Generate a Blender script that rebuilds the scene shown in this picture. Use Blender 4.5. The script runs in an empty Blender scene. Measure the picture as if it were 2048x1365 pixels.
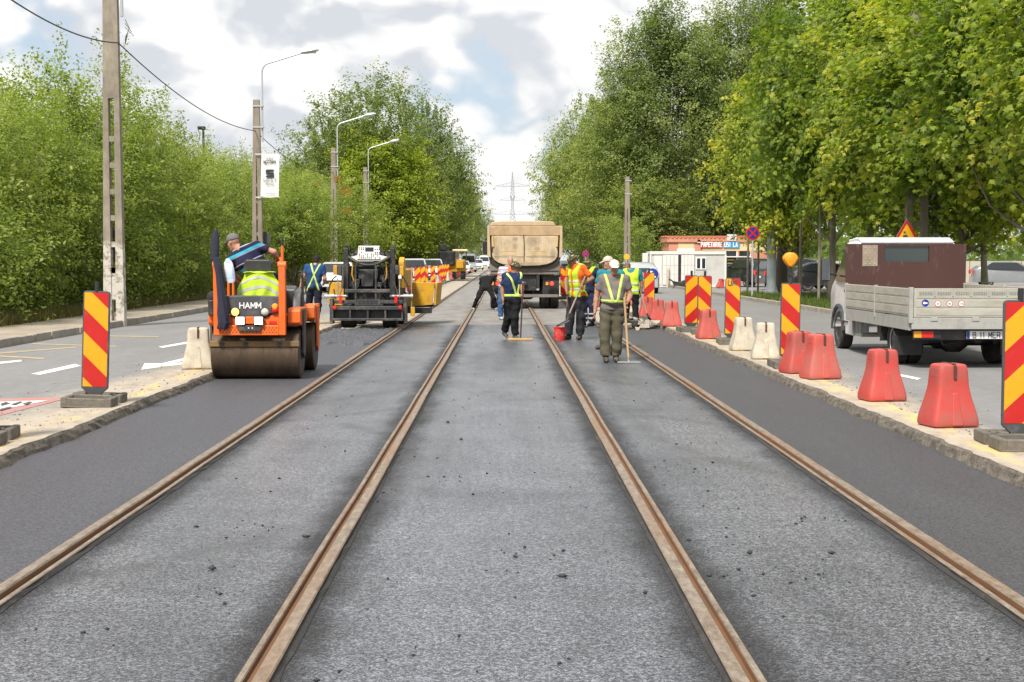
import bpy, math, random
import numpy as np
from mathutils import Vector, Matrix

random.seed(7)
rng = np.random.default_rng(7)
R = math.radians
scene = bpy.context.scene
COL = scene.collection

# ------------------------------------------------------------------ camera
FPX, HX, HY, CAMH = 3000.0, 1005.0, 520.0, 1.68     # focal length in photo pixels, vanishing point of the rails, eye height
cam_d = bpy.data.cameras.new('camera')
cam = bpy.data.objects.new('camera', cam_d)
COL.objects.link(cam)
cam.location = (0, 0, CAMH)
PITCH = math.atan((682.5 - HY) / FPX)
YAW = math.atan((1024 - HX) / FPX)
cam.rotation_euler = (R(90) - PITCH, 0, -YAW)
cam_d.sensor_fit = 'HORIZONTAL'
cam_d.sensor_width = 36.0
cam_d.lens = 36.0 * FPX / 2048.0
cam_d.clip_start = 0.1
cam_d.clip_end = 6000
scene.camera = cam
_rot = cam.rotation_euler.to_matrix()

def ray(px, py):
    return _rot @ Vector((px - 1024, 682.5 - py, -FPX))
def at(px, py, Y):
    "point of the place at distance Y seen at photo pixel px,py"
    d = ray(px, py); t = Y / d.y
    return Vector((d.x * t, Y, CAMH + d.z * t))
def ground(px, py, z=0.0):
    d = ray(px, py); t = (z - CAMH) / d.z
    return Vector((d.x * t, d.y * t, z))

# ------------------------------------------------------------------ sky, sun, exposure
SUN_EL, SUN_AZ = R(52), R(205)      # azimuth clockwise from +Y: behind the camera, to the left
world = bpy.data.worlds.new('World'); scene.world = world; world.use_nodes = True
def build_world():
    nt = world.node_tree; nt.nodes.clear()
    N = nt.nodes.new; L = nt.links.new
    out = N('ShaderNodeOutputWorld'); bg = N('ShaderNodeBackground')
    bg.inputs['Strength'].default_value = 0.10
    sky = N('ShaderNodeTexSky'); sky.sky_type = 'NISHITA'; sky.sun_disc = False
    sky.sun_elevation = SUN_EL; sky.sun_rotation = SUN_AZ; sky.dust_density = 2.0
    tc = N('ShaderNodeTexCoord')
    mp = N('ShaderNodeMapping'); mp.inputs['Scale'].default_value = (1, 1, 1.5); mp.inputs['Location'].default_value = (3.1, 0.9, 0.35)
    L(tc.outputs['Generated'], mp.inputs['Vector'])
    def noise(scale, det, rough, off=None, dist=0.0):
        n = N('ShaderNodeTexNoise'); n.inputs['Scale'].default_value = scale
        n.inputs['Detail'].default_value = det; n.inputs['Roughness'].default_value = rough
        n.inputs['Distortion'].default_value = dist
        v = mp.outputs['Vector']
        if off:
            a = N('ShaderNodeVectorMath'); a.operation = 'ADD'; a.inputs[1].default_value = off
            L(v, a.inputs[0]); v = a.outputs[0]
        L(v, n.inputs['Vector']); return n.outputs['Fac']
    def ramp(fac, stops):
        r = N('ShaderNodeValToRGB'); L(fac, r.inputs['Fac'])
        e = r.color_ramp.elements
        while len(e) < len(stops): e.new(0.5)
        for i, (p, c) in enumerate(stops):
            e[i].position = p; e[i].color = c if len(c) == 4 else (*c, 1)
        return r.outputs['Color']
    def math_(op, a, b):
        m = N('ShaderNodeMath'); m.operation = op
        for i, x in enumerate((a, b)):
            if isinstance(x, (int, float)): m.inputs[i].default_value = x
            else: L(x, m.inputs[i])
        return m.outputs[0]
    def mix(f, a, b, bt='MIX'):
        m = N('ShaderNodeMix'); m.data_type = 'RGBA'; m.blend_type = bt
        if isinstance(f, (int, float)): m.inputs['Factor'].default_value = f
        else: L(f, m.inputs['Factor'])
        for s, x in (('A', a), ('B', b)):
            k = [i for i in m.inputs if i.name == s and i.type == 'RGBA'][0]
            if isinstance(x, tuple): k.default_value = x if len(x) == 4 else (*x, 1)
            else: L(x, k)
        return [o for o in m.outputs if o.type == 'RGBA'][0]
    def puff(off):
        "rounded cauliflower heads: cell domes over a warped field"
        w = N('ShaderNodeTexNoise'); w.inputs['Scale'].default_value = 6; w.inputs['Detail'].default_value = 3
        a = N('ShaderNodeVectorMath'); a.operation = 'ADD'; a.inputs[1].default_value = off; L(mp.outputs['Vector'], a.inputs[0])
        L(a.outputs[0], w.inputs['Vector'])
        s_ = N('ShaderNodeVectorMath'); s_.operation = 'SCALE'; s_.inputs['Scale'].default_value = 0.16; L(w.outputs['Color'], s_.inputs[0])
        b = N('ShaderNodeVectorMath'); b.operation = 'ADD'; L(a.outputs[0], b.inputs[0]); L(s_.outputs[0], b.inputs[1])
        v = N('ShaderNodeTexVoronoi'); v.feature = 'F1'; v.inputs['Scale'].default_value = 11
        v.inputs['Detail'].default_value = 2; v.inputs['Roughness'].default_value = 0.45; v.inputs['Lacunarity'].default_value = 2.3
        L(b.outputs[0], v.inputs['Vector'])
        return math_('MULTIPLY', math_('SUBTRACT', 0.85, v.outputs['Distance']), 0.5)
    n1 = math_('ADD', math_('MULTIPLY', noise(7, 7, 0.50), 0.72), puff((0, 0, 0)))
    n2 = math_('ADD', math_('MULTIPLY', noise(7, 5, 0.50, (0.02, 0.0, 0.05)), 0.72), puff((0.012, 0.0, 0.03)))
    big = noise(4.2, 3, 0.45, (5.1, 2.2, 1.7))
    relief = math_('ADD', math_('MULTIPLY', math_('SUBTRACT', n1, n2), 3.0), 0.52)
    lit = math_('ADD', math_('MULTIPLY', relief, 0.52), math_('MULTIPLY', big, 0.50))
    cloud = ramp(lit, [(0.32, (4.7, 4.9, 5.25)), (0.44, (5.5, 5.62, 5.8)), (0.53, (6.5, 6.52, 6.5)), (0.66, (7.2, 7.15, 7.0))])
    cover = ramp(math_('ADD', math_('MULTIPLY', n1, 0.6), math_('MULTIPLY', noise(5.5, 4, 0.5, (1.9, 4.4, 0.3)), 0.4)),
                 [(0.270, (0, 0, 0)), (0.330, (1, 1, 1))])
    blue = mix(0.62, sky.outputs['Color'], (4.4, 5.1, 5.9))     # thin high veil over the blue
    col = mix(cover, blue, cloud)
    L(col, bg.inputs['Color']); L(bg.outputs[0], out.inputs['Surface'])
build_world()

sun_d = bpy.data.lights.new('sun', 'SUN'); sun_d.energy = 3.9; sun_d.angle = R(10); sun_d.color = (1.0, 0.94, 0.84)
sun = bpy.data.objects.new('sun', sun_d); COL.objects.link(sun)
_sd = Vector((math.sin(SUN_AZ) * math.cos(SUN_EL), math.cos(SUN_AZ) * math.cos(SUN_EL), math.sin(SUN_EL)))
sun.rotation_euler = _sd.to_track_quat('Z', 'Y').to_euler()
sun.location = (0, 0, 60)

vs = scene.view_settings
vs.view_transform = 'Standard'; vs.look = 'None'; vs.gamma = 1.0; vs.use_curve_mapping = False
vs.exposure = 0.60
scene.cycles.max_bounces = 7; scene.cycles.diffuse_bounces = 3; scene.cycles.glossy_bounces = 3
scene.cycles.transmission_bounces = 4; scene.cycles.transparent_max_bounces = 6
scene.cycles.caustics_reflective = False; scene.cycles.caustics_refractive = False

# ------------------------------------------------------------------ materials
def S(r, g, b):
    f = lambda v: (v / 255 / 12.92) if v <= 10 else ((v / 255 + 0.055) / 1.055) ** 2.4
    return (f(r), f(g), f(b))

class NT:
    "small wrapper to write node trees"
    def __init__(s, name):
        s.m = bpy.data.materials.new(name); s.m.use_nodes = True
        s.t = s.m.node_tree; s.t.nodes.clear()
        s.out = s.t.nodes.new('ShaderNodeOutputMaterial')
    def n(s, typ, **kw):
        nd = s.t.nodes.new('ShaderNode' + typ)
        for k, v in kw.items(): setattr(nd, k, v)
        return nd
    def put(s, sock, v):
        if v is None: return
        if isinstance(v, (int, float)):
            sock.default_value = v
        elif isinstance(v, (tuple, list)):
            sock.default_value = (*v, 1) if (len(v) == 3 and sock.type == 'RGBA') else v
        else: s.t.links.new(v, sock)
    def math(s, op, a, b=None, clamp=False):
        m = s.n('Math', operation=op); m.use_clamp = clamp
        s.put(m.inputs[0], a)
        if b is not None: s.put(m.inputs[1], b)
        return m.outputs[0]
    def mix(s, f, a, b, bt='MIX'):
        m = s.n('Mix', data_type='RGBA', blend_type=bt); m.clamp_factor = True
        s.put(m.inputs[0], f)
        s.put(m.inputs[6], a); s.put(m.inputs[7], b)
        return m.outputs[2]
    def obj(s): return s.n('TexCoord').outputs['Object']
    def pos(s): return s.n('NewGeometry').outputs['Position']
    def xyz(s, v):
        x = s.n('SeparateXYZ'); s.put(x.inputs[0], v); return x.outputs
    def noise(s, v, scale, det=3, rough=0.55, dist=0.0):
        n = s.n('TexNoise'); s.put(n.inputs['Vector'], v)
        n.inputs['Scale'].default_value = scale; n.inputs['Detail'].default_value = det
        n.inputs['Roughness'].default_value = rough; n.inputs['Distortion'].default_value = dist
        return n.outputs['Fac']
    def scalev(s, v, sc):
        m = s.n('Mapping'); s.put(m.inputs['Vector'], v); m.inputs['Scale'].default_value = sc
        return m.outputs[0]
    def vor(s, v, scale, feature='F1'):
        n = s.n('TexVoronoi', feature=feature); s.put(n.inputs['Vector'], v); n.inputs['Scale'].default_value = scale
        return n.outputs
    def ramp(s, f, stops):
        r = s.n('ValToRGB'); s.put(r.inputs[0], f); e = r.color_ramp.elements
        while len(e) < len(stops): e.new(0.5)
        for i, (p, c) in enumerate(stops):
            e[i].position = p
            e[i].color = (c, c, c, 1) if isinstance(c, (int, float)) else (*c, 1)
        return r.outputs[0]
    def bump(s, h, strength, dist=0.01):
        b = s.n('Bump'); b.inputs['Strength'].default_value = strength; b.inputs['Distance'].default_value = dist
        s.put(b.inputs['Height'], h); return b.outputs[0]
    def bsdf(s, col, rough=0.6, metal=0.0, normal=None, spec=0.5, coat=0.0, alpha=None, emit=None, estr=0.0):
        p = s.n('BsdfPrincipled')
        s.put(p.inputs['Base Color'], col); s.put(p.inputs['Roughness'], rough); s.put(p.inputs['Metallic'], metal)
        s.put(p.inputs['Specular IOR Level'], spec)
        if coat: s.put(p.inputs['Coat Weight'], coat); p.inputs['Coat Roughness'].default_value = 0.1
        if normal is not None: s.put(p.inputs['Normal'], normal)
        if emit is not None: s.put(p.inputs['Emission Color'], emit); s.put(p.inputs['Emission Strength'], estr)
        return p.outputs[0]
    def done(s, sh):
        s.t.links.new(sh, s.out.inputs['Surface']); return s.m

def mat(name, col, rough=0.55, metal=0.0, var=0.14, scale=5.0, dirt=None, amt=0.4, dscale=2.5, bump=0.0, bscale=40.0, spec=0.5, coat=0.0, stretch=(1, 1, 1)):
    t = NT(name); o = t.obj()
    inf = t.n('ObjectInfo')
    sh = t.n('VectorMath', operation='ADD'); t.put(sh.inputs[0], o)
    cb = t.n('CombineXYZ'); t.put(cb.inputs[0], t.math('MULTIPLY', inf.outputs['Random'], 17.0)); t.put(cb.inputs[1], t.math('MULTIPLY', inf.outputs['Random'], 5.0))
    t.put(sh.inputs[1], cb.outputs[0]); v = t.scalev(sh.outputs[0], stretch)
    n = t.noise(v, scale, 4, 0.6)
    f = t.math('ADD', t.math('MULTIPLY', t.math('SUBTRACT', n, 0.5), 2 * var), 1.0)
    c = t.n('VectorMath', operation='SCALE'); c.inputs[0].default_value = col; t.put(c.inputs['Scale'], f)
    c = c.outputs[0]
    r = rough
    if dirt is not None:
        d = t.ramp(t.noise(v, dscale, 6, 0.68), [(0.62 - amt * 0.42, 0.0), (0.80 - amt * 0.25, 1.0)])
        c = t.mix(t.math('MULTIPLY', d, min(1.0, 0.45 + amt * 0.6)), c, dirt)
        r = t.math('ADD', rough, t.math('MULTIPLY', d, 0.9 * (0.85 - rough)))
    nm = t.bump(t.noise(v, bscale, 4, 0.6), bump, 0.02) if bump else None
    return t.done(t.bsdf(c, r, metal, nm, spec, coat))

# ------------------------------------------------------------------ mesh helpers
def link(o, parent=None):
    COL.objects.link(o)
    if parent is not None: o.parent = parent
    return o
def tag(o, label=None, cat=None, group=None, kind=None):
    if label: o['label'] = label
    if cat: o['category'] = cat
    if group: o['group'] = group
    if kind: o['kind'] = kind
    return o
def thing(name, label, cat, loc=(0, 0, 0), rz=0.0, group=None):
    o = bpy.data.objects.new(name, None); o.empty_display_size = 0.2
    COL.objects.link(o); o.location = loc; o.rotation_euler = (0, 0, rz)
    return tag(o, label, cat, group)
def np_mesh(name, v, f, smooth=False, uniform=None):
    "mesh from numpy arrays; f is (n,k)"
    me = bpy.data.meshes.new(name); v = np.asarray(v, np.float32); f = np.asarray(f, np.int32)
    k = f.shape[1]
    me.vertices.add(len(v)); me.vertices.foreach_set('co', v.ravel())
    me.loops.add(f.size); me.loops.foreach_set('vertex_index', f.ravel())
    me.polygons.add(len(f)); me.polygons.foreach_set('loop_start', np.arange(0, f.size, k, dtype=np.int32))
    me.polygons.foreach_set('loop_total', np.full(len(f), k, np.int32))
    if smooth: me.polygons.foreach_set('use_smooth', np.ones(len(f), bool))
    me.update(calc_edges=True); me.validate()
    return me
def copy_tree(o, parent=None):
    c = o.copy(); COL.objects.link(c); c.parent = parent
    for ch in list(o.children): copy_tree(ch, c)
    return c

class MB:
    "collects shapes, then links them as one mesh object"
    def __init__(s): s.v = []; s.f = []
    def add(s, vs, fs):
        b = len(s.v); s.v += [tuple(p) for p in vs]; s.f += [tuple(i + b for i in q) for q in fs]; return s
    def box(s, x0, x1, y0, y1, z0, z1):
        return s.add([(x0, y0, z0), (x1, y0, z0), (x1, y1, z0), (x0, y1, z0), (x0, y0, z1), (x1, y0, z1), (x1, y1, z1), (x0, y1, z1)],
                     [(3, 2, 1, 0), (4, 5, 6, 7), (0, 1, 5, 4), (1, 2, 6, 5), (2, 3, 7, 6), (3, 0, 4, 7)])
    def hexa(s, p):       # 8 corners, same order as box
        return s.add(p, [(3, 2, 1, 0), (4, 5, 6, 7), (0, 1, 5, 4), (1, 2, 6, 5), (2, 3, 7, 6), (3, 0, 4, 7)])
    def bar(s, a, b, w, h=None, up=(0, 0, 1)):
        a, b = Vector(a), Vector(b); h = h or w; d = (b - a).normalized(); u = Vector(up)
        if abs(d.dot(u)) > 0.98: u = Vector((0, 1, 0))
        x = d.cross(u).normalized() * (w / 2); z = x.cross(d).normalized() * (h / 2)
        return s.hexa([a - x - z, a + x - z, b + x - z, b - x - z, a - x + z, a + x + z, b + x + z, b - x + z])
    def tube(s, pts, r, n=8, caps=True):
        pts = [Vector(p) for p in pts]; rs = r if isinstance(r, (list, tuple)) else [r] * len(pts)
        base = len(s.v); prev = None
        for i, p in enumerate(pts):
            d = (pts[min(i + 1, len(pts) - 1)] - pts[max(i - 1, 0)]).normalized()
            u = prev if prev is not None else (Vector((0, 0, 1)) if abs(d.z) < 0.9 else Vector((1, 0, 0)))
            x = u - d * u.dot(d)
            if x.length < 1e-4: x = d.orthogonal()
            x.normalize(); y = d.cross(x); prev = x
            for k in range(n):
                a = 2 * math.pi * k / n
                s.v.append(tuple(p + (x * math.cos(a) + y * math.sin(a)) * rs[i]))
        for i in range(len(pts) - 1):
            for k in range(n):
                k2 = (k + 1) % n; b = base + i * n; c = b + n
                s.f.append((b + k, b + k2, c + k2, c + k))
        if caps:
            s.f.append(tuple(base + k for k in reversed(range(n)))); e = base + (len(pts) - 1) * n
            s.f.append(tuple(e + k for k in range(n)))
        return s
    def cyl(s, a, b, r, n=16): return s.tube([a, b], r, n)
    def prism(s, poly, axis, a, b):
        "poly in the other two axes (in xyz order), extruded along axis from a to b"
        def P(u, v, w): return {'x': (w, u, v), 'y': (u, w, v), 'z': (u, v, w)}[axis]
        n = len(poly)
        vs = [P(u, v, a) for u, v in poly] + [P(u, v, b) for u, v in poly]
        return s.add(vs, [tuple(reversed(range(n))), tuple(range(n, 2 * n))] + [(i, (i + 1) % n, n + (i + 1) % n, n + i) for i in range(n)])
    def lathe(s, prof, n=16, o=(0, 0, 0), axis='z'):
        base = len(s.v)
        for r, h in prof:
            for k in range(n):
                a = 2 * math.pi * k / n; c, d = r * math.cos(a), r * math.sin(a)
                p = {'z': (c, d, h), 'x': (h, c, d), 'y': (c, h, d)}[axis]
                s.v.append((p[0] + o[0], p[1] + o[1], p[2] + o[2]))
        for i in range(len(prof) - 1):
            for k in range(n):
                k2 = (k + 1) % n; b = base + i * n; c = b + n
                s.f.append((b + k, b + k2, c + k2, c + k))
        s.f.append(tuple(base + k for k in reversed(range(n)))); e = base + (len(prof) - 1) * n
        s.f.append(tuple(e + k for k in range(n)))
        return s
    def grid(s, fn, nu, nv, closed_u=False):
        base = len(s.v)
        for j in range(nv + 1):
            for i in range(nu + (0 if closed_u else 1)):
                s.v.append(tuple(fn(i / nu, j / nv)))
        w = nu if closed_u else nu + 1
        for j in range(nv):
            for i in range(nu):
                i2 = (i + 1) % w
                s.f.append((base + j * w + i, base + j * w + i2, base + (j + 1) * w + i2, base + (j + 1) * w + i))
        return s
    def loft(s, rings, caps=True):
        n = len(rings[0]); base = len(s.v)
        for r in rings: s.v += [tuple(p) for p in r]
        for j in range(len(rings) - 1):
            for i in range(n):
                i2 = (i + 1) % n; b = base + j * n
                s.f.append((b + i, b + i2, b + n + i2, b + n + i))
        if caps:
            s.f.append(tuple(base + k for k in reversed(range(n)))); e = base + (len(rings) - 1) * n
            s.f.append(tuple(e + k for k in range(n)))
        return s
    def xf(s, M):
        s.v = [tuple(M @ Vector(p)) for p in s.v]; return s
    def build(s, name, m, parent=None, bevel=0.0, smooth=None, seg=2, solid=0.0):
        me = bpy.data.meshes.new(name); me.from_pydata(s.v, [], s.f)
        import bmesh
        bm = bmesh.new(); bm.from_mesh(me); bmesh.ops.recalc_face_normals(bm, faces=bm.faces); bm.to_mesh(me); bm.free()
        me.materials.append(m)
        o = bpy.data.objects.new(name, me); link(o, parent)
        if smooth or (smooth is None and bevel):
            for p in me.polygons: p.use_smooth = True
            try: me.set_sharp_from_angle(angle=R(38))
            except Exception: pass
        if solid:
            q = o.modifiers.new('solid', 'SOLIDIFY'); q.thickness = solid; q.offset = 0
        if bevel:
            b = o.modifiers.new('bevel', 'BEVEL'); b.width = bevel; b.segments = seg; b.limit_method = 'ANGLE'; b.angle_limit = R(35)
            b.harden_normals = True
        return o

def text(s, size, m, parent, loc, rot=(R(90), 0, 0), depth=0.002, align='CENTER', bold=0.0, name='lettering', sx=1.0):
    cu = bpy.data.curves.new(name, 'FONT'); cu.body = s; cu.size = size; cu.extrude = depth / 2
    cu.align_x = align; cu.align_y = 'CENTER'; cu.offset = bold * size; cu.resolution_u = 3
    tmp = bpy.data.objects.new(name, cu); COL.objects.link(tmp)
    bpy.context.view_layer.update()
    me = bpy.data.meshes.new_from_object(tmp.evaluated_get(bpy.context.evaluated_depsgraph_get()))
    bpy.data.objects.remove(tmp); bpy.data.curves.remove(cu)
    me.materials.clear(); me.materials.append(m)
    o = bpy.data.objects.new(name, me); link(o, parent)
    o.location = loc; o.rotation_euler = rot; o.scale = (sx, 1, 1)
    return o
STROKES = {'H': [[(0, 0), (0, 1)], [(1, 0), (1, 1)], [(0, .5), (1, .5)]], 'A': [[(0, 0), (.5, 1)], [(.5, 1), (1, 0)], [(.2, .33), (.8, .33)]], 'M': [[(0, 0), (0, 1)], [(0, 1), (.5, .3)], [(.5, .3), (1, 1)], [(1, 1), (1, 0)]],
    'U': [[(0, 1), (0, .15)], [(0, .15), (.2, 0)], [(.2, 0), (.8, 0)], [(.8, 0), (1, .15)], [(1, .15), (1, 1)]], 'P': [[(0, 0), (0, 1)], [(0, 1), (.8, 1)], [(.8, 1), (1, .8)], [(1, .8), (.8, .48)], [(.8, .48), (0, .48)]],
    'R': [[(0, 0), (0, 1)], [(0, 1), (.8, 1)], [(.8, 1), (1, .8)], [(1, .8), (.8, .48)], [(.8, .48), (0, .48)], [(.5, .48), (1, 0)]], 'E': [[(0, 0), (0, 1)], [(0, 1), (1, 1)], [(0, .5), (.8, .5)], [(0, 0), (1, 0)]], 'T': [[(.5, 0), (.5, 1)], [(0, 1), (1, 1)]],
    'I': [[(.5, 0), (.5, 1)]], '1': [[(.55, 0), (.55, 1)], [(.2, .75), (.55, 1)]], 'L': [[(0, 1), (0, 0)], [(0, 0), (1, 0)]], 'N': [[(0, 0), (0, 1)], [(0, 1), (1, 0)], [(1, 0), (1, 1)]], 'W': [[(0, 1), (.25, 0)], [(.25, 0), (.5, .7)], [(.5, .7), (.75, 0)], [(.75, 0), (1, 1)]],
    'S': [[(1, .9), (.8, 1)], [(.8, 1), (.15, 1)], [(.15, 1), (0, .75)], [(0, .75), (.15, .53)], [(.15, .53), (.85, .47)], [(.85, .47), (1, .25)], [(1, .25), (.85, 0)], [(.85, 0), (0, 0)]], 'O': [[(.2, 0), (.8, 0)], [(.8, 0), (1, .25)], [(1, .25), (1, .75)], [(1, .75), (.8, 1)], [(.8, 1), (.2, 1)], [(.2, 1), (0, .75)], [(0, .75), (0, .25)], [(0, .25), (.2, 0)]],
    'B': [[(0, 0), (0, 1)], [(0, 1), (.75, 1)], [(.75, 1), (.95, .78)], [(.95, .78), (.75, .52)], [(0, .52), (.8, .52)], [(.8, .52), (1, .26)], [(1, .26), (.8, 0)], [(.8, 0), (0, 0)]]}
def block_text(s, h, m, parent, loc, w=.62, gap=.30, weight=.17, lean=0.0):
    "bold capitals, one small mesh per letter, facing -Y and centred on loc"
    adv = [(.55 if c == ' ' else (.30 if c in 'I1' else w) + gap) * h for c in s]; x = loc[0] - (sum(adv) - gap * h) / 2
    for c, a in zip(s, adv):
        if c != ' ':
            mb = MB(); lw = a - gap * h
            for k, (p, q) in enumerate(STROKES[c]):
                P = Vector((x + p[0] * lw, 0, (p[1] - .5) * h)); Q = Vector((x + q[0] * lw, 0, (q[1] - .5) * h)); d = (Q - P).normalized() * (weight * h * .42)
                n = Vector((-d.z, 0, d.x)).normalized() * (weight * h / 2); y = loc[1] - .0012 * k * (1 if h < 1 else 1); P -= d; Q += d
                P.z += loc[2]; Q.z += loc[2]
                mb.add([(v.x, y + lean * (v.z - loc[2]), v.z) for v in (P - n, Q - n, Q + n, P + n)], [(0, 1, 2, 3)])
            mb.build('letter', m, parent)
        x += a
ORD = ['first', 'second', 'third', 'fourth', 'fifth', 'sixth', 'seventh', 'eighth', 'ninth', 'tenth', 'eleventh', 'twelfth',
       'thirteenth', 'fourteenth', 'fifteenth', 'sixteenth', 'seventeenth', 'eighteenth', 'nineteenth', 'twentieth',
       'twenty-first', 'twenty-second', 'twenty-third', 'twenty-fourth', 'twenty-fifth', 'twenty-sixth', 'twenty-seventh', 'twenty-eighth', 'twenty-ninth', 'thirtieth']
# ------------------------------------------------------------------ ground materials
RAILS = [-2.48, -0.98, 0.965, 2.47]
def asphalt_track():
    t = NT('track_asphalt'); p = t.pos(); x, y, z = t.xyz(p)
    g = t.noise(p, 150, 5, 0.75); st = t.vor(p, 105)['Color']; sv = t.xyz(st)[0]
    fine = t.noise(p, 26, 4, 0.65)
    patch = t.noise(t.scalev(p, (1.0, 0.30, 1)), 0.75, 5, 0.62, 0.6)
    streak = t.noise(t.scalev(p, (0.5, 1.6, 1)), 1.6, 4, 0.6, 1.2)
    h = t.math('ADD', t.math('MULTIPLY', g, 0.55), t.math('ADD', t.math('MULTIPLY', sv, 0.28), t.math('MULTIPLY', fine, 0.3)))
    c = t.ramp(h, [(0.40, (0.007, 0.007, 0.009)), (0.500, (0.029, 0.031, 0.037)), (0.59, (0.080, 0.086, 0.102)), (0.73, (0.225, 0.24, 0.275))])
    tyre = t.noise(t.scalev(p, (5.0, 0.10, 1)), 1.0, 4, 0.6, 0.35); smear = t.noise(t.scalev(p, (0.35, 2.2, 1)), 1.0, 5, 0.65, 0.5)
    k = t.math('ADD', t.math('MULTIPLY', patch, 2.3), t.math('ADD', -0.90, t.math('ADD', t.math('MULTIPLY', streak, 0.45), t.math('ADD', t.math('MULTIPLY', tyre, 0.45), t.math('MULTIPLY', smear, 0.80)))))
    sc = t.n('VectorMath', operation='SCALE'); t.put(sc.inputs[0], c); t.put(sc.inputs['Scale'], k); c = sc.outputs[0]
    # bitumen pressed along the rails
    d = None
    for r in RAILS:
        q = t.math('ABSOLUTE', t.math('SUBTRACT', x, r)); d = q if d is None else t.math('MINIMUM', d, q)
    e = t.math('SUBTRACT', t.math('ADD', t.math('MULTIPLY', t.math('SUBTRACT', g, 0.5), 0.85), t.math('ADD', 0.10, t.math('MULTIPLY', t.noise(t.scalev(p, (1, 0.45, 1)), 2.2, 6, 0.75), 0.36))), d)
    e = t.math('MULTIPLY', e, 6.0, True)
    c = t.mix(t.math('MULTIPLY', e, 0.82), c, (0.020, 0.019, 0.018))
    # old milled surface past the fresh mat
    far = t.math('MULTIPLY', t.math('SUBTRACT', t.math('ADD', y, t.math('MULTIPLY', t.noise(p, 0.8, 4), 3.0)), 40.2), 1.5, True)
    old = t.ramp(t.noise(t.scalev(p, (1, 0.4, 1)), 2.2, 6, 0.7), [(0.3, (0.12, 0.115, 0.11)), (0.7, (0.27, 0.25, 0.23))])
    c = t.mix(far, c, old)
    # pale mineral dust spilled here and there
    du = t.ramp(t.noise(t.scalev(p, (1.2, 0.8, 1)), 1.15, 6, 0.7, 0.3), [(0.70, 0.0), (0.78, 1.0)])
    c = t.mix(t.math('MULTIPLY', du, 0.6), c, (0.42, 0.36, 0.28))
    # damp sweeping wheel marks
    arcs = None
    for cx, cy, rr_, w in ((-9.0, 22.0, 8.1, .22), (-9.0, 22.0, 9.3, .16), (-14.5, 27.0, 14.2, .20), (8.5, 20.5, 8.2, .18), (12.0, 24.0, 11.0, .22), (-7.0, 12.0, 6.3, .18), (9.0, 15.0, 7.6, .20), (4.5, 30.0, 4.6, .2), (2.0, 26.0, 1.6, .2)):
        dd = t.math('SQRT', t.math('ADD', t.math('POWER', t.math('SUBTRACT', x, cx), 2.0), t.math('POWER', t.math('SUBTRACT', y, cy), 2.0)))
        q = t.math('SUBTRACT', 1.0, t.math('DIVIDE', t.math('ABSOLUTE', t.math('SUBTRACT', dd, rr_)), w), True); arcs = q if arcs is None else t.math('MAXIMUM', arcs, q)
    arcs = t.math('MULTIPLY', arcs, t.ramp(t.noise(p, 1.3, 5, 0.6), [(0.35, 0.0), (0.6, 1.0)]))
    c = t.mix(t.math('MULTIPLY', arcs, 0.62), c, (0.030, 0.030, 0.032))
    ro = t.math('ADD', t.math('SUBTRACT', 0.545, t.math('ADD', t.math('MULTIPLY', patch, 0.28), t.math('MULTIPLY', tyre, 0.16))), t.math('MULTIPLY', far, 0.3))
    nm = t.bump(h, 0.38, 0.009)
    ro = t.math('ADD', ro, t.math('MULTIPLY', e, 0.32), True)
    sp = t.math('SUBTRACT', 0.78, t.math('MULTIPLY', e, 0.55))
    return t.done(t.bsdf(c, ro, 0, nm, sp))
def asphalt_lane(name, dark, light, grain=75):
    t = NT(name); p = t.pos()
    g = t.noise(p, grain, 5, 0.8); fi = t.noise(p, 34, 4, 0.65); pa = t.noise(t.scalev(p, (1.4, 0.25, 1)), 1.1, 5, 0.65, 0.4)
    h = t.math('ADD', t.math('MULTIPLY', g, 0.7), t.math('MULTIPLY', fi, 0.3))
    c = t.ramp(h, [(0.40, tuple(v * .6 for v in dark)), (0.50, tuple((a + b) / 2 for a, b in zip(dark, light))), (0.60, light), (0.72, tuple(min(1, v * 2.4) for v in light))])
    sc = t.n('VectorMath', operation='SCALE'); t.put(sc.inputs[0], c); t.put(sc.inputs['Scale'], t.math('ADD', 0.72, t.math('MULTIPLY', pa, 0.56)))
    return t.done(t.bsdf(sc.outputs[0], t.math('ADD', 0.45, t.math('MULTIPLY', pa, 0.3)), 0, t.bump(h, 0.8, 0.010), 0.5))
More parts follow.
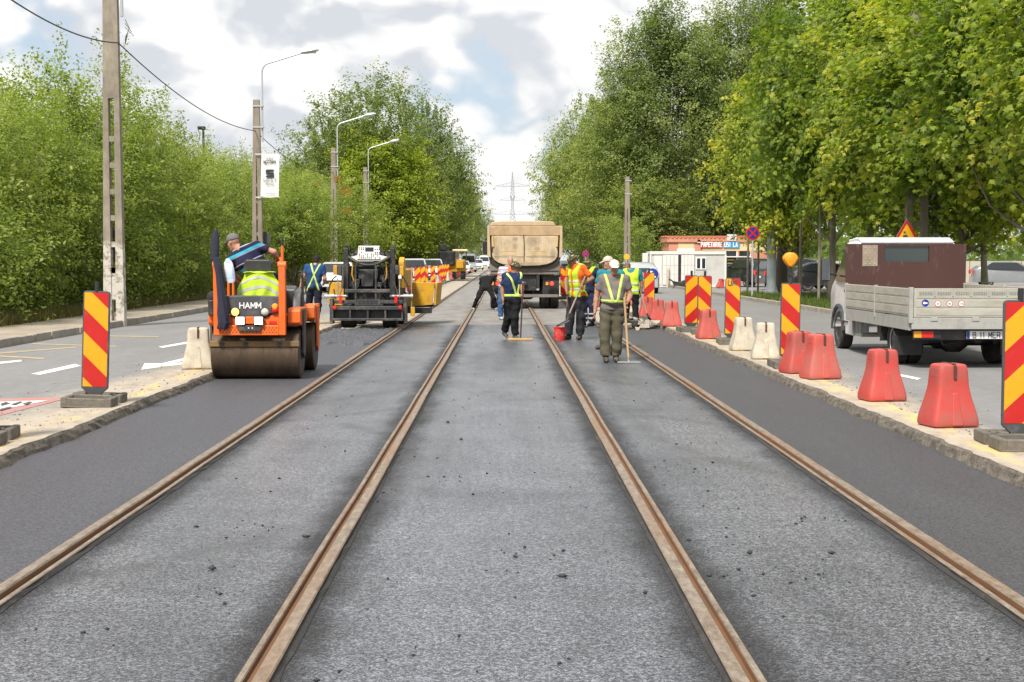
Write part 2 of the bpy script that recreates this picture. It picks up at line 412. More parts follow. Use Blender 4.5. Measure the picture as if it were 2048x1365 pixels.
def road_mat(name, edge, sgn, w):
    "worn grey road, dusty concrete along the works edge"
    t = NT(name); p = t.pos(); x, y, z = t.xyz(p)
    g = t.noise(p, 110, 4, 0.7); big = t.noise(t.scalev(p, (1, 0.22, 1)), 0.9, 5, 0.6, 0.4); md = t.noise(p, 7, 5, 0.65)
    c = t.ramp(t.math('ADD', t.math('MULTIPLY', g, 0.55), t.math('MULTIPLY', md, 0.45)), [(0.3, (0.15, 0.15, 0.152)), (0.7, (0.245, 0.24, 0.238))])
    sc = t.n('VectorMath', operation='SCALE'); t.put(sc.inputs[0], c); t.put(sc.inputs['Scale'], t.math('ADD', 0.75, t.math('MULTIPLY', big, 0.5)))
    c = sc.outputs[0]
    d = t.math('MULTIPLY', t.math('SUBTRACT', x, edge), sgn)          # metres from the works edge
    wob = t.math('MULTIPLY', t.noise(t.scalev(p, (1, 0.5, 1)), 0.9, 6, 0.68), 1.5)
    e = t.math('MULTIPLY', t.math('SUBTRACT', t.math('ADD', w, wob), t.math('ADD', d, 0.75)), 1.6, True)
    dust = t.ramp(t.math('ADD', t.math('MULTIPLY', t.noise(t.scalev(p, (1, 0.6, 1)), 4.5, 7, 0.75), 0.7), t.math('MULTIPLY', g, 0.3)),
                  [(0.33, (0.20, 0.17, 0.14)), (0.48, (0.36, 0.31, 0.25)), (0.68, (0.47, 0.42, 0.35))])
    c = t.mix(e, c, dust)
    # worn yellow works line on the very edge
    yl = t.math('MULTIPLY', t.math('SUBTRACT', 0.16, t.math('ABSOLUTE', t.math('SUBTRACT', d, 0.27))), 18.0, True)
    wn = t.ramp(t.noise(t.scalev(p, (2, 0.5, 1)), 1.7, 7, 0.75), [(0.46, 0.0), (0.60, 1.0)])
    c = t.mix(t.math('MULTIPLY', t.math('MULTIPLY', yl, wn), 0.85), c, (0.62, 0.45, 0.17))
    # oil drips and patches
    st = t.ramp(t.noise(p, 1.7, 6, 0.72), [(0.66, 0.0), (0.8, 1.0)])
    c = t.mix(t.math('MULTIPLY', st, 0.35), c, (0.08, 0.078, 0.075))
    return t.done(t.bsdf(c, 0.8, 0, t.bump(t.math('ADD', g, md), 0.35, 0.006), 0.35))
def rail_mat():
    t = NT('rusty_rail'); p = t.pos(); x, y, z = t.xyz(p)
    n = t.noise(t.scalev(p, (22, 5.5, 22)), 1.0, 6, 0.7); n2 = t.noise(p, 34, 4, 0.7); n3 = t.noise(t.scalev(p, (3, 0.5, 3)), 1.0, 3)
    c = t.ramp(t.math('ADD', t.math('MULTIPLY', n, 0.7), t.math('MULTIPLY', n2, 0.3)), [(0.3, (0.085, 0.054, 0.035)), (0.46, (0.225, 0.172, 0.125)), (0.66, (0.37, 0.32, 0.26))])
    c = t.mix(t.math('MULTIPLY', t.ramp(n3, [(0.45, 0.0), (0.68, 1.0)]), 0.6), c, (0.27, 0.135, 0.055))
    return t.done(t.bsdf(c, t.math('ADD', 0.36, t.math('MULTIPLY', n, 0.3)), 0.35, t.bump(n2, 0.3, 0.004), 0.5))
def simple_ground(name, a, b, sc=1.5, rough=0.95, grain=60, bump=0.5):
    t = NT(name); p = t.pos()
    n = t.math('ADD', t.math('MULTIPLY', t.noise(p, sc, 6, 0.7), 0.65), t.math('MULTIPLY', t.noise(p, grain, 4, 0.7), 0.35))
    return t.done(t.bsdf(t.ramp(n, [(0.34, a), (0.66, b)]), rough, 0, t.bump(t.noise(p, grain, 4, 0.7), bump, 0.02), 0.2))

M_track = asphalt_track()
M_newL = asphalt_lane('fresh_asphalt', (0.030, 0.030, 0.036), (0.105, 0.106, 0.122))
M_newR = asphalt_lane('fresh_asphalt_dark', (0.026, 0.026, 0.029), (0.084, 0.084, 0.092))
M_roadL = road_mat('old_road_left', -4.06, -1.0, 1.25)
M_roadR = road_mat('old_road_right', 3.84, 1.0, 1.0)
M_rail = rail_mat()
M_groove = mat('rail_groove_rust', (0.15, 0.068, 0.026), 0.75, 0, 0.35, 9, (0.10, 0.06, 0.035), 0.4, 5, stretch=(1, 0.3, 1))
M_railside = mat('rail_side_tar', (0.030, 0.027, 0.025), 0.7, 0, 0.4, 14, (0.12, 0.10, 0.085), 0.22, 6, 0.4, 60)
M_milled = simple_ground('milled_concrete', (0.27, 0.23, 0.19), (0.47, 0.42, 0.36), 2.0, 0.9, 50)
M_soil = simple_ground('soil', (0.07, 0.065, 0.03), (0.15, 0.125, 0.07), 0.9, 0.95, 20)
M_pave = simple_ground('sidewalk_concrete', (0.22, 0.185, 0.14), (0.42, 0.37, 0.30), 1.4, 0.9, 45, 0.3)
M_kerb = simple_ground('kerb_stone', (0.24, 0.215, 0.18), (0.40, 0.365, 0.315), 3.0, 0.9, 60, 0.4)
M_grass = simple_ground('verge_turf', (0.035, 0.06, 0.012), (0.10, 0.14, 0.03), 2.5, 0.95, 40)
M_lot = simple_ground('side_street_asphalt', (0.16, 0.155, 0.15), (0.27, 0.26, 0.25), 0.8, 0.85, 60, 0.2)
M_edge = simple_ground('broken_edge', (0.055, 0.05, 0.045), (0.27, 0.235, 0.19), 9.0, 0.95, 45, 0.9)

def sheet(name, m, x0, x1, y0, y1, z, nx=1, ny=1, fx=None, parent=None, kind='structure'):
    mb = MB()
    mb.grid(lambda u, v: (fx(u, y0 + (y1 - y0) * v) if fx else x0 + (x1 - x0) * u, y0 + (y1 - y0) * v, z), nx, ny)
    o = mb.build(name, m, parent)
    if parent is None: tag(o, kind=kind)
    return o
# terrain to the horizon
sheet('ground', M_soil, -2500, 2500, -60, 3500, -0.30)
# works trench: the track asphalt, the fresh lanes either side and the milled strip behind the paver
sheet('track_asphalt', M_track, -2.50, 2.50, -8, 420, 0.0, 4, 60)
sheet('fresh_asphalt_lane', M_newL, -4.30, -2.50, -8, 35.0, 0.004, 2, 20)
sheet('fresh_asphalt_lane', M_newR, 2.50, 4.30, -8, 38.0, 0.004, 2, 20)
sheet('milled_strip', M_milled, -4.30, -2.50, 35.0, 420, -0.012, 2, 20)
sheet('milled_strip', M_milled, 2.50, 4.30, 38.0, 420, -0.012, 2, 20)

# loose hot mix just laid behind the paver
def loose_mix():
    nx, ny = 70, 150; n = rng.random((ny + 1, nx + 1))
    x = np.linspace(-4.02, -2.58, nx + 1); y = np.linspace(28.9, 35.6, ny + 1)
    X, Y = np.meshgrid(x, y)
    amp = np.clip((Y - 29.4 - 0.35 * np.sin(X * 7) - 0.3 * np.sin(X * 17 + 1)) / 0.25, 0, 1)
    Z = -0.004 + amp * (0.030 + 0.055 * n * rng.random(n.shape) + 0.010 * np.sin(X * 9 + Y * 3))
    e = np.minimum(X + 4.02, -2.58 - X); Z = np.where(e < 0.02, 0.0, Z)
    v = np.stack([X, Y, Z], -1).reshape(-1, 3)
    i = np.arange(ny)[:, None] * (nx + 1) + np.arange(nx)[None]
    f = np.stack([i, i + 1, i + nx + 2, i + nx + 1], -1).reshape(-1, 4)
    me = np_mesh('loose_hot_mix', v, f, True); me.materials.append(asphalt_lane('hot_mix', (0.025, 0.025, 0.03), (0.14, 0.143, 0.16), 40))
    tag(link(bpy.data.objects.new('loose_hot_mix', me)), 'rough uncompacted dark asphalt laid behind the paver', 'asphalt', kind='stuff')
loose_mix()

# tram rails
def rail(xc, side, label):
    "grooved rail; side=+1: the running head lies to the right of the groove"
    prof = [(-0.080, -0.03), (-0.080, 0.027), (-0.076, 0.032), (-0.050, 0.032), (-0.045, 0.025), (-0.039, 0.006), (-0.010, 0.006), (-0.003, 0.034), (0.004, 0.043), (0.066, 0.043), (0.073, 0.036), (0.073, -0.03)]
    ys = np.concatenate([np.arange(-6, 60, 1.5), np.arange(60, 420, 12)])
    t = thing('tram_rail', label, 'rail', (xc, 0, 0), 0, 'four rusty grooved tram rails')
    r2 = random.Random(int(xc * 100))
    off = [r2.uniform(-0.004, 0.004) for _ in ys]
    def part(idx, name, m):
        mb = MB(); n = len(idx)
        for y, o in zip(ys, off): mb.v += [((prof[i][0] * .92) * side + o, float(y), prof[i][1]) for i in idx]
        for j in range(len(ys) - 1):
            for i in range(n - 1): mb.f.append((j * n + i, j * n + i + 1, (j + 1) * n + i + 1, (j + 1) * n + i))
        return mb.build(name, m, t)
    part([1, 2, 3, 4], 'guard_lip', M_rail); part([4, 5, 6, 7], 'groove', M_groove)
    part([7, 8, 9, 10], 'running_head', M_rail); part([0, 1], 'side_face', M_railside); part([10, 11], 'side_face', M_railside)
    # tarry joint filler squeezed up along both sides
    for s in (-1, 1):
        mb = MB(); base = 0.080 if s * side < 0 else 0.073; yy = np.arange(-6, 60, 0.22)
        for y in yy:
            w = base + r2.uniform(0.006, 0.022)
            mb.v += [(s * (base - 0.006), float(y), 0.020 + r2.uniform(-.008, .008)), (s * w, float(y), 0.0035)]
        for j in range(len(yy) - 1): mb.f.append((2 * j, 2 * j + 1, 2 * j + 3, 2 * j + 2))
        mb.build('joint_filler', M_railside, t)
rail(RAILS[0], -1, 'rusty grooved tram rail farthest left, beside the roller lane')
rail(RAILS[1], 1, 'rusty grooved tram rail left of centre, running toward the bending man')
rail(RAILS[2], -1, 'rusty grooved tram rail right of centre, passing the red bucket')
rail(RAILS[3], 1, 'rusty grooved tram rail farthest right, beside the dark fresh lane')

# old carriageways, standing a step above the trench, with a ragged broken edge
def carriageway(name, m, edge, sgn, far, y1, ztop=0.10):
    ys = np.concatenate([np.arange(-8, 70, 0.16), np.arange(70, y1 + 1, 10)])
    r2 = random.Random(int(edge * 10) + 5); mb = MB(); me_ = MB()
    j = [0.0] * len(ys); k = 0.0
    for i in range(len(ys)):
        k = 0.75 * k + r2.uniform(-0.018, 0.018); j[i] = k + r2.uniform(-0.012, 0.012)
    for i, y in enumerate(ys):
        x = edge + sgn * j[i]
        mb.v += [(x + sgn * 0.03, float(y), ztop), (edge + sgn * 1.2, float(y), ztop), (far, float(y), ztop)]
        me_.v += [(x + sgn * 0.032, float(y), ztop + 0.0005), (x + sgn * r2.uniform(0.0, 0.02), float(y), ztop - 0.022), (x - sgn * r2.uniform(0.0, 0.02), float(y), 0.035), (x - sgn * r2.uniform(0.02, 0.05), float(y), -0.03)]
    for i in range(len(ys) - 1):
        for q in range(2): mb.f.append((3 * i + q, 3 * i + q + 1, 3 * i + q + 4, 3 * i + q + 3))
        for q in range(3): me_.f.append((4 * i + q, 4 * i + q + 1, 4 * i + q + 5, 4 * i + q + 4))
    o = tag(mb.build(name, m), kind='structure')
    me_.build('broken_edge', M_edge, o)
    return o
carriageway('road', M_roadL, -4.06, -1, -9.0, 420)
carriageway('road', M_roadR, 3.84, 1, 9.6, 420)
sheet('side_street', M_lot, 9.6, 60, 68, 118, 0.104)

# left kerb, stone by stone, and the sidewalk behind it
def kerb(xa, xb, y0, y1, z0, z1, step=1.0):
    k = bpy.data.objects.new('kerb', None); link(k); tag(k, kind='structure')
    mb = MB().box(xa, xb, 0.006, step - 0.006, z0, z1)
    first = mb.build('kerb_stone', M_kerb, k, bevel=0.018); r2 = random.Random(3)
    n = int((y1 - y0) / step)
    for i in range(n):
        o = first if i == 0 else link(first.copy(), k)
        o.location = (r2.uniform(-.008, .008), y0 + i * step, r2.uniform(-.006, .006)); o.rotation_euler = (0, 0, r2.uniform(-.005, .005))
    MB().box(xa + .01, xb - .01, y1, 420, z0, z1).build('kerb_run', M_kerb, k)
    return k
kerb(-9.16, -9.0, 20, 110, -0.1, 0.25)
kerb(9.5, 9.66, 14, 62, -0.1, 0.24)
sheet('sidewalk', M_pave, -10.9, -9.15, 0, 420, 0.24, 2, 30)
sheet('bank', M_soil, -40, -10.85, 0, 420, 0.20, 1, 1)
# right verge with its rounded corner at the side street
def verge():
    pts = [(9.64, 0), (9.64, 62)] + [(9.64 + 4 * (1 - math.cos(a)), 62 + 4 * math.sin(a)) for a in [R(q) for q in range(10, 91, 10)]] + [(70, 66), (70, 0)]
    mb = MB(); mb.prism(pts, 'z', 0.0, 0.215)
    tag(mb.build('verge', M_grass), kind='structure')
    k = bpy.data.objects.new('kerb', None); link(k); tag(k, kind='structure')
    arc = [(9.5 + 4.14 * (1 - math.cos(R(a))), 62 + 4.14 * math.sin(R(a))) for a in range(0, 91, 9)] + [(14.6 + i, 66.14) for i in range(0, 12)]
    for a, b in zip(arc[:-1], arc[1:]):
        MB().bar((a[0], a[1], 0.08), (b[0], b[1], 0.08), 0.15, 0.33).build('kerb_stone', M_kerb, k, bevel=0.015)
verge()
sheet('far_verge', M_grass, 9.6, 60, 118, 420, 0.22)

# painted markings on the left road (thin sheets)
M_white = mat('road_paint_white', (0.72, 0.72, 0.70), 0.7, 0, 0.2, 9, (0.26, 0.26, 0.26), 0.38, 5)
M_yel = mat('road_paint_yellow', (0.42, 0.32, 0.17), 0.75, 0, 0.2, 9, (0.22, 0.21, 0.2), 0.55, 5)
M_redp = mat('road_paint_red', (0.42, 0.17, 0.15), 0.75, 0, 0.2, 9, (0.3, 0.25, 0.24), 0.5, 5)
M_blackp = mat('road_paint_black', (0.05, 0.05, 0.05), 0.7, 0, 0.2, 9, (0.3, 0.3, 0.3), 0.35, 5)
def marking(name, m, poly_px, label, cat='road marking', z=0.104, group=None):
    p = [ground(x, y, z) for x, y in poly_px]
    mb = MB(); mb.add(p, [tuple(range(len(p)))])
    o = mb.build(name, m)
    o['label'] = label; o['category'] = cat
    if group: o['group'] = group
    return o
marking('lane_dash', M_white, [(62, 748), (150, 728), (163, 732), (80, 750)], 'white lane dash left of the big striped panel', group='white lane dashes')
marking('lane_dash', M_white, [(0, 724), (42, 720), (44, 723), (0, 728)], 'short white lane dash cut by the left picture edge', group='white lane dashes')
marking('lane_dash', M_white, [(316, 694), (385, 682), (391, 685), (326, 696)], 'white lane dash behind the white barrier by the roller', group='white lane dashes')
marking('arrow_marking', M_white, [(282, 740), (289, 727), (323, 727), (392, 711), (402, 714), (345, 727), (375, 724), (372, 729), (330, 733)], 'white arrow painted on road left of white barrier', 'road marking')
for pts, lab in (([(0, 705), (152, 694), (152, 696), (0, 708)], 'long pale yellow zigzag line at left picture edge'),
                 ([(0, 711), (88, 716), (88, 719), (0, 714)], 'lower short yellow zigzag line at left picture edge'),
                 ([(64, 687), (232, 692), (232, 694), (64, 689)], 'yellow zigzag line passing behind the big striped panel'),
                 ([(200, 671), (318, 673), (318, 675), (200, 673)], 'yellow zigzag line right of the big striped panel')):
    marking('bus_zigzag', M_yel, pts, lab, group='yellow zigzag lines')
wm = thing('warning_triangle_marking', 'red and white warning triangle painted on the left road', 'road marking')
def mpart(name, m, pts, z):
    p = [ground(x, y, z) for x, y in pts]; return MB().add(p, [tuple(range(len(p)))]).build(name, m, wm)
mpart('red_border', M_redp, [(-160, 802), (95, 795), (134, 797), (-160, 872)], 0.104)
mpart('white_field', M_white, [(-140, 808), (97, 801), (-140, 848)], 0.108)
for q in ([(0, 808), (12, 804), (20, 807), (4, 812)], [(22, 809), (40, 803), (46, 804), (30, 811)], [(44, 808), (58, 803), (66, 804), (54, 810)], [(0, 818), (20, 813), (24, 815), (0, 822)]):
    mpart('black_symbol', M_blackp, q, 0.112)
marking('lane_dash', M_white, [(1742, 737), (1842, 757), (1835, 760), (1738, 740)], 'faint white lane dash beside the red barriers', group='white lane dashes')
marking('lane_dash', M_white, [(1370, 625), (1425, 631), (1424, 633), (1370, 627)], 'white lane line behind the pair of striped panels', group='white lane dashes')

# asphalt crumbs and clods lying on the fresh mat
def crumbs():
    n = 500; X = rng.uniform(-2.3, 2.4, n); Y = 4.5 + 32 * rng.random(n) ** 1.5
    s = 0.003 + 0.008 * rng.random(n) ** 3
    cl = [(-0.9, 10.6), (-1.55, 9.3), (-0.45, 11.5), (1.25, 7.9), (1.65, 8.0), (1.45, 11.9), (0.15, 8.4), (-1.35, 7.4), (2.0, 9.6)]
    for cx, cy in cl:
        k = 12; X = np.append(X, cx + rng.normal(0, 0.12, k)); Y = np.append(Y, cy + rng.normal(0, 0.18, k)); s = np.append(s, 0.004 + 0.007 * rng.random(k) ** 2)
    big = [(1125, 1155), (1426, 926), (1500, 1108), (1664, 1108), (393, 1055), (1290, 1188), (425, 1140), (690, 904), (612, 1075), (895, 846), (923, 880)]
    for px, py in big:
        g = ground(px, py); X = np.append(X, g.x); Y = np.append(Y, g.y); s = np.append(s, rng.uniform(0.012, 0.018))
    octa = np.array([(1, 0, 0), (-1, 0, 0), (0, 1, 0), (0, -1, 0), (0, 0, 1), (0, 0, -1)], float)
    fc = np.array([(0, 2, 4), (2, 1, 4), (1, 3, 4), (3, 0, 4), (2, 0, 5), (1, 2, 5), (3, 1, 5), (0, 3, 5)])
    m = len(X); J = octa[None] * s[:, None, None] * (0.6 + 0.8 * rng.random((m, 6, 1))) * np.array([1.3, 1.2, 0.8])
    V = J + np.stack([X, Y, s * 0.5], -1)[:, None]; F = (fc[None] + 6 * np.arange(m)[:, None, None]).reshape(-1, 3)
    me = np_mesh('asphalt_crumbs', V.reshape(-1, 3), F); me.materials.append(mat('crumb_tar', (0.03, 0.03, 0.032), 0.7))
    tag(link(bpy.data.objects.new('asphalt_crumbs', me)), 'small black asphalt crumbs scattered on the fresh mat', 'asphalt crumbs', kind='stuff')
crumbs()
def grit():
    n = 2600; k = rng.random(n) < 0.5
    X = np.where(k, -4.25 - 1.6 * rng.random(n) ** 1.6, 4.2 + 1.0 * rng.random(n) ** 1.6); Y = 8 + 40 * rng.random(n) ** 1.4; s = 0.006 + 0.014 * rng.random(n) ** 4
    tet = np.array([(1, 0, -.4), (-.5, .9, -.4), (-.5, -.9, -.4), (0, 0, 1)]); fc = np.array([(0, 1, 3), (1, 2, 3), (2, 0, 3), (0, 2, 1)])
    a = rng.random(n) * 6.28; c, d = np.cos(a), np.sin(a)
    J = tet[None] * s[:, None, None] * (0.6 + 0.8 * rng.random((n, 4, 1)))
    V = np.stack([J[..., 0] * c[:, None] - J[..., 1] * d[:, None], J[..., 0] * d[:, None] + J[..., 1] * c[:, None], J[..., 2]], -1) + np.stack([X, Y, 0.102 + s * 0.3], -1)[:, None]
    me = np_mesh('grit', V.reshape(-1, 3), (fc[None] + 4 * np.arange(n)[:, None, None]).reshape(-1, 3)); me.materials.append(mat('grit_stone', (0.26, 0.23, 0.19), 0.9, 0, 0.5, 1))
    tag(link(bpy.data.objects.new('grit', me)), 'loose grit and pebbles along the broken road edges', 'grit', kind='stuff')
grit()
# ------------------------------------------------------------------ vegetation
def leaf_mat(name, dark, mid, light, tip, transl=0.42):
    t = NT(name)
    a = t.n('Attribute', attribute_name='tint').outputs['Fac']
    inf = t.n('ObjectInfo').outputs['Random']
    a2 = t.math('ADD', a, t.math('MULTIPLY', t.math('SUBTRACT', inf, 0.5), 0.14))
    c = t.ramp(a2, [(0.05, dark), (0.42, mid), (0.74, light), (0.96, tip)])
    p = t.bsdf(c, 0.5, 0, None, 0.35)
    tr = t.n('BsdfTranslucent')
    sc = t.n('VectorMath', operation='MULTIPLY'); t.put(sc.inputs[0], c); sc.inputs[1].default_value = (1.25, 1.35, 0.55)
    t.put(tr.inputs['Color'], sc.outputs[0])
    m = t.n('MixShader'); m.inputs[0].default_value = transl
    t.put(m.inputs[1], p); t.put(m.inputs[2], tr.outputs[0])
    return t.done(m.outputs[0])
M_elm = leaf_mat('leaves_elm', (0.084, 0.118, 0.026), (0.198, 0.258, 0.055), (0.306, 0.372, 0.089), (0.432, 0.456, 0.132), 0.5)
M_maple = leaf_mat('leaves_maple', (0.059, 0.103, 0.023), (0.142, 0.217, 0.034), (0.291, 0.353, 0.046), (0.502, 0.479, 0.068), 0.52)
M_poplar = leaf_mat('leaves_poplar', (0.081, 0.115, 0.037), (0.181, 0.237, 0.075), (0.269, 0.325, 0.100), (0.388, 0.400, 0.112), 0.5)
M_lime = leaf_mat('leaves_lime', (0.123, 0.157, 0.020), (0.269, 0.336, 0.040), (0.381, 0.437, 0.062), (0.470, 0.470, 0.078), 0.52)
M_dark = leaf_mat('leaves_dark', (0.072, 0.103, 0.029), (0.156, 0.211, 0.058), (0.234, 0.288, 0.079), (0.324, 0.348, 0.096), 0.48)
M_rusty = leaf_mat('leaves_seed', (0.10, 0.045, 0.01), (0.30, 0.14, 0.02), (0.42, 0.22, 0.03), (0.5, 0.3, 0.05), 0.3)
M_bark = mat('bark', (0.13, 0.105, 0.080), 0.9, 0, 0.4, 6, (0.05, 0.045, 0.035), 0.5, 4, 0.9, 18, stretch=(1, 1, 0.25))
M_plane = mat('bark_pale', (0.27, 0.235, 0.185), 0.85, 0, 0.3, 5, (0.11, 0.095, 0.07), 0.5, 5, 0.5, 18, stretch=(1, 1, 0.4))

LEAF = {
    'quad': (np.array([(0, -.5, 0), (.27, -.02, .05), (0, .5, 0), (-.27, -.02, .05)]), np.array([(0, 1, 2, 3)])),
    'lobed': (np.array([(0, -.52, 0), (.50, -.18, -.07), (.24, .02, .03), (.40, .36, -.06), (.12, .22, .04), (0, .60, -.05), (-.12, .22, .04), (-.40, .36, -.06), (-.24, .02, .03), (-.50, -.18, -.07)]),
              np.array([(0, 1, 2, 8), (2, 3, 4, 8), (4, 5, 6, 8), (0, 8, 9, 9), (6, 7, 8, 8)])),
}
LEAF['lobed'] = (LEAF['lobed'][0], np.array([(0, 1, 2), (2, 3, 4), (4, 5, 6), (6, 7, 8), (8, 9, 0), (0, 2, 8), (2, 4, 8), (4, 6, 8)]))

def leaves_mesh(name, P, Nrm, size, tint, kind, m, r):
    "one small bent blade per point"
    n = len(P); T, F = LEAF[kind]
    up = r.normal(size=(n, 3)); x = np.cross(Nrm, up); x /= np.linalg.norm(x, axis=1, keepdims=True) + 1e-9
    y = np.cross(Nrm, x)
    k = len(T)
    V = P[:, None] + size[:, None, None] * (T[None, :, 0:1] * x[:, None] + T[None, :, 1:2] * y[:, None] + T[None, :, 2:3] * Nrm[:, None] * 1.6)
    FF = (F[None] + k * np.arange(n)[:, None, None]).reshape(-1, F.shape[1])
    me = bpy.data.meshes.new(name); q = FF.shape[1]
    V = V.reshape(-1, 3).astype(np.float32); FF = FF.astype(np.int32)
    me.vertices.add(len(V)); me.vertices.foreach_set('co', V.ravel())
    me.loops.add(FF.size); me.loops.foreach_set('vertex_index', FF.ravel())
    me.polygons.add(len(FF)); me.polygons.foreach_set('loop_start', np.arange(0, FF.size, q, dtype=np.int32))
    me.polygons.foreach_set('loop_total', np.full(len(FF), q, np.int32))
    me.update(calc_edges=True)
    at_ = me.attributes.new('tint', 'FLOAT', 'POINT'); at_.data.foreach_set('value', np.repeat(tint, k).astype(np.float32))
    me.materials.append(m)
    return me

def dirnoise(D, r, k=14, power=6.0):
    "lumpy radial modulation over directions"
    A = r.normal(size=(k, 3)); A /= np.linalg.norm(A, axis=1, keepdims=True)
    w = r.uniform(-1, 1, k)
    return (np.maximum(0, D @ A.T) ** power) @ w

def tree_meshes(name, seed, h, rx, rz, cz, ncl, per, lsize, kind, m, bark, trunk_r, shell=0.55, lump=0.30, cl_r=0.45, droop=0.35, whips=0, lean=0.0, flat=1.0, tb=0.42, tips=0.35, limbs=26, base_split=None, top_pow=1.0, zmin=0.25, elong=1.5, perp=0.42):
    r = np.random.default_rng(seed)
    D = r.normal(size=(ncl, 3)); D /= np.linalg.norm(D, axis=1, keepdims=True)
    rad = (shell + (1 - shell) * r.random(ncl)) ** 0.8
    rad *= 1 + lump * dirnoise(D, r)
    C = D * rad[:, None] * np.array([rx, rx * flat, rz]); 
    zz = np.clip((C[:, 2] + rz) / (2 * rz), 0, 1)
    if top_pow != 1.0:            # narrower towards the top
        C[:, :2] *= (1.15 - 0.75 * zz ** top_pow)[:, None]
    C[:, 2] += cz
    keep = C[:, 2] > zmin; C = C[keep]; D = D[keep]; rad = rad[keep]
    if whips:
        wz = r.random(whips); W = r.normal(size=(whips, 3)); W[:, 2] = np.abs(W[:, 2]) + 0.8; W /= np.linalg.norm(W, axis=1, keepdims=True)
        base = W * np.array([rx, rx * flat, rz]) * 0.93 + np.array([0, 0, cz])
        ln = r.uniform(0.25, 1.0, whips)
        WP = []; WD = []
        for b, d, l in zip(base, W, ln):
            dd = d * 0.35 + np.array([0, 0, 0.95])
            for s in np.arange(0, l, 0.13): WP.append(b + dd * s); WD.append(d)
        WP = np.array(WP); WD = np.array(WD)
    nC = len(C)
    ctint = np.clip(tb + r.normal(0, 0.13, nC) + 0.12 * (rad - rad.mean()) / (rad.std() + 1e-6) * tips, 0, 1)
    cr = cl_r * r.uniform(0.6, 1.35, nC)
    pn = np.maximum(8, (per * r.uniform(0.6, 1.4, nC))).astype(int)
    idx = np.repeat(np.arange(nC), pn); n = len(idx)
    # sprays: a short drooping twig through each cluster
    ax = D + 0.6 * r.normal(size=D.shape); ax[:, 2] -= droop; ax /= np.linalg.norm(ax, axis=1, keepdims=True)
    u = r.uniform(-1, 1, n)
    P = C[idx] + ax[idx] * (u * cr[idx] * elong)[:, None] + r.normal(size=(n, 3)) * (cr[idx] * perp * (1.15 - 0.45 * u))[:, None] * np.array([1, 1, 0.72])
    P[:, 2] -= (u ** 2) * cr[idx] * 0.35
    Nn = 0.55 * r.normal(size=(n, 3)) + 0.55 * D[idx] + np.array([0, 0, 0.85]); Nn /= np.linalg.norm(Nn, axis=1, keepdims=True)
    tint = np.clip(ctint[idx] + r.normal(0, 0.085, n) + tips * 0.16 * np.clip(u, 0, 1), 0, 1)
    sz = lsize * r.uniform(0.6, 1.3, n)
    if whips:
        k = 9; P2 = np.repeat(WP, k, 0) + r.normal(size=(len(WP) * k, 3)) * 0.085
        N2 = r.normal(size=P2.shape) + np.repeat(WD, k, 0) * 0.4; N2 /= np.linalg.norm(N2, axis=1, keepdims=True)
        P = np.vstack([P, P2]); Nn = np.vstack([Nn, N2]); tint = np.append(tint, np.clip(tb + 0.1 + r.normal(0, 0.1, len(P2)), 0, 1)); sz = np.append(sz, lsize * r.uniform(0.6, 1.1, len(P2)))
    crown = leaves_mesh(name + '_crown', P, Nn, sz, tint, kind, m, r)
    # trunk and limbs
    mb = MB(); rr = random.Random(seed)
    top = cz + rz * 0.55
    nseg = 7; tp = []; 
    for i in range(nseg + 1):
        q = i / nseg; tp.append(Vector((lean * q * q + 0.06 * rx * math.sin(3 * q + seed), 0.05 * rx * math.sin(2.3 * q + 1.7 * seed) * q, -0.1 + (top + 0.1) * q)))
    stems = [tp]
    if base_split:
        stems = []
        for s in range(base_split):
            a = 6.283 * s / base_split + rr.random(); ox, oy = math.cos(a), math.sin(a)
            stems.append([Vector((ox * (0.1 + rx * 0.45 * (i / nseg) ** 1.3) , oy * (0.1 + rx * flat * 0.45 * (i / nseg) ** 1.3), -0.1 + (top + 0.1) * i / nseg)) for i in range(nseg + 1)])
    for sp in stems:
        mb.tube(sp, [trunk_r * (1.25 if i == 0 else 1 - 0.80 * i / nseg) for i in range(nseg + 1)], 8)
    pick = rr.sample(range(nC), min(limbs, nC))
    for i in pick:
        c = Vector(C[i]); sp = rr.choice(stems)
        z0 = min(max(c.z * rr.uniform(0.35, 0.7), (cz - rz) * 0.8), top * 0.92); q = max(0, min(1, z0 / top)); j = min(int(q * nseg), nseg - 1)
        a = sp[j].lerp(sp[j + 1], q * nseg - j); l = (c - a).length
        mid = a.lerp(c, 0.5) + Vector((rr.uniform(-.1, .1) * l, rr.uniform(-.1, .1) * l, -0.10 * l))
        r0 = trunk_r * (1 - 0.8 * q) * 0.5
        mb.tube([a, a.lerp(mid, 0.5) + Vector((0, 0, -0.02 * l)), mid, c], [r0, r0 * 0.75, r0 * 0.5, r0 * 0.18], 5, False)
    tr = bpy.data.meshes.new(name + '_trunk'); tr.from_pydata(mb.v, [], mb.f); tr.materials.append(bark)
    for p in tr.polygons: p.use_smooth = True
    return crown, tr

def plant(kind, meshes, loc, rz, sc, label, cat='tree', group=None, sz=None):
    t = thing(kind, label, cat, loc, rz, group); t.scale = (sc, sc, sz or sc)
    link(bpy.data.objects.new('crown', meshes[0]), t); link(bpy.data.objects.new('trunk', meshes[1]), t)
    return t

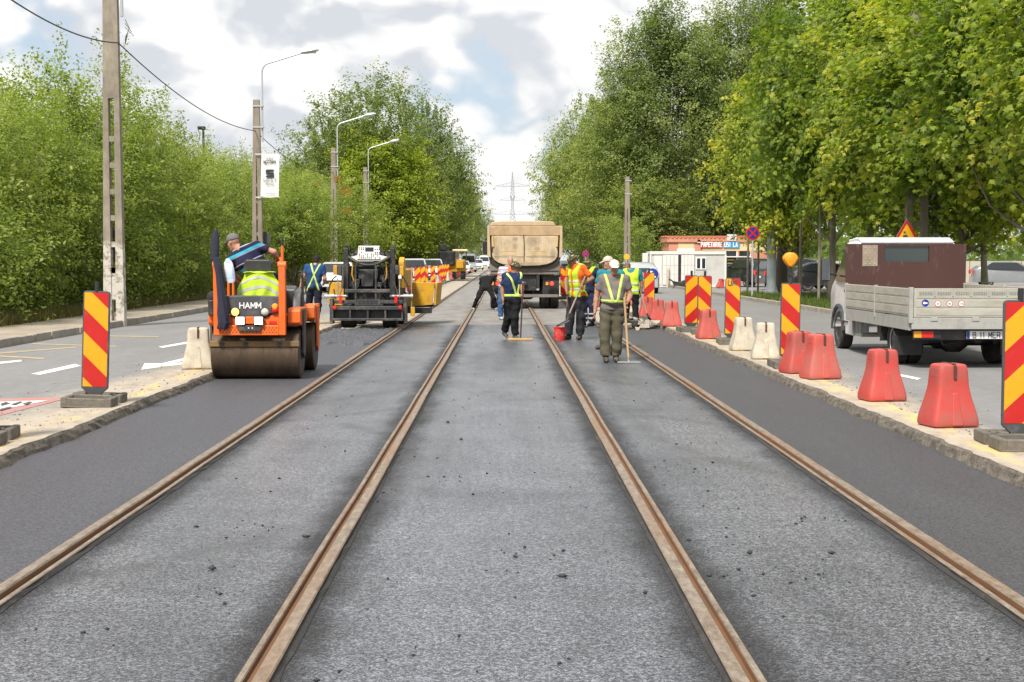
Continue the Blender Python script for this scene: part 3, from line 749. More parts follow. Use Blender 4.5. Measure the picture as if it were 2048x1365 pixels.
# kinds -----------------------------------------------------------------
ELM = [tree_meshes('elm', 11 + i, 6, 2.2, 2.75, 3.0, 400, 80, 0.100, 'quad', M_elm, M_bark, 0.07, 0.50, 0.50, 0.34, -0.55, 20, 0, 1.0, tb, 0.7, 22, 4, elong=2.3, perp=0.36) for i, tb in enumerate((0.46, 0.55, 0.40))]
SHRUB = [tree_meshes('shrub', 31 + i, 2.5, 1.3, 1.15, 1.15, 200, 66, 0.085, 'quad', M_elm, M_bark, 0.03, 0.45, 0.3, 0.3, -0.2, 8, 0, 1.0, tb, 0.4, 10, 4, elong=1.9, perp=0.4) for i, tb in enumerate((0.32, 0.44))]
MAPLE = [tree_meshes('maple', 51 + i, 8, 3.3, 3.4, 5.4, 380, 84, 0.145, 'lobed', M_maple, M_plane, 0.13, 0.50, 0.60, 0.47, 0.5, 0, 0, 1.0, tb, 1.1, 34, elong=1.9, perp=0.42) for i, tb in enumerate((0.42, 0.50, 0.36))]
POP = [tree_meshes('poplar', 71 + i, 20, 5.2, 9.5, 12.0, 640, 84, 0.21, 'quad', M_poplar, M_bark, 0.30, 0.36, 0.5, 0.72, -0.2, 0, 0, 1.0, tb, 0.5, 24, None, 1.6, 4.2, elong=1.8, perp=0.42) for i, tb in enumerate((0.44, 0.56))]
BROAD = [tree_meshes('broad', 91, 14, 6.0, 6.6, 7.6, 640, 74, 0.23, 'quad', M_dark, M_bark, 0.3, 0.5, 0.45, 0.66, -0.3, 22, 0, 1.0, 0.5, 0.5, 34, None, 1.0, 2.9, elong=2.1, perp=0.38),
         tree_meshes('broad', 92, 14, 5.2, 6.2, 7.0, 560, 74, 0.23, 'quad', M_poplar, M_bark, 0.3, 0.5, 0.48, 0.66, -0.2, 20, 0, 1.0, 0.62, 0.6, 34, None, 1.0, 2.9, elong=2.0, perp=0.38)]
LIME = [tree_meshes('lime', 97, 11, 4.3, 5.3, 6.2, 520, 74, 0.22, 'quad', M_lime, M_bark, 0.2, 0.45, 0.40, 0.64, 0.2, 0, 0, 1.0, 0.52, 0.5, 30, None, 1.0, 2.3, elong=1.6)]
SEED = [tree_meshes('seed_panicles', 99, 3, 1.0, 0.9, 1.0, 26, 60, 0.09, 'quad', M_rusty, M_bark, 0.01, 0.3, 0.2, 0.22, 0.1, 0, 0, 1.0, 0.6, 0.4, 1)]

# left hedge of elms behind the sidewalk ---------------------------------
rt = random.Random(21)
Gh = 'leafy elms in the hedge behind the left sidewalk'
hedge = []      # (photo x of the middle, photo y of the top, distance)
for x, ytop in [(-95, 135), (5, 175), (60, 195), (145, 95), (215, 120), (290, 215), (345, 265), (395, 300), (448, 305), (515, 335), (575, 330), (630, 345), (690, 372)]:
    hedge.append((x, ytop, 13.3 * FPX / (HX - x)))
hedge.sort(key=lambda q: q[0])
names = ['at the left picture edge', 'second from the left picture edge', 'third from the left picture edge', 'just left of the near concrete pole', 'right behind the near concrete pole',
         'just right of the near concrete pole', 'below the dark floodlight', 'above the roller driver', 'left of the hanging banner', 'right behind the hanging banner', 'beyond the banner, above the walking man',
         'left of the paver console', 'right behind the paver console']
for i, (x, yt, Y) in enumerate(hedge):
    top = at(x, yt, Y); h = top.z - 0.2
    m = ELM[i % 3]; s = h / 6.15
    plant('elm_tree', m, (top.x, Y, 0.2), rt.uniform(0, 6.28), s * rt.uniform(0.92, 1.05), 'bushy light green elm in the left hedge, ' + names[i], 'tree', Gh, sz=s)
# second row filling gaps behind
Gb = 'taller trees standing behind the left hedge'
for i, (x, yt, Y) in enumerate([(20, 150, 52), (200, 200, 62), (430, 290, 92), (490, 300, 100), (560, 315, 112), (300, 255, 74), (395, 280, 86)]):
    top = at(x, yt, Y); s = (top.z - 0.2) / 6.15
    plant('elm_tree', ELM[(i + 1) % 3], (top.x, Y, 0.2), rt.uniform(0, 6.28), s, 'elm rising behind the hedge, %s of its back row from the left' % ORD[[20, 200, 300, 395, 430, 490, 560].index(x)], 'tree', Gb)
# understory at the foot of the hedge
Gs = 'low bushes at the foot of the left hedge'
for i in range(16):
    Y = 31 + i * 2.7; x = -12.2 - rt.uniform(0, 0.5)
    plant('bush', SHRUB[i % 2], (x, Y, 0.18), rt.uniform(0, 6.28), rt.uniform(0.85, 1.35), 'low dark green bush at the hedge foot, %s from the near end' % ORD[i], 'bush', Gs)
# thin trunks and seed panicles near the paver
for X, Y, yt, lab in ((-10.9, 78, 340, 'elm leaning over the sidewalk left of the paver, tinged with orange seeds'), (-10.8, 99, 350, 'elm leaning over the sidewalk behind the paver')):
    top = at(HX + X * FPX / Y, yt, Y); s = (top.z - .2) / 6.15
    te = plant('elm_tree', ELM[0], (X, Y, .2), 1.0, s * 1.25, lab, 'tree', 'elms leaning over the left sidewalk', sz=s)
    if Y == 78:
        for dx, dz, q in ((2.3, 4.6, .30), (2.0, 5.3, .22), (2.4, 3.7, .20), (1.2, 5.2, .15)):
            o = link(bpy.data.objects.new('seed_panicles', SEED[0][0]), te); o.matrix_parent_inverse = Matrix.Identity(4)
            o.location = Vector((math.cos(1.0) * dx - math.sin(1.0) * 1.2, -math.sin(1.0) * dx - math.cos(1.0) * 1.2, dz)); o.scale = (q, q, q * 1.3)

# big crowns beyond the hedge
def big(m, x, yt, Y, label, sc=None, kind='broadleaf_tree', group=None, hh=14.2, rz=None, sx=None):
    top = at(x, yt, Y); s = (top.z - 0.1) / hh
    return plant(kind, m, (top.x, Y, 0.1), rt.uniform(0, 6.28) if rz is None else rz, sx or s, label, 'tree', group, sz=s)
GL = 'big trees along the left side of the road'
big(BROAD[0], 735, 180, 124, 'huge dark green round tree behind the lime green one', group=GL, sx=1.08)
big(LIME[0], 760, 240, 120, 'lime green tree behind the two far street lamps', group=GL, hh=11.6, kind='lime_tree')
big(BROAD[0], 838, 215, 150, 'dark green tree right of the lime green crown', group=GL, sx=0.95)
big(BROAD[1], 872, 290, 185, 'olive green tree above the far striped panels', group=GL, sx=0.8)
big(BROAD[0], 900, 322, 215, 'dark tree above the yellow and black machine', group=GL, sx=0.85)
big(BROAD[1], 928, 365, 300, 'farthest olive tree left of the sand coloured truck', group=GL, sx=0.8)
big(BROAD[0], 690, 260, 135, 'dark tree left of the lime green crown', group=GL, sx=0.95)
big(BROAD[1], 850, 395, 150, 'low olive tree above the queue of cars', group=GL, sx=0.72)
big(BROAD[0], 800, 400, 128, 'low dark tree under the lime green crown', group=GL, sx=0.7)
big(BROAD[0], 962, 432, 420, 'distant tree left of the pylon foot', group=GL, sx=0.9)

# right: poplars, broadleaf, then the near maples
GR = 'tall poplars on the right side of the road'
big(POP[0], 1335, -90, 116, 'tall dark poplar topping the picture above the white cabin', group=GR, hh=22, kind='poplar_tree', sx=1.05)
big(POP[1], 1445, -60, 119, 'tall poplar behind the near maples', group=GR, hh=22, kind='poplar_tree', sx=1.0)
big(POP[1], 1252, 60, 118, 'tall grey green poplar left of the topmost one', group=GR, hh=22, kind='poplar_tree', sx=0.9)
big(POP[0], 1540, -120, 122, 'tall poplar half hidden behind the yellow green maples', group=GR, hh=22, kind='poplar_tree', sx=1.1)
GR2 = 'broad trees along the right side of the road'
big(BROAD[1], 1205, 165, 138, 'broad green tree with a twiggy top left of the poplars', group=GR2, hh=14.2, sx=1.02)
big(BROAD[1], 1168, 250, 160, 'broad green tree whose branches reach over the road', group=GR2, hh=14.2, sx=0.85)
big(BROAD[0], 1152, 335, 215, 'farthest green tree right of the sand coloured truck', group=GR2, hh=14.2, sx=0.9)
big(BROAD[0], 1290, 300, 125, 'dark tree behind the double lamp pole', group=GR2, hh=14.2, sx=0.85)
big(BROAD[0], 1390, 390, 124, 'dark tree right behind the shop roof', group=GR2, hh=14.2, sx=0.95)
big(BROAD[0], 1510, 370, 124, 'dark tree behind the shop right end', group=GR2, hh=14.2, sx=0.95)
big(BROAD[0], 1230, 420, 150, 'low dark tree behind the workers', group=GR2, hh=14.2, sx=0.8)
big(BROAD[1], 1312, 340, 113, 'low dark tree behind the cabin left end', group=GR2, hh=14.2, sx=0.8)
big(SHRUB[1], 1250, 440, 96, 'bright green young tree in front of the double lamp pole', group=GR2, hh=2.4, kind='young_tree', sx=1.2)
GM = 'yellow green maples along the right verge'
for i, (x, Y, h, s, lab) in enumerate([
        (2120, 33, 9.4, 1.12, 'maple whose crown fills the upper right picture corner'),
        (1930, 40, 9.2, 1.12, 'maple above the white truck cab'),
        (1800, 46, 10.6, 1.10, 'maple left of the truck cab with bright yellow green tips'),
        (1660, 54, 11.6, 1.12, 'maple on the thin pale trunk on the lawn'),
        (1575, 63, 9.8, 0.92, 'maple over the grey steel pole'),
        (1600, 66, 8.8, 0.85, 'small maple in front of the shop sign'),
        (2080, 47, 9.8, 1.15, 'maple behind the far right one'),
        (1960, 58, 9.8, 1.1, 'maple far behind the truck headboard'),
        (1740, 70, 13.5, 1.25, 'maple at the back of the lawn'),
        (1545, 100, 9.8, 0.95, 'maple leaning over the white cabin roof'),
        (2300, 27, 8.6, 1.0, 'maple mostly beyond the right picture edge')]):
    X = (x - 1005) * Y / FPX
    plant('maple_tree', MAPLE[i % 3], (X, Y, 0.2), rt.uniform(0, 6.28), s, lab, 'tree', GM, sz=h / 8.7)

# far-off wood closing the horizon on both sides
def far_wood():
    r = np.random.default_rng(5); n = 26000
    side = r.random(n) < 0.5
    Y = np.where(side, r.uniform(80, 420, n), r.uniform(122, 420, n))
    X = np.where(side, -16 - 40 * r.random(n), 20 + 70 * r.random(n))
    H = 5 + 3.0 * np.sin(X * 0.35 + 1) + 2.5 * np.sin(Y * 0.11); Z = H * r.random(n) ** 0.7
    N = r.normal(size=(n, 3)) + np.array([0, -0.3, 0.6]); N /= np.linalg.norm(N, axis=1, keepdims=True)
    me = leaves_mesh('far_wood', np.stack([X, Y, Z], -1), N, r.uniform(0.7, 1.6, n), np.clip(0.4 + r.normal(0, 0.14, n), 0, 1), 'quad', M_dark, r)
    tag(link(bpy.data.objects.new('far_wood', me)), 'distant dark green wood behind the roadside trees', 'wood', kind='stuff')
far_wood()
def blades(name, label, n, fx, fy, z, hgt, cols, seed):
    r = np.random.default_rng(seed); X = fx(r, n); Y = fy(r, n); h = hgt * r.uniform(0.4, 1.3, n)
    a = r.random(n) * 6.28; w = 0.008 + 0.010 * r.random(n); lx = r.normal(0, 0.35, n) * h; ly = r.normal(0, 0.35, n) * h
    B = np.stack([X, Y, np.full(n, z)], -1)
    V = np.stack([B + np.stack([np.cos(a) * w, np.sin(a) * w, 0 * a], -1), B - np.stack([np.cos(a) * w, np.sin(a) * w, 0 * a], -1), B + np.stack([lx, ly, h], -1)], 1).reshape(-1, 3)
    me = np_mesh(name, V, np.arange(3 * n).reshape(-1, 3)); at_ = me.attributes.new('tint', 'FLOAT', 'POINT'); at_.data.foreach_set('value', np.repeat(np.clip(r.normal(0.5, 0.2, n), 0, 1), 3).astype(np.float32))
    me.materials.append(cols); tag(link(bpy.data.objects.new(name, me)), label, 'grass', kind='stuff')
M_lawn = leaf_mat('grass_green', (0.035, 0.06, 0.012), (0.085, 0.13, 0.022), (0.14, 0.19, 0.035), (0.24, 0.23, 0.07), 0.3)
M_dry = leaf_mat('grass_dry', (0.06, 0.07, 0.018), (0.14, 0.13, 0.04), (0.24, 0.20, 0.08), (0.38, 0.30, 0.14), 0.3)
blades('lawn_grass', 'green grass on the verge under the maples', 42000, lambda r, n: 9.7 + 9 * r.random(n) ** 1.5, lambda r, n: 22 + 43 * r.random(n), 0.21, 0.16, M_lawn, 1)
blades('dry_grass', 'dry weeds between sidewalk and hedge', 26000, lambda r, n: -10.75 - 0.9 * r.random(n) ** 0.7, lambda r, n: 28 + 60 * r.random(n) ** 1.2, 0.19, 0.30, M_dry, 2)
# ------------------------------------------------------------------ street furniture and signs
M_conc = mat('pole_concrete', (0.27, 0.23, 0.185), 0.85, 0, 0.25, 4, (0.15, 0.125, 0.10), 0.4, 3, 0.4, 40, stretch=(1, 1, 0.4))
M_galv = mat('galvanised_steel', (0.50, 0.52, 0.54), 0.45, 0.35, 0.12, 6, (0.35, 0.34, 0.33), 0.2, 3)
M_steelpaint = mat('grey_painted_steel', (0.36, 0.40, 0.45), 0.5, 0, 0.1, 3, (0.24, 0.23, 0.2), 0.25, 3)
M_black = mat('black_plastic', (0.018, 0.018, 0.020), 0.5, 0, 0.2, 6, (0.10, 0.095, 0.085), 0.2, 4)
M_rubber = mat('recycled_rubber', (0.115, 0.105, 0.09), 0.85, 0, 0.3, 9, (0.21, 0.18, 0.145), 0.45, 6, 0.5, 60)
M_dgrey = mat('dark_grey_frame', (0.055, 0.058, 0.062), 0.5, 0, 0.15, 6, (0.2, 0.18, 0.16), 0.2, 5)
def whitewashed():
    t = NT('pole_concrete_whitewashed'); o = t.obj(); x, y, z = t.xyz(o)
    n = t.noise(t.scalev(o, (1, 1, .5)), 5, 5, .6)
    c = t.ramp(n, [(0.3, (0.17, 0.145, 0.11)), (0.7, (0.32, 0.28, 0.225))])
    e = t.math('MULTIPLY', t.math('SUBTRACT', t.math('ADD', 1.55, t.math('MULTIPLY', t.noise(o, 2.2, 4), 0.7)), z), 6.0, True)
    fl = t.ramp(t.noise(o, 7, 6, 0.7), [(0.42, 0.0), (0.5, 1.0)])
    c = t.mix(t.math('MULTIPLY', e, fl), c, (0.52, 0.49, 0.44))
    return t.done(t.bsdf(c, 0.85, 0, t.bump(n, 0.4, 0.02)))
M_wpole = whitewashed()
M_cable = mat('black_cable', (0.02, 0.02, 0.02), 0.6)

def pole(name, label, loc, H, lamp=True, arm=2.05, flip=1, mtl=None, taper=(0.46, 0.24), split=0.70, lamp_up=1.5, group='concrete street lamp poles'):
    "two-legged precast concrete pole with rungs; optional lamp bracket"
    t = thing(name, label, 'street lamp' if lamp else 'pole', loc, 0, group); m = mtl or M_conc
    def w(z): return taper[0] + (taper[1] - taper[0]) * z / H
    zs = H * split
    for s in (-1, 1):
        def leg(z): return s * (w(z) / 2)
        th = 0.205
        a, b = leg(-.2), leg(zs)
        MB().hexa([(a if s < 0 else a - th, -.12, -.2), (a + th if s < 0 else a, -.12, -.2), (a + th if s < 0 else a, .12, -.2), (a if s < 0 else a - th, .12, -.2),
                   (b if s < 0 else b - .13, -.1, zs), (b + .13 if s < 0 else b, -.1, zs), (b + .13 if s < 0 else b, .1, zs), (b if s < 0 else b - .13, .1, zs)]).build('leg', m, t, bevel=0.012)
    k = 0; z = 0.0
    for z in [0.5 + i * 0.62 for i in range(int((zs - 0.6) / 0.62))]:
        g = w(z) / 2 - 0.13
        if g < 0.03: break
        MB().box(-g - .03, g + .03, -.085, .085, z, z + (0.75 if z < 0.6 else 0.13)).build('rung', m, t)
    b = w(zs) / 2; e = w(H) / 2
    MB().hexa([(-b, -.098, zs - .02), (b, -.098, zs - .02), (b, .098, zs - .02), (-b, .098, zs - .02), (-e, -.085, H), (e, -.085, H), (e, .085, H), (-e, .085, H)]).build('shaft', m, t, bevel=0.012)
    for z in (H - .25, H - 1.05):
        MB().box(-w(z) / 2 - .015, w(z) / 2 + .14, -.115, .115, z - .025, z + .025).build('clamp', M_galv, t)
    if lamp:
        x0 = e + 0.10; pts = [(x0, 0, H - 1.6), (x0, 0, H + lamp_up - .45)]
        for a in range(0, 80, 13): pts.append((x0 + flip * .35 * (1 - math.cos(R(a))), 0, H + lamp_up - .45 + .35 * math.sin(R(a))))
        pts.append((x0 + flip * arm * .75, 0, H + lamp_up + .28))
        MB().tube(pts, 0.036, 8).build('bracket_tube', M_galv, t, smooth=True)
        hx, hz = x0 + flip * arm * .72, H + lamp_up + .27
        prof = []
        mb = MB()
        rings = []
        for u, ww, hh in ((0, .05, .05), (.10, .11, .09), (.30, .16, .13), (.58, .15, .11), (.74, .04, .04)):
            cx = hx + flip * u * 0.95; cz = hz + .16 * u
            rings.append([(cx, math.cos(R(a)) * ww, cz + math.sin(R(a)) * hh * (1.0 if math.sin(R(a)) > 0 else .6)) for a in range(0, 360, 30)])
        mb.loft(rings); mb.build('lamp_head', M_galv, t, smooth=True)
        MB().grid(lambda u, v: (hx + flip * (.2 + .40 * u) , -.10 + .2 * v, hz + .035 - .05 * math.sin(math.pi * v)), 6, 6).build('lamp_glass', mat('lamp_glass', (.75, .75, .72), .2), t)
    return t
def xs(px, Y): return (px - HX) * Y / FPX
p1_ = pole('utility_pole', 'near two-legged concrete pole with whitewashed foot on the left sidewalk', (xs(231, 35.7), 35.7, .24), 8.75, True, mtl=M_wpole, taper=(.50, .32), split=.60)
p2_ = pole('utility_pole', 'concrete lamp pole carrying the hanging banner', (xs(517, 57.8), 57.8, .24), 7.55)
pole('utility_pole', 'concrete lamp pole rising left of the lime green crown', (xs(669, 84.5), 84.5, .24), 7.7)
pole('utility_pole', 'concrete lamp pole in front of the lime green crown', (xs(732, 105.6), 105.6, .24), 7.9)
pole('utility_pole', 'slim far lamp pole beside the sand coloured truck', (xs(966, 316), 316, .1), 6.9)
pole('utility_pole', 'two-legged concrete pole rising among the right trees', (xs(1254, 92), 92, .2), 6.55, False, group='right concrete poles')
pole('utility_pole', 'two-legged concrete pole behind the triangular roadworks sign', (xs(1832, 40), 40, .2), 8.0, False, taper=(.62, .5), split=.9, group='right concrete poles')

# overhead cable between the left poles
def cable():
    A = at(-60, -60, 22); B = Vector((xs(247, 35.7), 35.6, 0)); B.z = at(247, 86, 35.6).z
    C = Vector((xs(515, 57.8), 57.7, 0)); C.z = at(515, 262, 57.7).z
    D = Vector((xs(668, 84.5), 84.4, at(668, 345, 84.4).z)); E = Vector((xs(733, 105.6), 105.5, at(733, 345, 105.5).z))
    def sag(p, q, s, n=18): return [p.lerp(q, i / n) - Vector((0, 0, s * 4 * (i / n) * (1 - i / n))) for i in range(n + 1)]
    mb = MB()
    for p, q, s in ((A, B, .25), (B, C, .42), (C, D, .5), (D, E, .3)): mb.tube(sag(p, q, s), 0.015, 6)
    tag(mb.build('overhead_cable', M_cable, smooth=True), 'black twisted overhead cable slung between the left poles', 'cable')
    t = thing('cable_drop', 'thin grey cable loops hanging on the near concrete pole', 'cable', (xs(247, 35.7) + .18, 35.55, 0))
    for k in range(3):
        z0 = at(250, 40 + 8 * k, 35.6).z; z1 = at(250, 90, 35.6).z
        MB().tube([(0, 0, z0), (.10 + .05 * k, 0, z0 - .2), (.06 - .03 * k, 0, (z0 + z1) / 2), (.0, 0, z1)], 0.008, 5).build('cable_loop', M_cable, t)
cable()
# banner on the second pole
def banner():
    s = FPX / 57.8; c = at(540, 352, 57.6)
    t = thing('banner', 'white hanging advertising banner on the second concrete pole', 'banner', (c.x, 57.6, c.z), R(0))
    w, h = 36 / s / 2, 85 / s / 2
    mw = mat('banner_vinyl', (.74, .74, .75), .5, 0, .06, 2); md = mat('banner_print', (.03, .035, .04), .5); mg = mat('banner_print_grey', (.22, .24, .25), .5)
    sh = 0.045
    def P(u, v): return ((-w + 2 * w * u) + sh * v - sh / 2, .02 * math.sin(3 * u + 2 * v), -h + 2 * h * v + .03 * (1 - u))
    MB().grid(lambda u, v: P(u, 1 - v), 6, 10).build('sheet', mw, t, solid=0.006)
    for v in (0, 1):
        MB().cyl((-w - .22, 0.03, (h if v else -h)), (w, 0.03, (h if v else -h)), .015, 8).build('rod', M_galv, t)
    f = -.035
    block_text('AWA', .10, mg, t, (.0, f, .66), weight=.12); block_text('MOTORS', .10, md, t, (0, f, .52), .55, .25)
    for k, (z, d) in enumerate(((.20, 1), (.085, 1), (-.03, 1))):
        MB().prism([(-.155, z - .035), (.12, z - .035), (.155, z), (.155, z + .035), (-.12, z + .035), (-.155, z)], 'y', f, f + .004).build('emblem_bar', md, t)
    MB().prism([(-.155, .12), (-.02, .12), (.0, .165), (-.155, .165)], 'y', f, f + .004).build('emblem_bar', md, t)
    MB().prism([(.155, .05), (.02, .05), (.0, .005), (.155, .005)], 'y', f, f + .004).build('emblem_bar', md, t)
    block_text('SEAT', .11, mg, t, (0, f, -.17), .95, .3, .13); text('Service', .10, md, t, (0, f, -.32)); text('awamotors.ro', .065, md, t, (0.02, f, -.68))
banner()
# floodlight mast behind the hedge
def floodlight():
    Y = 95; b = at(407, 300, Y); t = thing('floodlight_mast', 'dark floodlight mast rising above the left hedge', 'floodlight', (b.x, Y, 0))
    top = at(407, 258, Y).z
    MB().cyl((0, 0, 0), (0, 0, top), .075, 8).build('mast', M_black, t)
    MB().box(-.32, .12, -.25, .2, top - .02, top + .14).build('lamp_box', M_black, t, bevel=.02)
    MB().box(-.34, .30, -.03, .03, top - .06, top - .02).build('crossbar', M_black, t)
floodlight()

# ---- delineator panels
def stripes(name, sgn):
    t = NT(name); o = t.obj(); x, y, z = t.xyz(o)
    q = t.math('FRACT', t.math('ADD', t.math('DIVIDE', t.math('ADD', z, t.math('MULTIPLY', x, sgn * 0.95)), 0.50), 0.65))
    m = t.math('MULTIPLY', t.math('SUBTRACT', q, 0.5), 400.0, True)
    n = t.noise(o, 3.0, 5, .6)
    dk = t.math('ADD', 0.82, t.math('MULTIPLY', n, 0.36))
    c = t.mix(m, (0.47, 0.014, 0.012), (0.70, 0.33, 0.008))
    sc = t.n('VectorMath', operation='SCALE'); t.put(sc.inputs[0], c); t.put(sc.inputs['Scale'], dk)
    gr = t.ramp(t.noise(o, 6.0, 7, .72), [(0.56, 0.0), (0.74, 1.0)])
    c = t.mix(t.math('MULTIPLY', gr, 0.55), sc.outputs[0], (0.20, 0.13, 0.08))
    return t.done(t.bsdf(c, 0.34, 0, None, 0.5))
M_str = {1: stripes('stripes_down_right', 1), -1: stripes('stripes_up_right', -1)}
M_amber = mat('amber_lens', (0.80, 0.30, 0.012), 0.25, 0, 0.15, 20, bump=0.5, bscale=70)
def panel_meshes():
    W, Hh = 0.145, 0.52       # half sizes
    proto = {}
    for sg in (1, -1):
        t = thing('delineator_panel', 'x', 'delineator')
        zc = 0.80
        def off(mb): return mb
        f = MB(); n = 6
        rr = .03
        out = [(-W, .18), (-.06, .10), (.06, .10), (W, .18), (W, 1.24 - rr), (W - .01, 1.24 - .008), (W - rr, 1.24), (-W + rr, 1.24), (-W + .01, 1.24 - .008), (-W, 1.24 - rr)]
        MB().prism(out, 'y', -.020, .020).build('frame', M_dgrey, t, bevel=0.006)
        MB().box(-W + .016, W - .016, -.0225, -.0195, .195, 1.222).build('striped_face', M_str[sg], t)
        MB().cyl((0, 0, 1.23), (0, 0, 1.34), .026, 10).build('top_peg', M_black, t)
        MB().box(-.05, .05, -.02, .02, .03, .11).build('foot_tenon', M_dgrey, t)
        # recycled rubber base: two trays with raised rims
        for s in (-1, 1):
            y0, y1 = (-.42, -.06) if s < 0 else (.06, .42)
            mb = MB(); w2 = .24
            mb.hexa([(-w2 - .03, y0, 0), (w2 + .03, y0, 0), (w2 + .03, y1, 0), (-w2 - .03, y1, 0), (-w2, y0 + .03, .035), (w2, y0 + .03, .035), (w2, y1, .035), (-w2, y1, .035)])
            for a, b in ((-w2 - .03, -w2 + .04), (w2 - .04, w2 + .03)):
                mb.box(a, b, y0 + .01, y1, .001, .105)
            mb.box(-w2 + .03, w2 - .03, y1 - .06 if s < 0 else y0, y1 if s < 0 else y0 + .06, .002, .115)
            mb.box(-w2 + .03, w2 - .03, y0 + .012 if s < 0 else y1 - .07, y0 + .07 if s < 0 else y1 - .012, .002, .10)
            mb.build('base_tray', M_rubber, t, bevel=0.014)
        for x in (-.13, .13):
            MB().box(x - .04, x + .04, -.058, .058, .02, .125).build('base_bridge', M_rubber, t, bevel=0.01)
        proto[sg] = t
    return proto
PANEL = panel_meshes(); _used = {1: False, -1: False}
def panel(X, Y, sg, label, rz=0.0, lean=0.0, z=0.10, group='striped delineator panels', lamp=False):
    o = PANEL[sg] if not _used[sg] else copy_tree(PANEL[sg]); _used[sg] = True
    o.location = (X, Y, z); o.rotation_euler = (0, lean, rz); o['label'] = label; o['group'] = group
    return o
def warning_lamp(X, Y, z, label, s=1.0):
    t = thing('warning_lamp', label, 'warning lamp', (X, Y, z))
    MB().cyl((0, 0, 0), (0, 0, .16), .02, 8).build('stem', M_black, t)
    MB().box(-.035, .035, -.03, .03, .0, .05).build('clip', M_black, t, bevel=.005)
    rings = []
    def shape(k, y, sc):
        pts = []
        for a in range(0, 360, 15):
            c, s_ = math.cos(R(a)), math.sin(R(a)); w = .112 if s_ > .1 else .112 * (1 - .42 * (.1 - s_)); c = math.copysign(abs(c) ** (.72 if s_ > 0 else 1.0), c)
            pts.append((c * w * sc, y, (.255 + (s_ if s_ < 0 else abs(s_) ** 1.5 * .72) * .125 * sc)))
        return pts
    MB().loft([shape(0, -.055, .55), shape(0, -.045, .86), shape(0, -.02, 1), shape(0, .02, 1), shape(0, .045, .86), shape(0, .055, .55)]).build('lens', M_amber, t, smooth=True)
    MB().loft([shape(0, -.012, 1.06), shape(0, .012, 1.06)]).build('rim', mat('amber_rim', (.75, .30, .02), .4), t)
    return t
panel(-4.47, 16.4, 1, 'big striped delineator panel standing at the left road edge', R(2), R(2.2))
panel(-4.56, 13.0, 1, 'delineator panel mostly beyond the left picture edge', R(5))
panel(4.38, 12.65, -1, 'nearest striped panel cut by the right picture edge', R(-3))
panel(4.22, 22.0, 1, 'striped panel topped by an amber warning lamp', R(-2), R(.6))
warning_lamp(4.22, 22.0, 1.44, 'amber warning lamp on top of a striped panel near the white truck')
pu = panel(4.32, 28.2, 1, 'striped panel with UM painted in its top corner', R(-4), R(.8))
block_text('UM', .095, M_blackp, pu, (-.02, -.026, 1.145))
panel(4.15, 33.0, -1, 'left striped panel of the pair behind the lone red barrier', R(2), R(.5))
panel(4.30, 32.0, 1, 'right striped panel of the pair behind the lone red barrier', R(-5), R(1.0))
panel(3.92, 40.0, -1, 'striped panel beside the blue arrow sign', R(1), R(-.5))
# row of panels receding on the left behind the paver, and the few on the right
for i, (x, Y, sg) in enumerate([(820, 68, -1), (836, 69, -1), (845, 76, -1), (851, 80, 1), (866, 86, -1), (879, 96, -1), (884, 101, -1), (889, 106, -1), (895, 114, -1), (900, 120, -1), (908, 132, -1), (923, 160, -1), (951, 245, 1), (955, 262, -1), (963, 300, 1)]):
    panel(xs(x, Y), Y, sg, 'small far striped panel behind the paver, %s of its row from the left' % ORD[i], rt.uniform(-.2, .2), rt.uniform(-.02, .02), group='far left row of striped panels')
for i, (x, Y, sg) in enumerate([(1128, 60, 1), (1139, 64, -1), (1192, 57, -1), (1202, 58, 1)]):
    panel(xs(x, Y), Y, sg, 'striped panel behind the men right of the truck, %s from the left' % ORD[i], rt.uniform(-.2, .2), 0, group='right back row of striped panels')

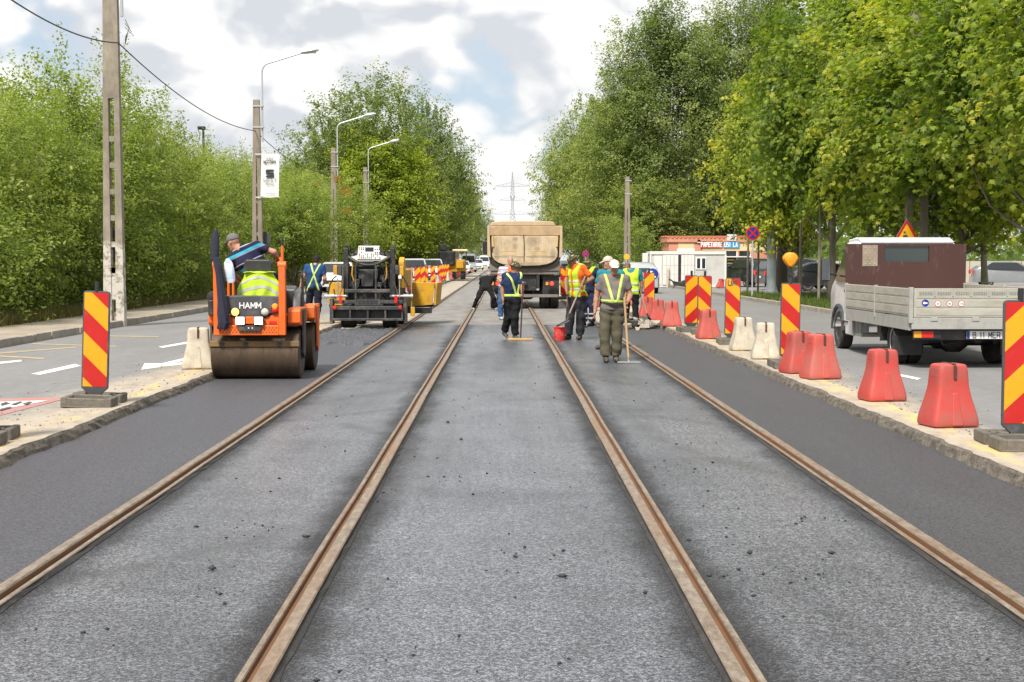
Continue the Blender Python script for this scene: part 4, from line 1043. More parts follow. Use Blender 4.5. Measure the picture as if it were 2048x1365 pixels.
# ---- water-filled plastic barriers
def barrier_proto():
    t = thing('plastic_barrier', 'x', 'barrier')
    H = 0.60
    def ring(z, wx, wy, c):
        pts = []
        for (sx, sy) in ((1, -1), (1, 1), (-1, 1), (-1, -1)):
            for a in (0, 30, 60, 90):
                base = {(1, -1): -90, (1, 1): 0, (-1, 1): 90, (-1, -1): 180}[(sx, sy)]
                pts.append((sx * (wx - c) + c * math.cos(R(base + a)), sy * (wy - c) + c * math.sin(R(base + a)), z))
        return pts
    mb = MB()
    levels = [(0.0, .225, .195, .05), (.012, .236, .205, .055), (.05, .238, .207, .055), (.11, .228, .197, .05), (.25, .190, .165, .05), (.36, .165, .145, .05), (.42, .157, .138, .045), (.53, .152, .133, .045), (.585, .145, .126, .05), (.60, .125, .106, .05)]
    mb.loft([ring(*l) for l in levels])
    b = mb.build('shell', None, t, smooth=True)
    b.data.materials.clear()
    sub = b.modifiers.new('subsurf', 'SUBSURF'); sub.levels = 1; sub.render_levels = 1
    # vertical slot and waist ribs; raised maker's block
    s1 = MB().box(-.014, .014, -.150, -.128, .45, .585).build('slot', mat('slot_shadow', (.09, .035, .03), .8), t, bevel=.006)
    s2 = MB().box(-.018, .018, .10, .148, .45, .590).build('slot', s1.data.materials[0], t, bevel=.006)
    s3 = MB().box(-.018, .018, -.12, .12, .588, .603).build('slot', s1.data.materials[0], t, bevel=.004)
    for s in (-1, 1):
        MB().loft([ring(.02, .05, .02, .015), ring(.02, .05, .02, .015)]) if 0 else None
    rib = MB()
    rib.hexa([(-.055, -.222, .02), (.055, -.222, .02), (.055, -.19, .02), (-.055, -.19, .02), (-.03, -.158, .33), (.03, -.158, .33), (.03, -.13, .33), (-.03, -.13, .33)])
    r_ = rib.build('front_rib', None, t, bevel=.012); r_.data.materials.clear()
    em = MB().box(-.155, -.150, -.075, .055, .46, .555)
    em.box(-.158, -.152, -.06, -.045, .475, .54); em.box(-.158, -.152, -.02, -.005, .475, .54); em.box(-.158, -.152, .02, .035, .475, .54)
    e_ = em.build('maker_emblem', None, t, bevel=.004); e_.data.materials.clear()
    return t
BARR = barrier_proto(); _bu = [False]
def barrier_mat(name, col, dirt):
    return mat(name, col, 0.42, 0, 0.10, 4, dirt, 0.44, 4.2, 0.15, 12, spec=0.4)
M_bred = [barrier_mat('barrier_red', (0.46, 0.060, 0.050), (0.26, 0.11, 0.09)), barrier_mat('barrier_red_faded', (0.48, 0.082, 0.066), (0.29, 0.14, 0.115))]
M_bwhite = barrier_mat('barrier_white', (0.53, 0.48, 0.39), (0.30, 0.25, 0.185))
for ch in BARR.children:
    if len(ch.data.materials) == 0:
        ch.data.materials.append(M_bred[0])
for ch in BARR.children:
    if 'slot' not in ch.name: ch.material_slots[0].link = 'OBJECT'; ch.material_slots[0].material = M_bred[0]
def barrier(X, Y, label, white=False, rz=0.0, s=1.0, z=0.10, group='red plastic barriers', k=0):
    o = BARR if not _bu[0] else copy_tree(BARR); _bu[0] = True
    o.location = (X, Y, z); o.rotation_euler = (0, 0, rz); o.scale = (s, s, s); o['label'] = label; o['group'] = group
    m = M_bwhite if white else M_bred[k % 2]
    for ch in o.children:
        if 'slot' not in ch.name:
            ch.material_slots[0].link = 'OBJECT'; ch.material_slots[0].material = m
    return o
barrier(4.24, 14.2, 'nearest red plastic barrier, lowest in the right row', rz=R(10))
barrier(4.27, 16.8, 'second nearest red plastic barrier, standing alone beside the truck', rz=R(9), s=.97)
barrier(4.23, 19.9, 'red barrier right of a touching pair below the truck', rz=R(12), s=1.0, k=1)
barrier(4.14, 20.9, 'red barrier left of a touching pair, its slot open', rz=R(15), s=.98)
barrier(4.20, 23.9, 'white barrier partly behind the lamp-topped panel', True, R(-6), s=.97, group='white plastic barriers')
barrier(4.20, 26.1, 'white barrier next to the UM panel', True, R(4), s=.97, group='white plastic barriers')
barrier(4.12, 30.0, 'red barrier in front of the striped pair', rz=R(6), s=.98, k=1)
barrier(4.02, 35.6, 'red barrier right of the rubble, third of a far trio', rz=R(-3), k=1)
barrier(3.90, 37.6, 'red barrier in the middle of the far trio by the rubble', rz=R(-5), s=.98)
barrier(3.86, 40.0, 'red barrier at the left of the far trio by the rubble', rz=R(2))
barrier(-4.42, 21.8, 'white barrier standing left of the roller drum', True, R(9), group='white plastic barriers')
barrier(-4.52, 24.6, 'white barrier hidden behind the one left of the roller', True, R(-5), group='white plastic barriers')
for i, (x, Y, wh) in enumerate([(872, 92, True), (877, 95, False), (894, 112, True), (900, 117, False), (909, 124, True), (916, 136, False), (920, 142, False), (925, 152, False), (929, 162, True), (934, 178, False), (938, 190, False), (941, 200, False), (948, 225, True), (958, 280, True), (968, 330, True)]):
    barrier(xs(x, Y) * 1.0, Y, 'far %s barrier beyond the paver, %s of the row from the left' % ('white' if wh else 'red', ORD[i]), wh, rt.uniform(-.3, .3), group='far left row of barriers', k=i)
for i, (x, Y) in enumerate([(1190, 50), (1205, 54), (1256, 52)]):
    barrier(xs(x, Y), Y, 'red barrier half hidden behind the workers, %s from the left' % ORD[i], False, rt.uniform(-.3, .3), group='red barriers behind the workers', k=1)
o_ = barrier(xs(1440, 83), 83, 'tilted red barrier lying in front of the white cabin', False, .3, .9, group='red plastic barriers'); o_.rotation_euler = (0, R(12), .3)

# ---- road signs
M_blue = mat('sign_blue', (0.012, 0.035, 0.28), .4); M_sred = mat('sign_red', (.55, .015, .015), .4); M_swhite = mat('sign_white', (.78, .78, .78), .45); M_syel = mat('sign_yellow', (.86, .46, .012), .4); M_signback = mat('sign_back_grey', (.32, .33, .34), .5, .3)
def disc(mb, r, y, z, n=28, x=0): return mb.add([(x + r * math.cos(6.2832 * k / n), y, z + r * math.sin(6.2832 * k / n)) for k in range(n)], [tuple(range(n))])
def round_sign(name, label, X, Y, zc, r, kind, post=True, base=.2):
    t = thing(name, label, 'road sign', (X, Y, 0))
    MB().cyl((0, -.012, zc), (0, .012, zc), r, 28).build('plate', M_signback, t)
    if kind == 'noparking':
        disc(MB(), r * .99, -.014, zc).build('red_ring', M_sred, t); disc(MB(), r * .80, -.017, zc).build('blue_field', M_blue, t)
        for a in (45, 135):
            c, s = math.cos(R(a)), math.sin(R(a))
            MB().bar((-c * r * .82, -.021 - a * .00003, zc - s * r * .82), (c * r * .82, -.021 - a * .00003, zc + s * r * .82), .004, r * .24, up=(-s, 0, c)).build('red_cross_bar', M_sred, t)
    if kind == 'arrow':
        disc(MB(), r * .99, -.014, zc).build('white_rim', M_swhite, t); disc(MB(), r * .93, -.017, zc).build('blue_field', M_blue, t)
        MB().add([(p[0] * r, -.020, zc + p[1] * r) for p in [(-.5, .55), (-.5, -.05), (-.32, .12), (.35, -.62), (.55, -.42), (-.12, .30), (.08, .5)]], [(0, 1, 2, 3, 4, 5, 6)]).build('white_arrow', M_swhite, t)
    if kind == 'plain':
        disc(MB(), r * .99, -.014, zc).build('face', M_syel, t)
    if post: MB().cyl((0, .03, base), (0, .03, zc + r * .7), .03, 8).build('post', M_galv, t)
    return t
round_sign('no_stopping_sign', 'round blue no stopping sign with red cross under the maples', xs(1505, 58.5), 58.5, at(1505, 467, 58.5).z, .27, 'noparking')
round_sign('arrow_sign', 'round blue arrow sign above the striped panel behind workers', xs(1305, 47), 47, at(1303, 549, 47).z, .20, 'arrow', True, .1)
def round_lamp(x, y, Y, label): return warning_lamp(xs(x, Y), Y, at(x, y, Y).z - .27, label)
def tri_sign():
    Y = 38; c = at(1813, 470, Y); t = thing('roadworks_sign', 'yellow triangular roadworks sign with red border above truck cab', 'road sign', (c.x, Y, 0)); z = c.z
    r = .52
    def tri(rr, y, m, n): MB().add([(rr * math.cos(R(a)), y, z - .12 + rr * math.sin(R(a))) for a in (90, 210, 330)], [(0, 1, 2)]).build(n, m, t)
    MB().prism([(r * math.cos(R(a)), z - .12 + r * math.sin(R(a))) for a in (90, 210, 330)], 'y', -.012, .012).build('plate', M_signback, t)
    tri(r * .985, -.015, M_sred, 'red_border'); tri(r * .76, -.018, M_syel, 'yellow_field')
    mb = MB(); f = -.022
    def poly(p): mb.add([(x, f, z + q) for x, q in p], [tuple(range(len(p)))])
    poly([(-.10, -.30), (-.06, -.30), (-.02, -.18), (.02, -.30), (.06, -.30), (.01, -.10), (-.04, .0), (-.10, -.02), (-.07, -.14)]); poly([(-.05, -.02), (.06, -.12), (.08, -.10), (-.02, .02)]); poly([(.04, -.30), (.15, -.20), (.27, -.30)])
    disc(mb, .032, f, z + .06, 10, -.05)
    mb.build('digging_figure', M_blackp, t)
    MB().cyl((0, .03, .2), (0, .03, z + .1), .03, 8).build('post', M_galv, t)
tri_sign()
def steel_pole(x, Y, label, r0=.19, H=9):
    t = thing('steel_pole', label, 'pole', (xs(x, Y), Y, .2), 0, 'grey tram wire steel poles')
    MB().tube([(0, 0, -.1), (0, 0, 3.0), (0, 0, 3.02), (0, 0, H)], [r0, r0 * .98, r0 * .8, r0 * .62], 16).build('shaft', M_steelpaint, t, smooth=True)
    MB().box(-r0 - .1, r0 + .1, -r0 - .1, r0 + .1, -.05, .04).build('base_plate', M_steelpaint, t)
    for s in (-1, 1): MB().hexa([(s * r0 * .9, -.01, .04), (s * (r0 + .09), -.01, .04), (s * (r0 + .09), .01, .04), (s * r0 * .9, .01, .04), (s * r0 * .9, -.01, .45), (s * r0 * 1.0, -.01, .45), (s * r0 * 1.0, .01, .45), (s * r0 * .9, .01, .45)]).build('gusset', M_steelpaint, t)
steel_pole(1543, 63, 'grey steel pole beside the thick maple trunk', .20)
steel_pole(1868, 42, 'grey steel pole above the right end of the truck cab', .15)
def stake(x, y, Y, label, h=2.4, r=.035):
    t = thing('tree_stake', label, 'stake', (xs(x, Y), Y, .2), 0, 'wooden stakes between the verge trees')
    MB().tube([(0, 0, -.1), (.01, 0, h * .5), (.03, 0, h)], [r, r, r * .9], 7).build('stake', M_plane, t, smooth=True)
for i, (x, Y) in enumerate([(1495, 68), (1516, 67), (1600, 58), (1638, 53)]): stake(x, 0, Y, 'thin wooden stake on the verge, %s from the left' % ORD[i], 3.0 + .4 * (i % 2), .05)
def thick_trunk():
    t = thing('old_tree_trunk', 'thick dark tree trunk right of the grey steel pole', 'tree trunk', (xs(1568, 64), 64, .15))
    MB().tube([(0, 0, -.1), (0, 0, .4), (.03, 0, 1.6), (.0, 0, 3.2), (-.15, 0, 5.2), (-.1, 0, 7.2)], [.52, .38, .34, .32, .27, .16], 14).build('trunk', M_bark, t, smooth=True)
    MB().tube([(-.02, 0, 3.6), (.5, -.2, 4.8), (.9, -.3, 6.2)], [.17, .12, .06], 8).build('limb', M_bark, t, smooth=True)
thick_trunk()
# far traffic signs behind the workers (amber lamps and yellow boards)
round_lamp(1253, 540, 80, 'amber warning lamp below the young bright green tree')
round_lamp(1283, 548, 70, 'amber warning lamp left of the white cabin')
round_sign('yellow_board', 'small round yellow sign above the amber lamp by the young tree', xs(1253, 82), 82, at(1253, 514, 82).z, .15, 'plain', True)
round_sign('red_ring_sign', 'far dark round sign right of the sand truck', xs(1171, 110), 110, at(1171, 508, 110).z, .24, 'noparking')
t_ = thing('traffic_sign_back', 'dark back of a triangular road sign on the near pole', 'road sign', (xs(213, 35.9), 35.95, 0))
z_ = at(213, 463, 35.9).z; MB().prism([(-.16, z_ - .14), (.30, z_ - .14), (.12, z_ + .22)], 'y', 0, .01).build('plate', M_dgrey, t_)
MB().prism([(.14, z_ - .62), (.42, z_ - .62), (.34, z_ - .42), (.14, z_ - .30)], 'y', 0.03, .04).build('plate', M_dgrey, t_)
t_ = thing('round_sign_back', 'dark back of a round road sign on the banner pole', 'road sign', (xs(530, 58), 58, 0)); z_ = at(530, 477, 58).z
MB().cyl((0, 0, z_), (0, .012, z_), .26, 24).build('plate', M_dgrey, t_); MB().box(-.35, 0, .0, .03, z_ - .02, z_ + .02).build('clamp_arm', M_galv, t_)

# ---- lattice pylon far down the road
def pylon(px, Y, ytop, yarms, label, half, wbase, rr):
    t = thing('electricity_pylon', label, 'pylon', (xs(px, Y), Y, 0)); m = mat('pylon_steel', (.30, .32, .34), .5, .3)
    top = at(px, ytop, Y).z; mb = MB()
    def w(z): return max(.35, wbase * (1 - z / (top * .72))) if z < top * .72 else .7 * (1 - (z - top * .72) / (top * .28)) + .06
    zs = [0]
    while zs[-1] < top - .5: zs.append(min(top, zs[-1] + max(1.2, w(zs[-1]) * 1.25)))
    for a, b in zip(zs[:-1], zs[1:]):
        wa, wb = w(a), w(b)
        for s in (-1, 1):
            for q in (-1, 1):
                mb.bar((s * wa, q * wa, a), (s * wb, q * wb, b), rr)
            mb.bar((s * wa, -wa, a), (-s * wb, -wb, b), rr * .7); mb.bar((s * wa, wa, a), (-s * wb, wb, b), rr * .7)
        mb.bar((-wb, -wb, b), (wb, -wb, b), rr * .7)
    mb.build('tower', m, t)
    for y, hw in yarms:
        z = at(px, y, Y).z; ar = MB()
        for s in (-1, 1):
            ar.bar((0, 0, z), (s * hw, 0, z + .25), rr * .8); ar.bar((s * w(z), 0, z + 1.4), (s * hw, 0, z + .25), rr * .7)
            for k in range(1, 5):
                x0 = hw * k / 5; ar.bar((s * x0, 0, z + .05 * k), (s * hw * (k - .5) / 5, 0, z + 1.2 * (1 - k / 5)), rr * .6)
        ar.build('cross_arm', m, t)
        for s in (-1, 1): MB().cyl((s * hw, 0, z + .2), (s * hw, 0, z - 1.3), rr * .5, 6).build('insulator', M_galv, t)
pylon(1025, 520, 345, [(374, 6.0), (402, 4.4), (430, 6.8)], 'grey lattice electricity pylon above the sand truck', 6, 3.0, .16)
# ------------------------------------------------------------------ machines and vehicles
M_orange = mat('roller_orange', (0.72, 0.130, 0.014), 0.42, 0, 0.12, 5, (0.30, 0.13, 0.06), 0.34, 5, spec=0.45)
M_charcoal = mat('charcoal_panel', (0.060, 0.063, 0.070), 0.42, 0, 0.15, 5, (0.16, 0.15, 0.14), 0.3, 4)
M_drum = mat('drum_steel', (0.125, 0.085, 0.055), 0.46, 0.55, 0.35, 3, (0.045, 0.034, 0.026), 0.5, 2.5, 0.15, 30, stretch=(1.6, .5, .5))
M_scraper = mat('scraper_bar', (0.22, 0.13, 0.05), 0.7, 0, 0.3, 6, (0.12, 0.085, 0.05), 0.55, 4)
M_tyre = mat('tyre_rubber', (0.022, 0.021, 0.020), 0.85, 0, 0.3, 8, (0.12, 0.105, 0.085), 0.35, 5, 0.3, 40)
M_blk2 = mat('machine_black', (0.022, 0.022, 0.024), 0.5, 0, 0.25, 6, (0.13, 0.115, 0.095), 0.32, 4)
M_mgrey = mat('machine_grey', (0.034, 0.036, 0.040), 0.5, 0, 0.2, 6, (0.20, 0.18, 0.15), 0.35, 4)
M_chrome = mat('bare_steel', (0.50, 0.50, 0.49), 0.35, 0.7, 0.2, 9, (0.2, 0.17, 0.13), 0.3, 6)
M_yellow = mat('machine_yellow', (0.62, 0.33, 0.010), 0.45, 0, 0.12, 4, (0.24, 0.14, 0.05), 0.46, 4)
M_hivis = mat('hivis_yellow', (0.43, 0.64, 0.02), 0.75, 0, 0.10, 6, bump=0.3, bscale=14)
M_hivis_o = mat('hivis_orange', (0.75, 0.15, 0.025), 0.75, 0, 0.10, 6, bump=0.3, bscale=14)
M_reflect = mat('reflective_tape', (0.42, 0.44, 0.45), 0.5, 0.1, 0.1, 12)
M_navy = mat('navy_cloth', (0.020, 0.021, 0.042), 0.9, 0, 0.3, 6, bump=0.5, bscale=16)
M_glassd = mat('dark_glass', (0.020, 0.024, 0.027), 0.08, 0, 0.1, 3, spec=0.6)
M_glassl = mat('grey_glass', (0.03, 0.042, 0.04), 0.06, 0, 0.1, 3, spec=0.7)
M_redl = mat('red_lens', (0.60, 0.02, 0.015), 0.2); M_clear = mat('clear_lens', (0.55, 0.52, 0.45), 0.15); M_aml = mat('amber_lamp', (0.85, 0.33, 0.03), 0.2)
def emit_mat(name, col, s):
    t = NT(name); return t.done(t.bsdf(col, .3, 0, None, .5, 0, None, col, s))
M_lit = emit_mat('lit_work_lamp', (1.0, 0.97, 0.9), 5.0); M_litred = emit_mat('lit_tail_lamp', (1.0, .05, .03), 1.1); M_litamb = emit_mat('lit_amber_lamp', (1.0, .55, .12), 1.2)

def wheel(parent, x, y, z, r, w, name='wheel', rim=True, side=-1, rimm=None):
    "wheel with its axis along x; tyre profile with shoulders, rim disc and hub"
    h = w / 2
    o = MB().lathe([(r * .60, -h * .8), (r * .72, -h * .95), (r * .93, -h), (r, -h * .72), (r * 1.0, 0), (r, h * .72), (r * .93, h), (r * .72, h * .95), (r * .60, h * .8)], 26, (x, y, z), 'x').build(name, M_tyre, parent, smooth=True)
    o.name = name
    if rim:
        MB().lathe([(r * .62, -h * .55), (r * .62, -h * .86), (r * .55, -h * .9), (r * .50, -h * .45), (r * .22, -h * .35), (r * .20, -h * .75), (r * .05, -h * .8)] if side < 0 else
                   [(r * .05, h * .8), (r * .20, h * .75), (r * .22, h * .35), (r * .50, h * .45), (r * .55, h * .9), (r * .62, h * .86), (r * .62, h * .55)], 20, (x, y, z), 'x').build('rim', rimm or M_chrome, o, smooth=True)
    return o

# ---- tandem roller
def roller():
    t = thing('road_roller', 'orange tandem road roller compacting the left fresh lane', 'road roller', (-3.46, 21.25, 0.004), R(.4))
    Rr, hw = .36, .615
    for y in (0, 1.68):
        d = MB().lathe([(Rr - .02, -hw), (Rr, -hw + .012), (Rr, hw - .012), (Rr - .02, hw)], 64, (0, y, Rr), 'x').build('drum', M_drum, t, smooth=True)
        for s in (-1, 1):
            MB().lathe([(Rr - .06, s * (hw + .001)), (Rr - .065, s * (hw - .05)), (.10, s * (hw - .05)), (.10, s * (hw + .01)), (.02, s * (hw + .012))] if s > 0 else [(.02, -hw - .012), (.10, -hw - .01), (.10, -hw + .05), (Rr - .065, -hw + .05), (Rr - .06, -hw - .001)], 32, (0, y, Rr), 'x').build('drum_end', M_mgrey, d)
        # yoke beams carried on both sides of the drum
        for s in (-1, 1):
            x0, x1 = (s * .46, s * .64) if s > 0 else (s * .64, s * .46)
            MB().prism([(y - .34, .80), (y - .30, .76), (y + .34, .76), (y + .38, .82), (y + .36, 1.0), (y - .30, 1.0), (y - .34, .96)], 'x', x0, x1).build('yoke_beam', M_orange, t, bevel=.012)
            xa = s * .66
            MB().prism([(y - .14, .98), (y + .14, .98), (y + .10, .36), (y, .28), (y - .10, .36)], 'x', min(xa, xa - s * .03), max(xa, xa - s * .03)).build('yoke_arm', M_orange if y else M_mgrey, t, bevel=.008)
        MB().box(-hw - .01, hw + .01, y - .37 if y == 0 else y + .30, y - .30 if y == 0 else y + .37, .465, .545).build('scraper', M_scraper, t, bevel=.01)
        MB().box(-hw + .02, hw - .02, y - .30, y + .30, .745, .80).build('drum_cover', M_blk2, t)
    for x in (-.45, -.12, .35): MB().box(x - .03, x + .03, -.385, -.369, .48, .53).build('scraper_bolt', M_blk2, t, bevel=.004)
    # rear guard frame
    y0 = -.50
    for x0, x1 in ((-.54, -.45), (.36, .455)):
        MB().box(x0, x1, y0, y0 + .10, .63, 1.60).build('guard_post', M_orange, t, bevel=.012)
        MB().cyl((x0 - .01, y0 + .05, 1.60), (x1 + .01, y0 + .05, 1.60), .055, 14).build('post_cap', M_orange, t, bevel=.006)
    MB().box(-.45, .36, y0 + .004, y0 + .05, .63, .775).build('guard_bar', M_orange, t, bevel=.01)
    hm = mat('perforation_dark', (.03, .012, .008), .8)
    for j, z in enumerate((.735, .705, .675)):
        for i in range(17):
            x = -.41 + i * .046 + (.023 if j % 2 else 0)
            if x < .34: disc(MB(), .0085, y0 + .0025, z, 8, x).build('perforation', hm, t)
    # rear body: orange apron and charcoal shell with bowed lower edge
    MB().prism([(-.45, .775), (.36, .775), (.36, 1.0), (.30, .92), (.15, .87), (-.05, .855), (-.25, .87), (-.40, .92), (-.45, 1.0)], 'y', y0 + .06, y0 + .12).build('apron', M_orange, t, bevel=.008)
    ed = [(-.45, .985)] + [(-.45 + .81 * u, .985 - .125 * math.sin(math.pi * u)) for u in [i / 12 for i in range(1, 12)]] + [(.36, .985), (.36, 1.17)] + [(.36 - .81 * u, 1.17 + .012 * math.sin(math.pi * u)) for u in [i / 12 for i in range(1, 12)]] + [(-.45, 1.17)]
    MB().prism(ed, 'y', y0 + .045, y0 + .45).build('rear_shell', M_charcoal, t, bevel=.012)
    lw = mat('logo_white', (.75, .75, .75), .5)
    block_text('HAMM', .072, lw, t, (-.035, y0 + .036, 1.045), .80, .28, .20)
    f = y0 + .036
    def lamp(x, z, r, m, nm):
        o = MB().lathe([(r * 1.18, 0), (r * 1.18, -.015), (r * 1.02, -.018), (r * 1.0, 0.0)], 22, (x, y0 + .045, z), 'y').build(nm, M_blk2, t, smooth=True)
        MB().lathe([(r, 0), (r * .98, -.010), (r * .7, -.024), (r * .25, -.031), (.002, -.032)], 22, (x, y0 + .045, z), 'y').build('lens', m, o, smooth=True)
    lamp(-.245, .955, .055, M_litamb, 'turn_lamp'); lamp(.165, .955, .055, M_clear, 'reversing_lamp')
    lamp(.305, .985, .052, M_redl, 'tail_lamp'); MB().lathe([(.047, 0), (.03, -.03), (.002, -.034)], 18, (.305, y0 + .043, 1.025), 'y').build('tail_lamp_amber', M_aml, t, smooth=True)
    for x in (-.165, .09):
        o = MB().box(x - .065, x + .065, y0 - .05, y0 + .03, .775, .895).build('work_lamp', M_blk2, t, bevel=.01)
        MB().box(x - .055, x + .055, y0 - .054, y0 - .0505, .785, .885).build('lens', M_lit, o)
    MB().box(-.10, .025, y0 - .02, y0 + .05, .79, .89).build('lamp_bracket', M_orange, t, bevel=.008)
    MB().box(-.19, .115, y0 - .03, y0 + .002, .69, .765).build('plate_holder', M_mgrey, t, bevel=.006)
    for x in (-.05, .0): disc(MB(), .010, y0 - .032, .735, 8, x).build('bolt', M_swhite, t)
    for x in (-.37, .27): MB().box(x - .05, x + .05, y0 + .045, y0 + .058, .79, .825).build('reflector', M_redl, t)
    # platform, seat, hood, rails
    MB().box(-.52, .50, y0 + .45, 1.0, .80, .90).build('platform', M_orange, t, bevel=.015)
    MB().prism([(.75, .80), (2.05, .80), (2.05, .95), (1.95, 1.02), (1.35, 1.22), (.85, 1.30), (.75, 1.24)], 'x', -.42, .44).build('engine_hood', M_charcoal, t, bevel=.03)
    MB().prism([(.45, .98), (.9, .98), (.9, 1.26), (.6, 1.20)], 'x', .42, .54).build('side_cover', M_charcoal, t, bevel=.02)
    s = MB().loft([[(x * w, y, z) for x, z in ((-.20, z0), (.20, z0), (.205, z1 - .05), (.17, z1), (-.17, z1), (-.205, z1 - .05))] for y, w, z0, z1 in ((-.12, .96, 1.30, 1.675), (-.06, 1.0, 1.28, 1.69), (.0, .97, 1.30, 1.67))]).build('seat_back', M_blk2, t, bevel=.02)
    s.location.x = .02
    MB().box(-.22, .26, -.05, .45, 1.18, 1.30).build('seat_cushion', M_blk2, t, bevel=.04); MB().box(-.15, .18, 0, .35, .90, 1.18).build('seat_pedestal', M_blk2, t)
    MB().tube([(.22, .30, 1.66), (.26, .25, 1.70), (.30, .2, 1.68), (.335, .15, 1.60), (.345, .12, 1.5), (.345, .1, 1.25), (.345, .1, .95)], .024, 10).build('hand_rail', M_orange, t, smooth=True)
    MB().tube([(.41, y0 + .05, 1.62), (.412, y0 + .05, 1.87)], .020, 10).build('flag_rod', M_orange, t); MB().cyl((.412, y0 + .05, 1.87), (.413, y0 + .05, 1.99), .015, 8).build('rod_tip', M_black, t)
    MB().tube([(.56, .55, 1.0), (.56, .55, 1.45), (.55, .6, 1.50), (.50, .65, 1.50)], .018, 8).build('grab_handle', M_black, t, smooth=True)
    MB().tube([(-.5, .5, .95), (-.5, .5, 1.4), (-.5, .9, 1.4), (-.5, .9, .95)], .02, 8).build('hand_rail', M_orange, t, smooth=True)
    MB().lathe([(.02, -.03), (.075, -.02), (.08, .02), (.02, .03)], 16, (-.58, -.36, 1.16), 'y').build('side_lamp', M_black, t, smooth=True)
    MB().box(-.63, -.55, -.42, -.30, .9, 1.12).build('toolbox', M_black, t, bevel=.02)
    # steering column with wheel and dash
    MB().prism([(.62, .9), (.80, .9), (.74, 1.42), (.60, 1.46)], 'x', -.12, .14).build('dashboard', M_charcoal, t, bevel=.02)
    return t
ROLL = roller()
def cloth(name, label, cat, parent_loc, fn, m, nu=14, nv=14, solid=.012, parent=None):
    o = MB().grid(fn, nu, nv).build(name, m, parent, smooth=True, solid=solid)
    o.location = parent_loc
    if parent is None: tag(o, label, cat)
    return o
def hang_jacket():
    X0, Y0 = -3.44, 21.25
    # hi-vis vest over the seat
    t = thing('hivis_vest', 'bright yellow hi-vis vest draped over the roller seat', 'vest', (X0 + .04, Y0 - .16, 0))
    def fn(u, v):
        z = 1.50 - .38 * v; w = .20 + .14 * v ** .8; a = (u - .5) * 2
        return (a * w + .015 * math.sin(9 * v + 4 * u), -.03 - .10 * math.cos(a * 1.35) - .03 * v + .018 * math.sin(a * 11 + v * 3) * v, z + .02 * math.cos(a * 2) + .012 * math.sin(6 * a) * v)
    MB().grid(fn, 26, 18).build('cloth', M_hivis, t, smooth=True, solid=.012)
    MB().grid(lambda u, v: ((u - .5) * .42, -.14 + .22 * v, 1.50 + .012 * math.sin(u * 9)), 10, 4).build('cloth_top', M_hivis, t, smooth=True, solid=.012)
    def band(v0, v1, k):
        def g(u, q):
            v = v0 + (v1 - v0) * q + .16 * (4 * (u - .5) ** 2) * k
            p = fn(u, min(v, .99)); return (p[0] * 1.005, p[1] - .010, p[2])
        MB().grid(g, 26, 2).build('reflective_band', M_reflect, t, smooth=True)
    band(.16, .27, 1.6); band(.52, .63, 1.4)
    # navy jacket on the left guard post
    j = thing('navy_jacket', 'long dark navy jacket hanging on the left roller post', 'jacket', (X0 - .49, Y0 - .53, 0))
    rings = []
    for z, w, d, cx in ((1.72, .03, .03, -.01), (1.66, .045, .04, .0), (1.5, .048, .045, .03), (1.3, .05, .045, .05), (1.1, .058, .05, .07), (.95, .068, .055, .08), (.82, .07, .055, .085), (.74, .065, .04, .065), (.72, .05, .03, .06)):
        rings.append([(cx + math.cos(R(a)) * w * (1 + .24 * math.sin(5 * R(a) + z * 9) + .12 * math.sin(9 * R(a))), math.sin(R(a)) * d * (1 + .2 * math.sin(4 * R(a) + z * 6)) - .02, z) for a in range(0, 360, 15)])
    MB().loft(rings).build('cloth', M_navy, j, smooth=True)
    c = thing('folded_umbrella', 'dark navy rolled cover standing above the left roller post', 'cover', (X0 - .55, Y0 - .40, 0))
    MB().loft([[(.004 * i + math.cos(R(a)) * w, math.sin(R(a)) * w * .7, z) for a in range(0, 360, 24)] for i, (z, w) in enumerate(((1.62, .04), (1.70, .055), (1.82, .058), (1.95, .055), (2.04, .045), (2.10, .02)))]).build('cloth', M_navy, c, smooth=True)
    b = thing('plastic_bag', 'small white and blue plastic bag hung by the roller post', 'bag', (X0 - .36, Y0 - .44, 0))
    MB().loft([[(math.cos(R(a)) * w + .10 * (1.7 - z), math.sin(R(a)) * .03, z) for a in range(0, 360, 30)] for z, w in ((1.70, .02), (1.64, .06), (1.5, .075), (1.40, .07), (1.36, .05))]).build('sheet', mat('bag_plastic', (.62, .68, .74), .3, 0, .3, 14, (.08, .25, .5), .45, 8), b, smooth=True)
hang_jacket()

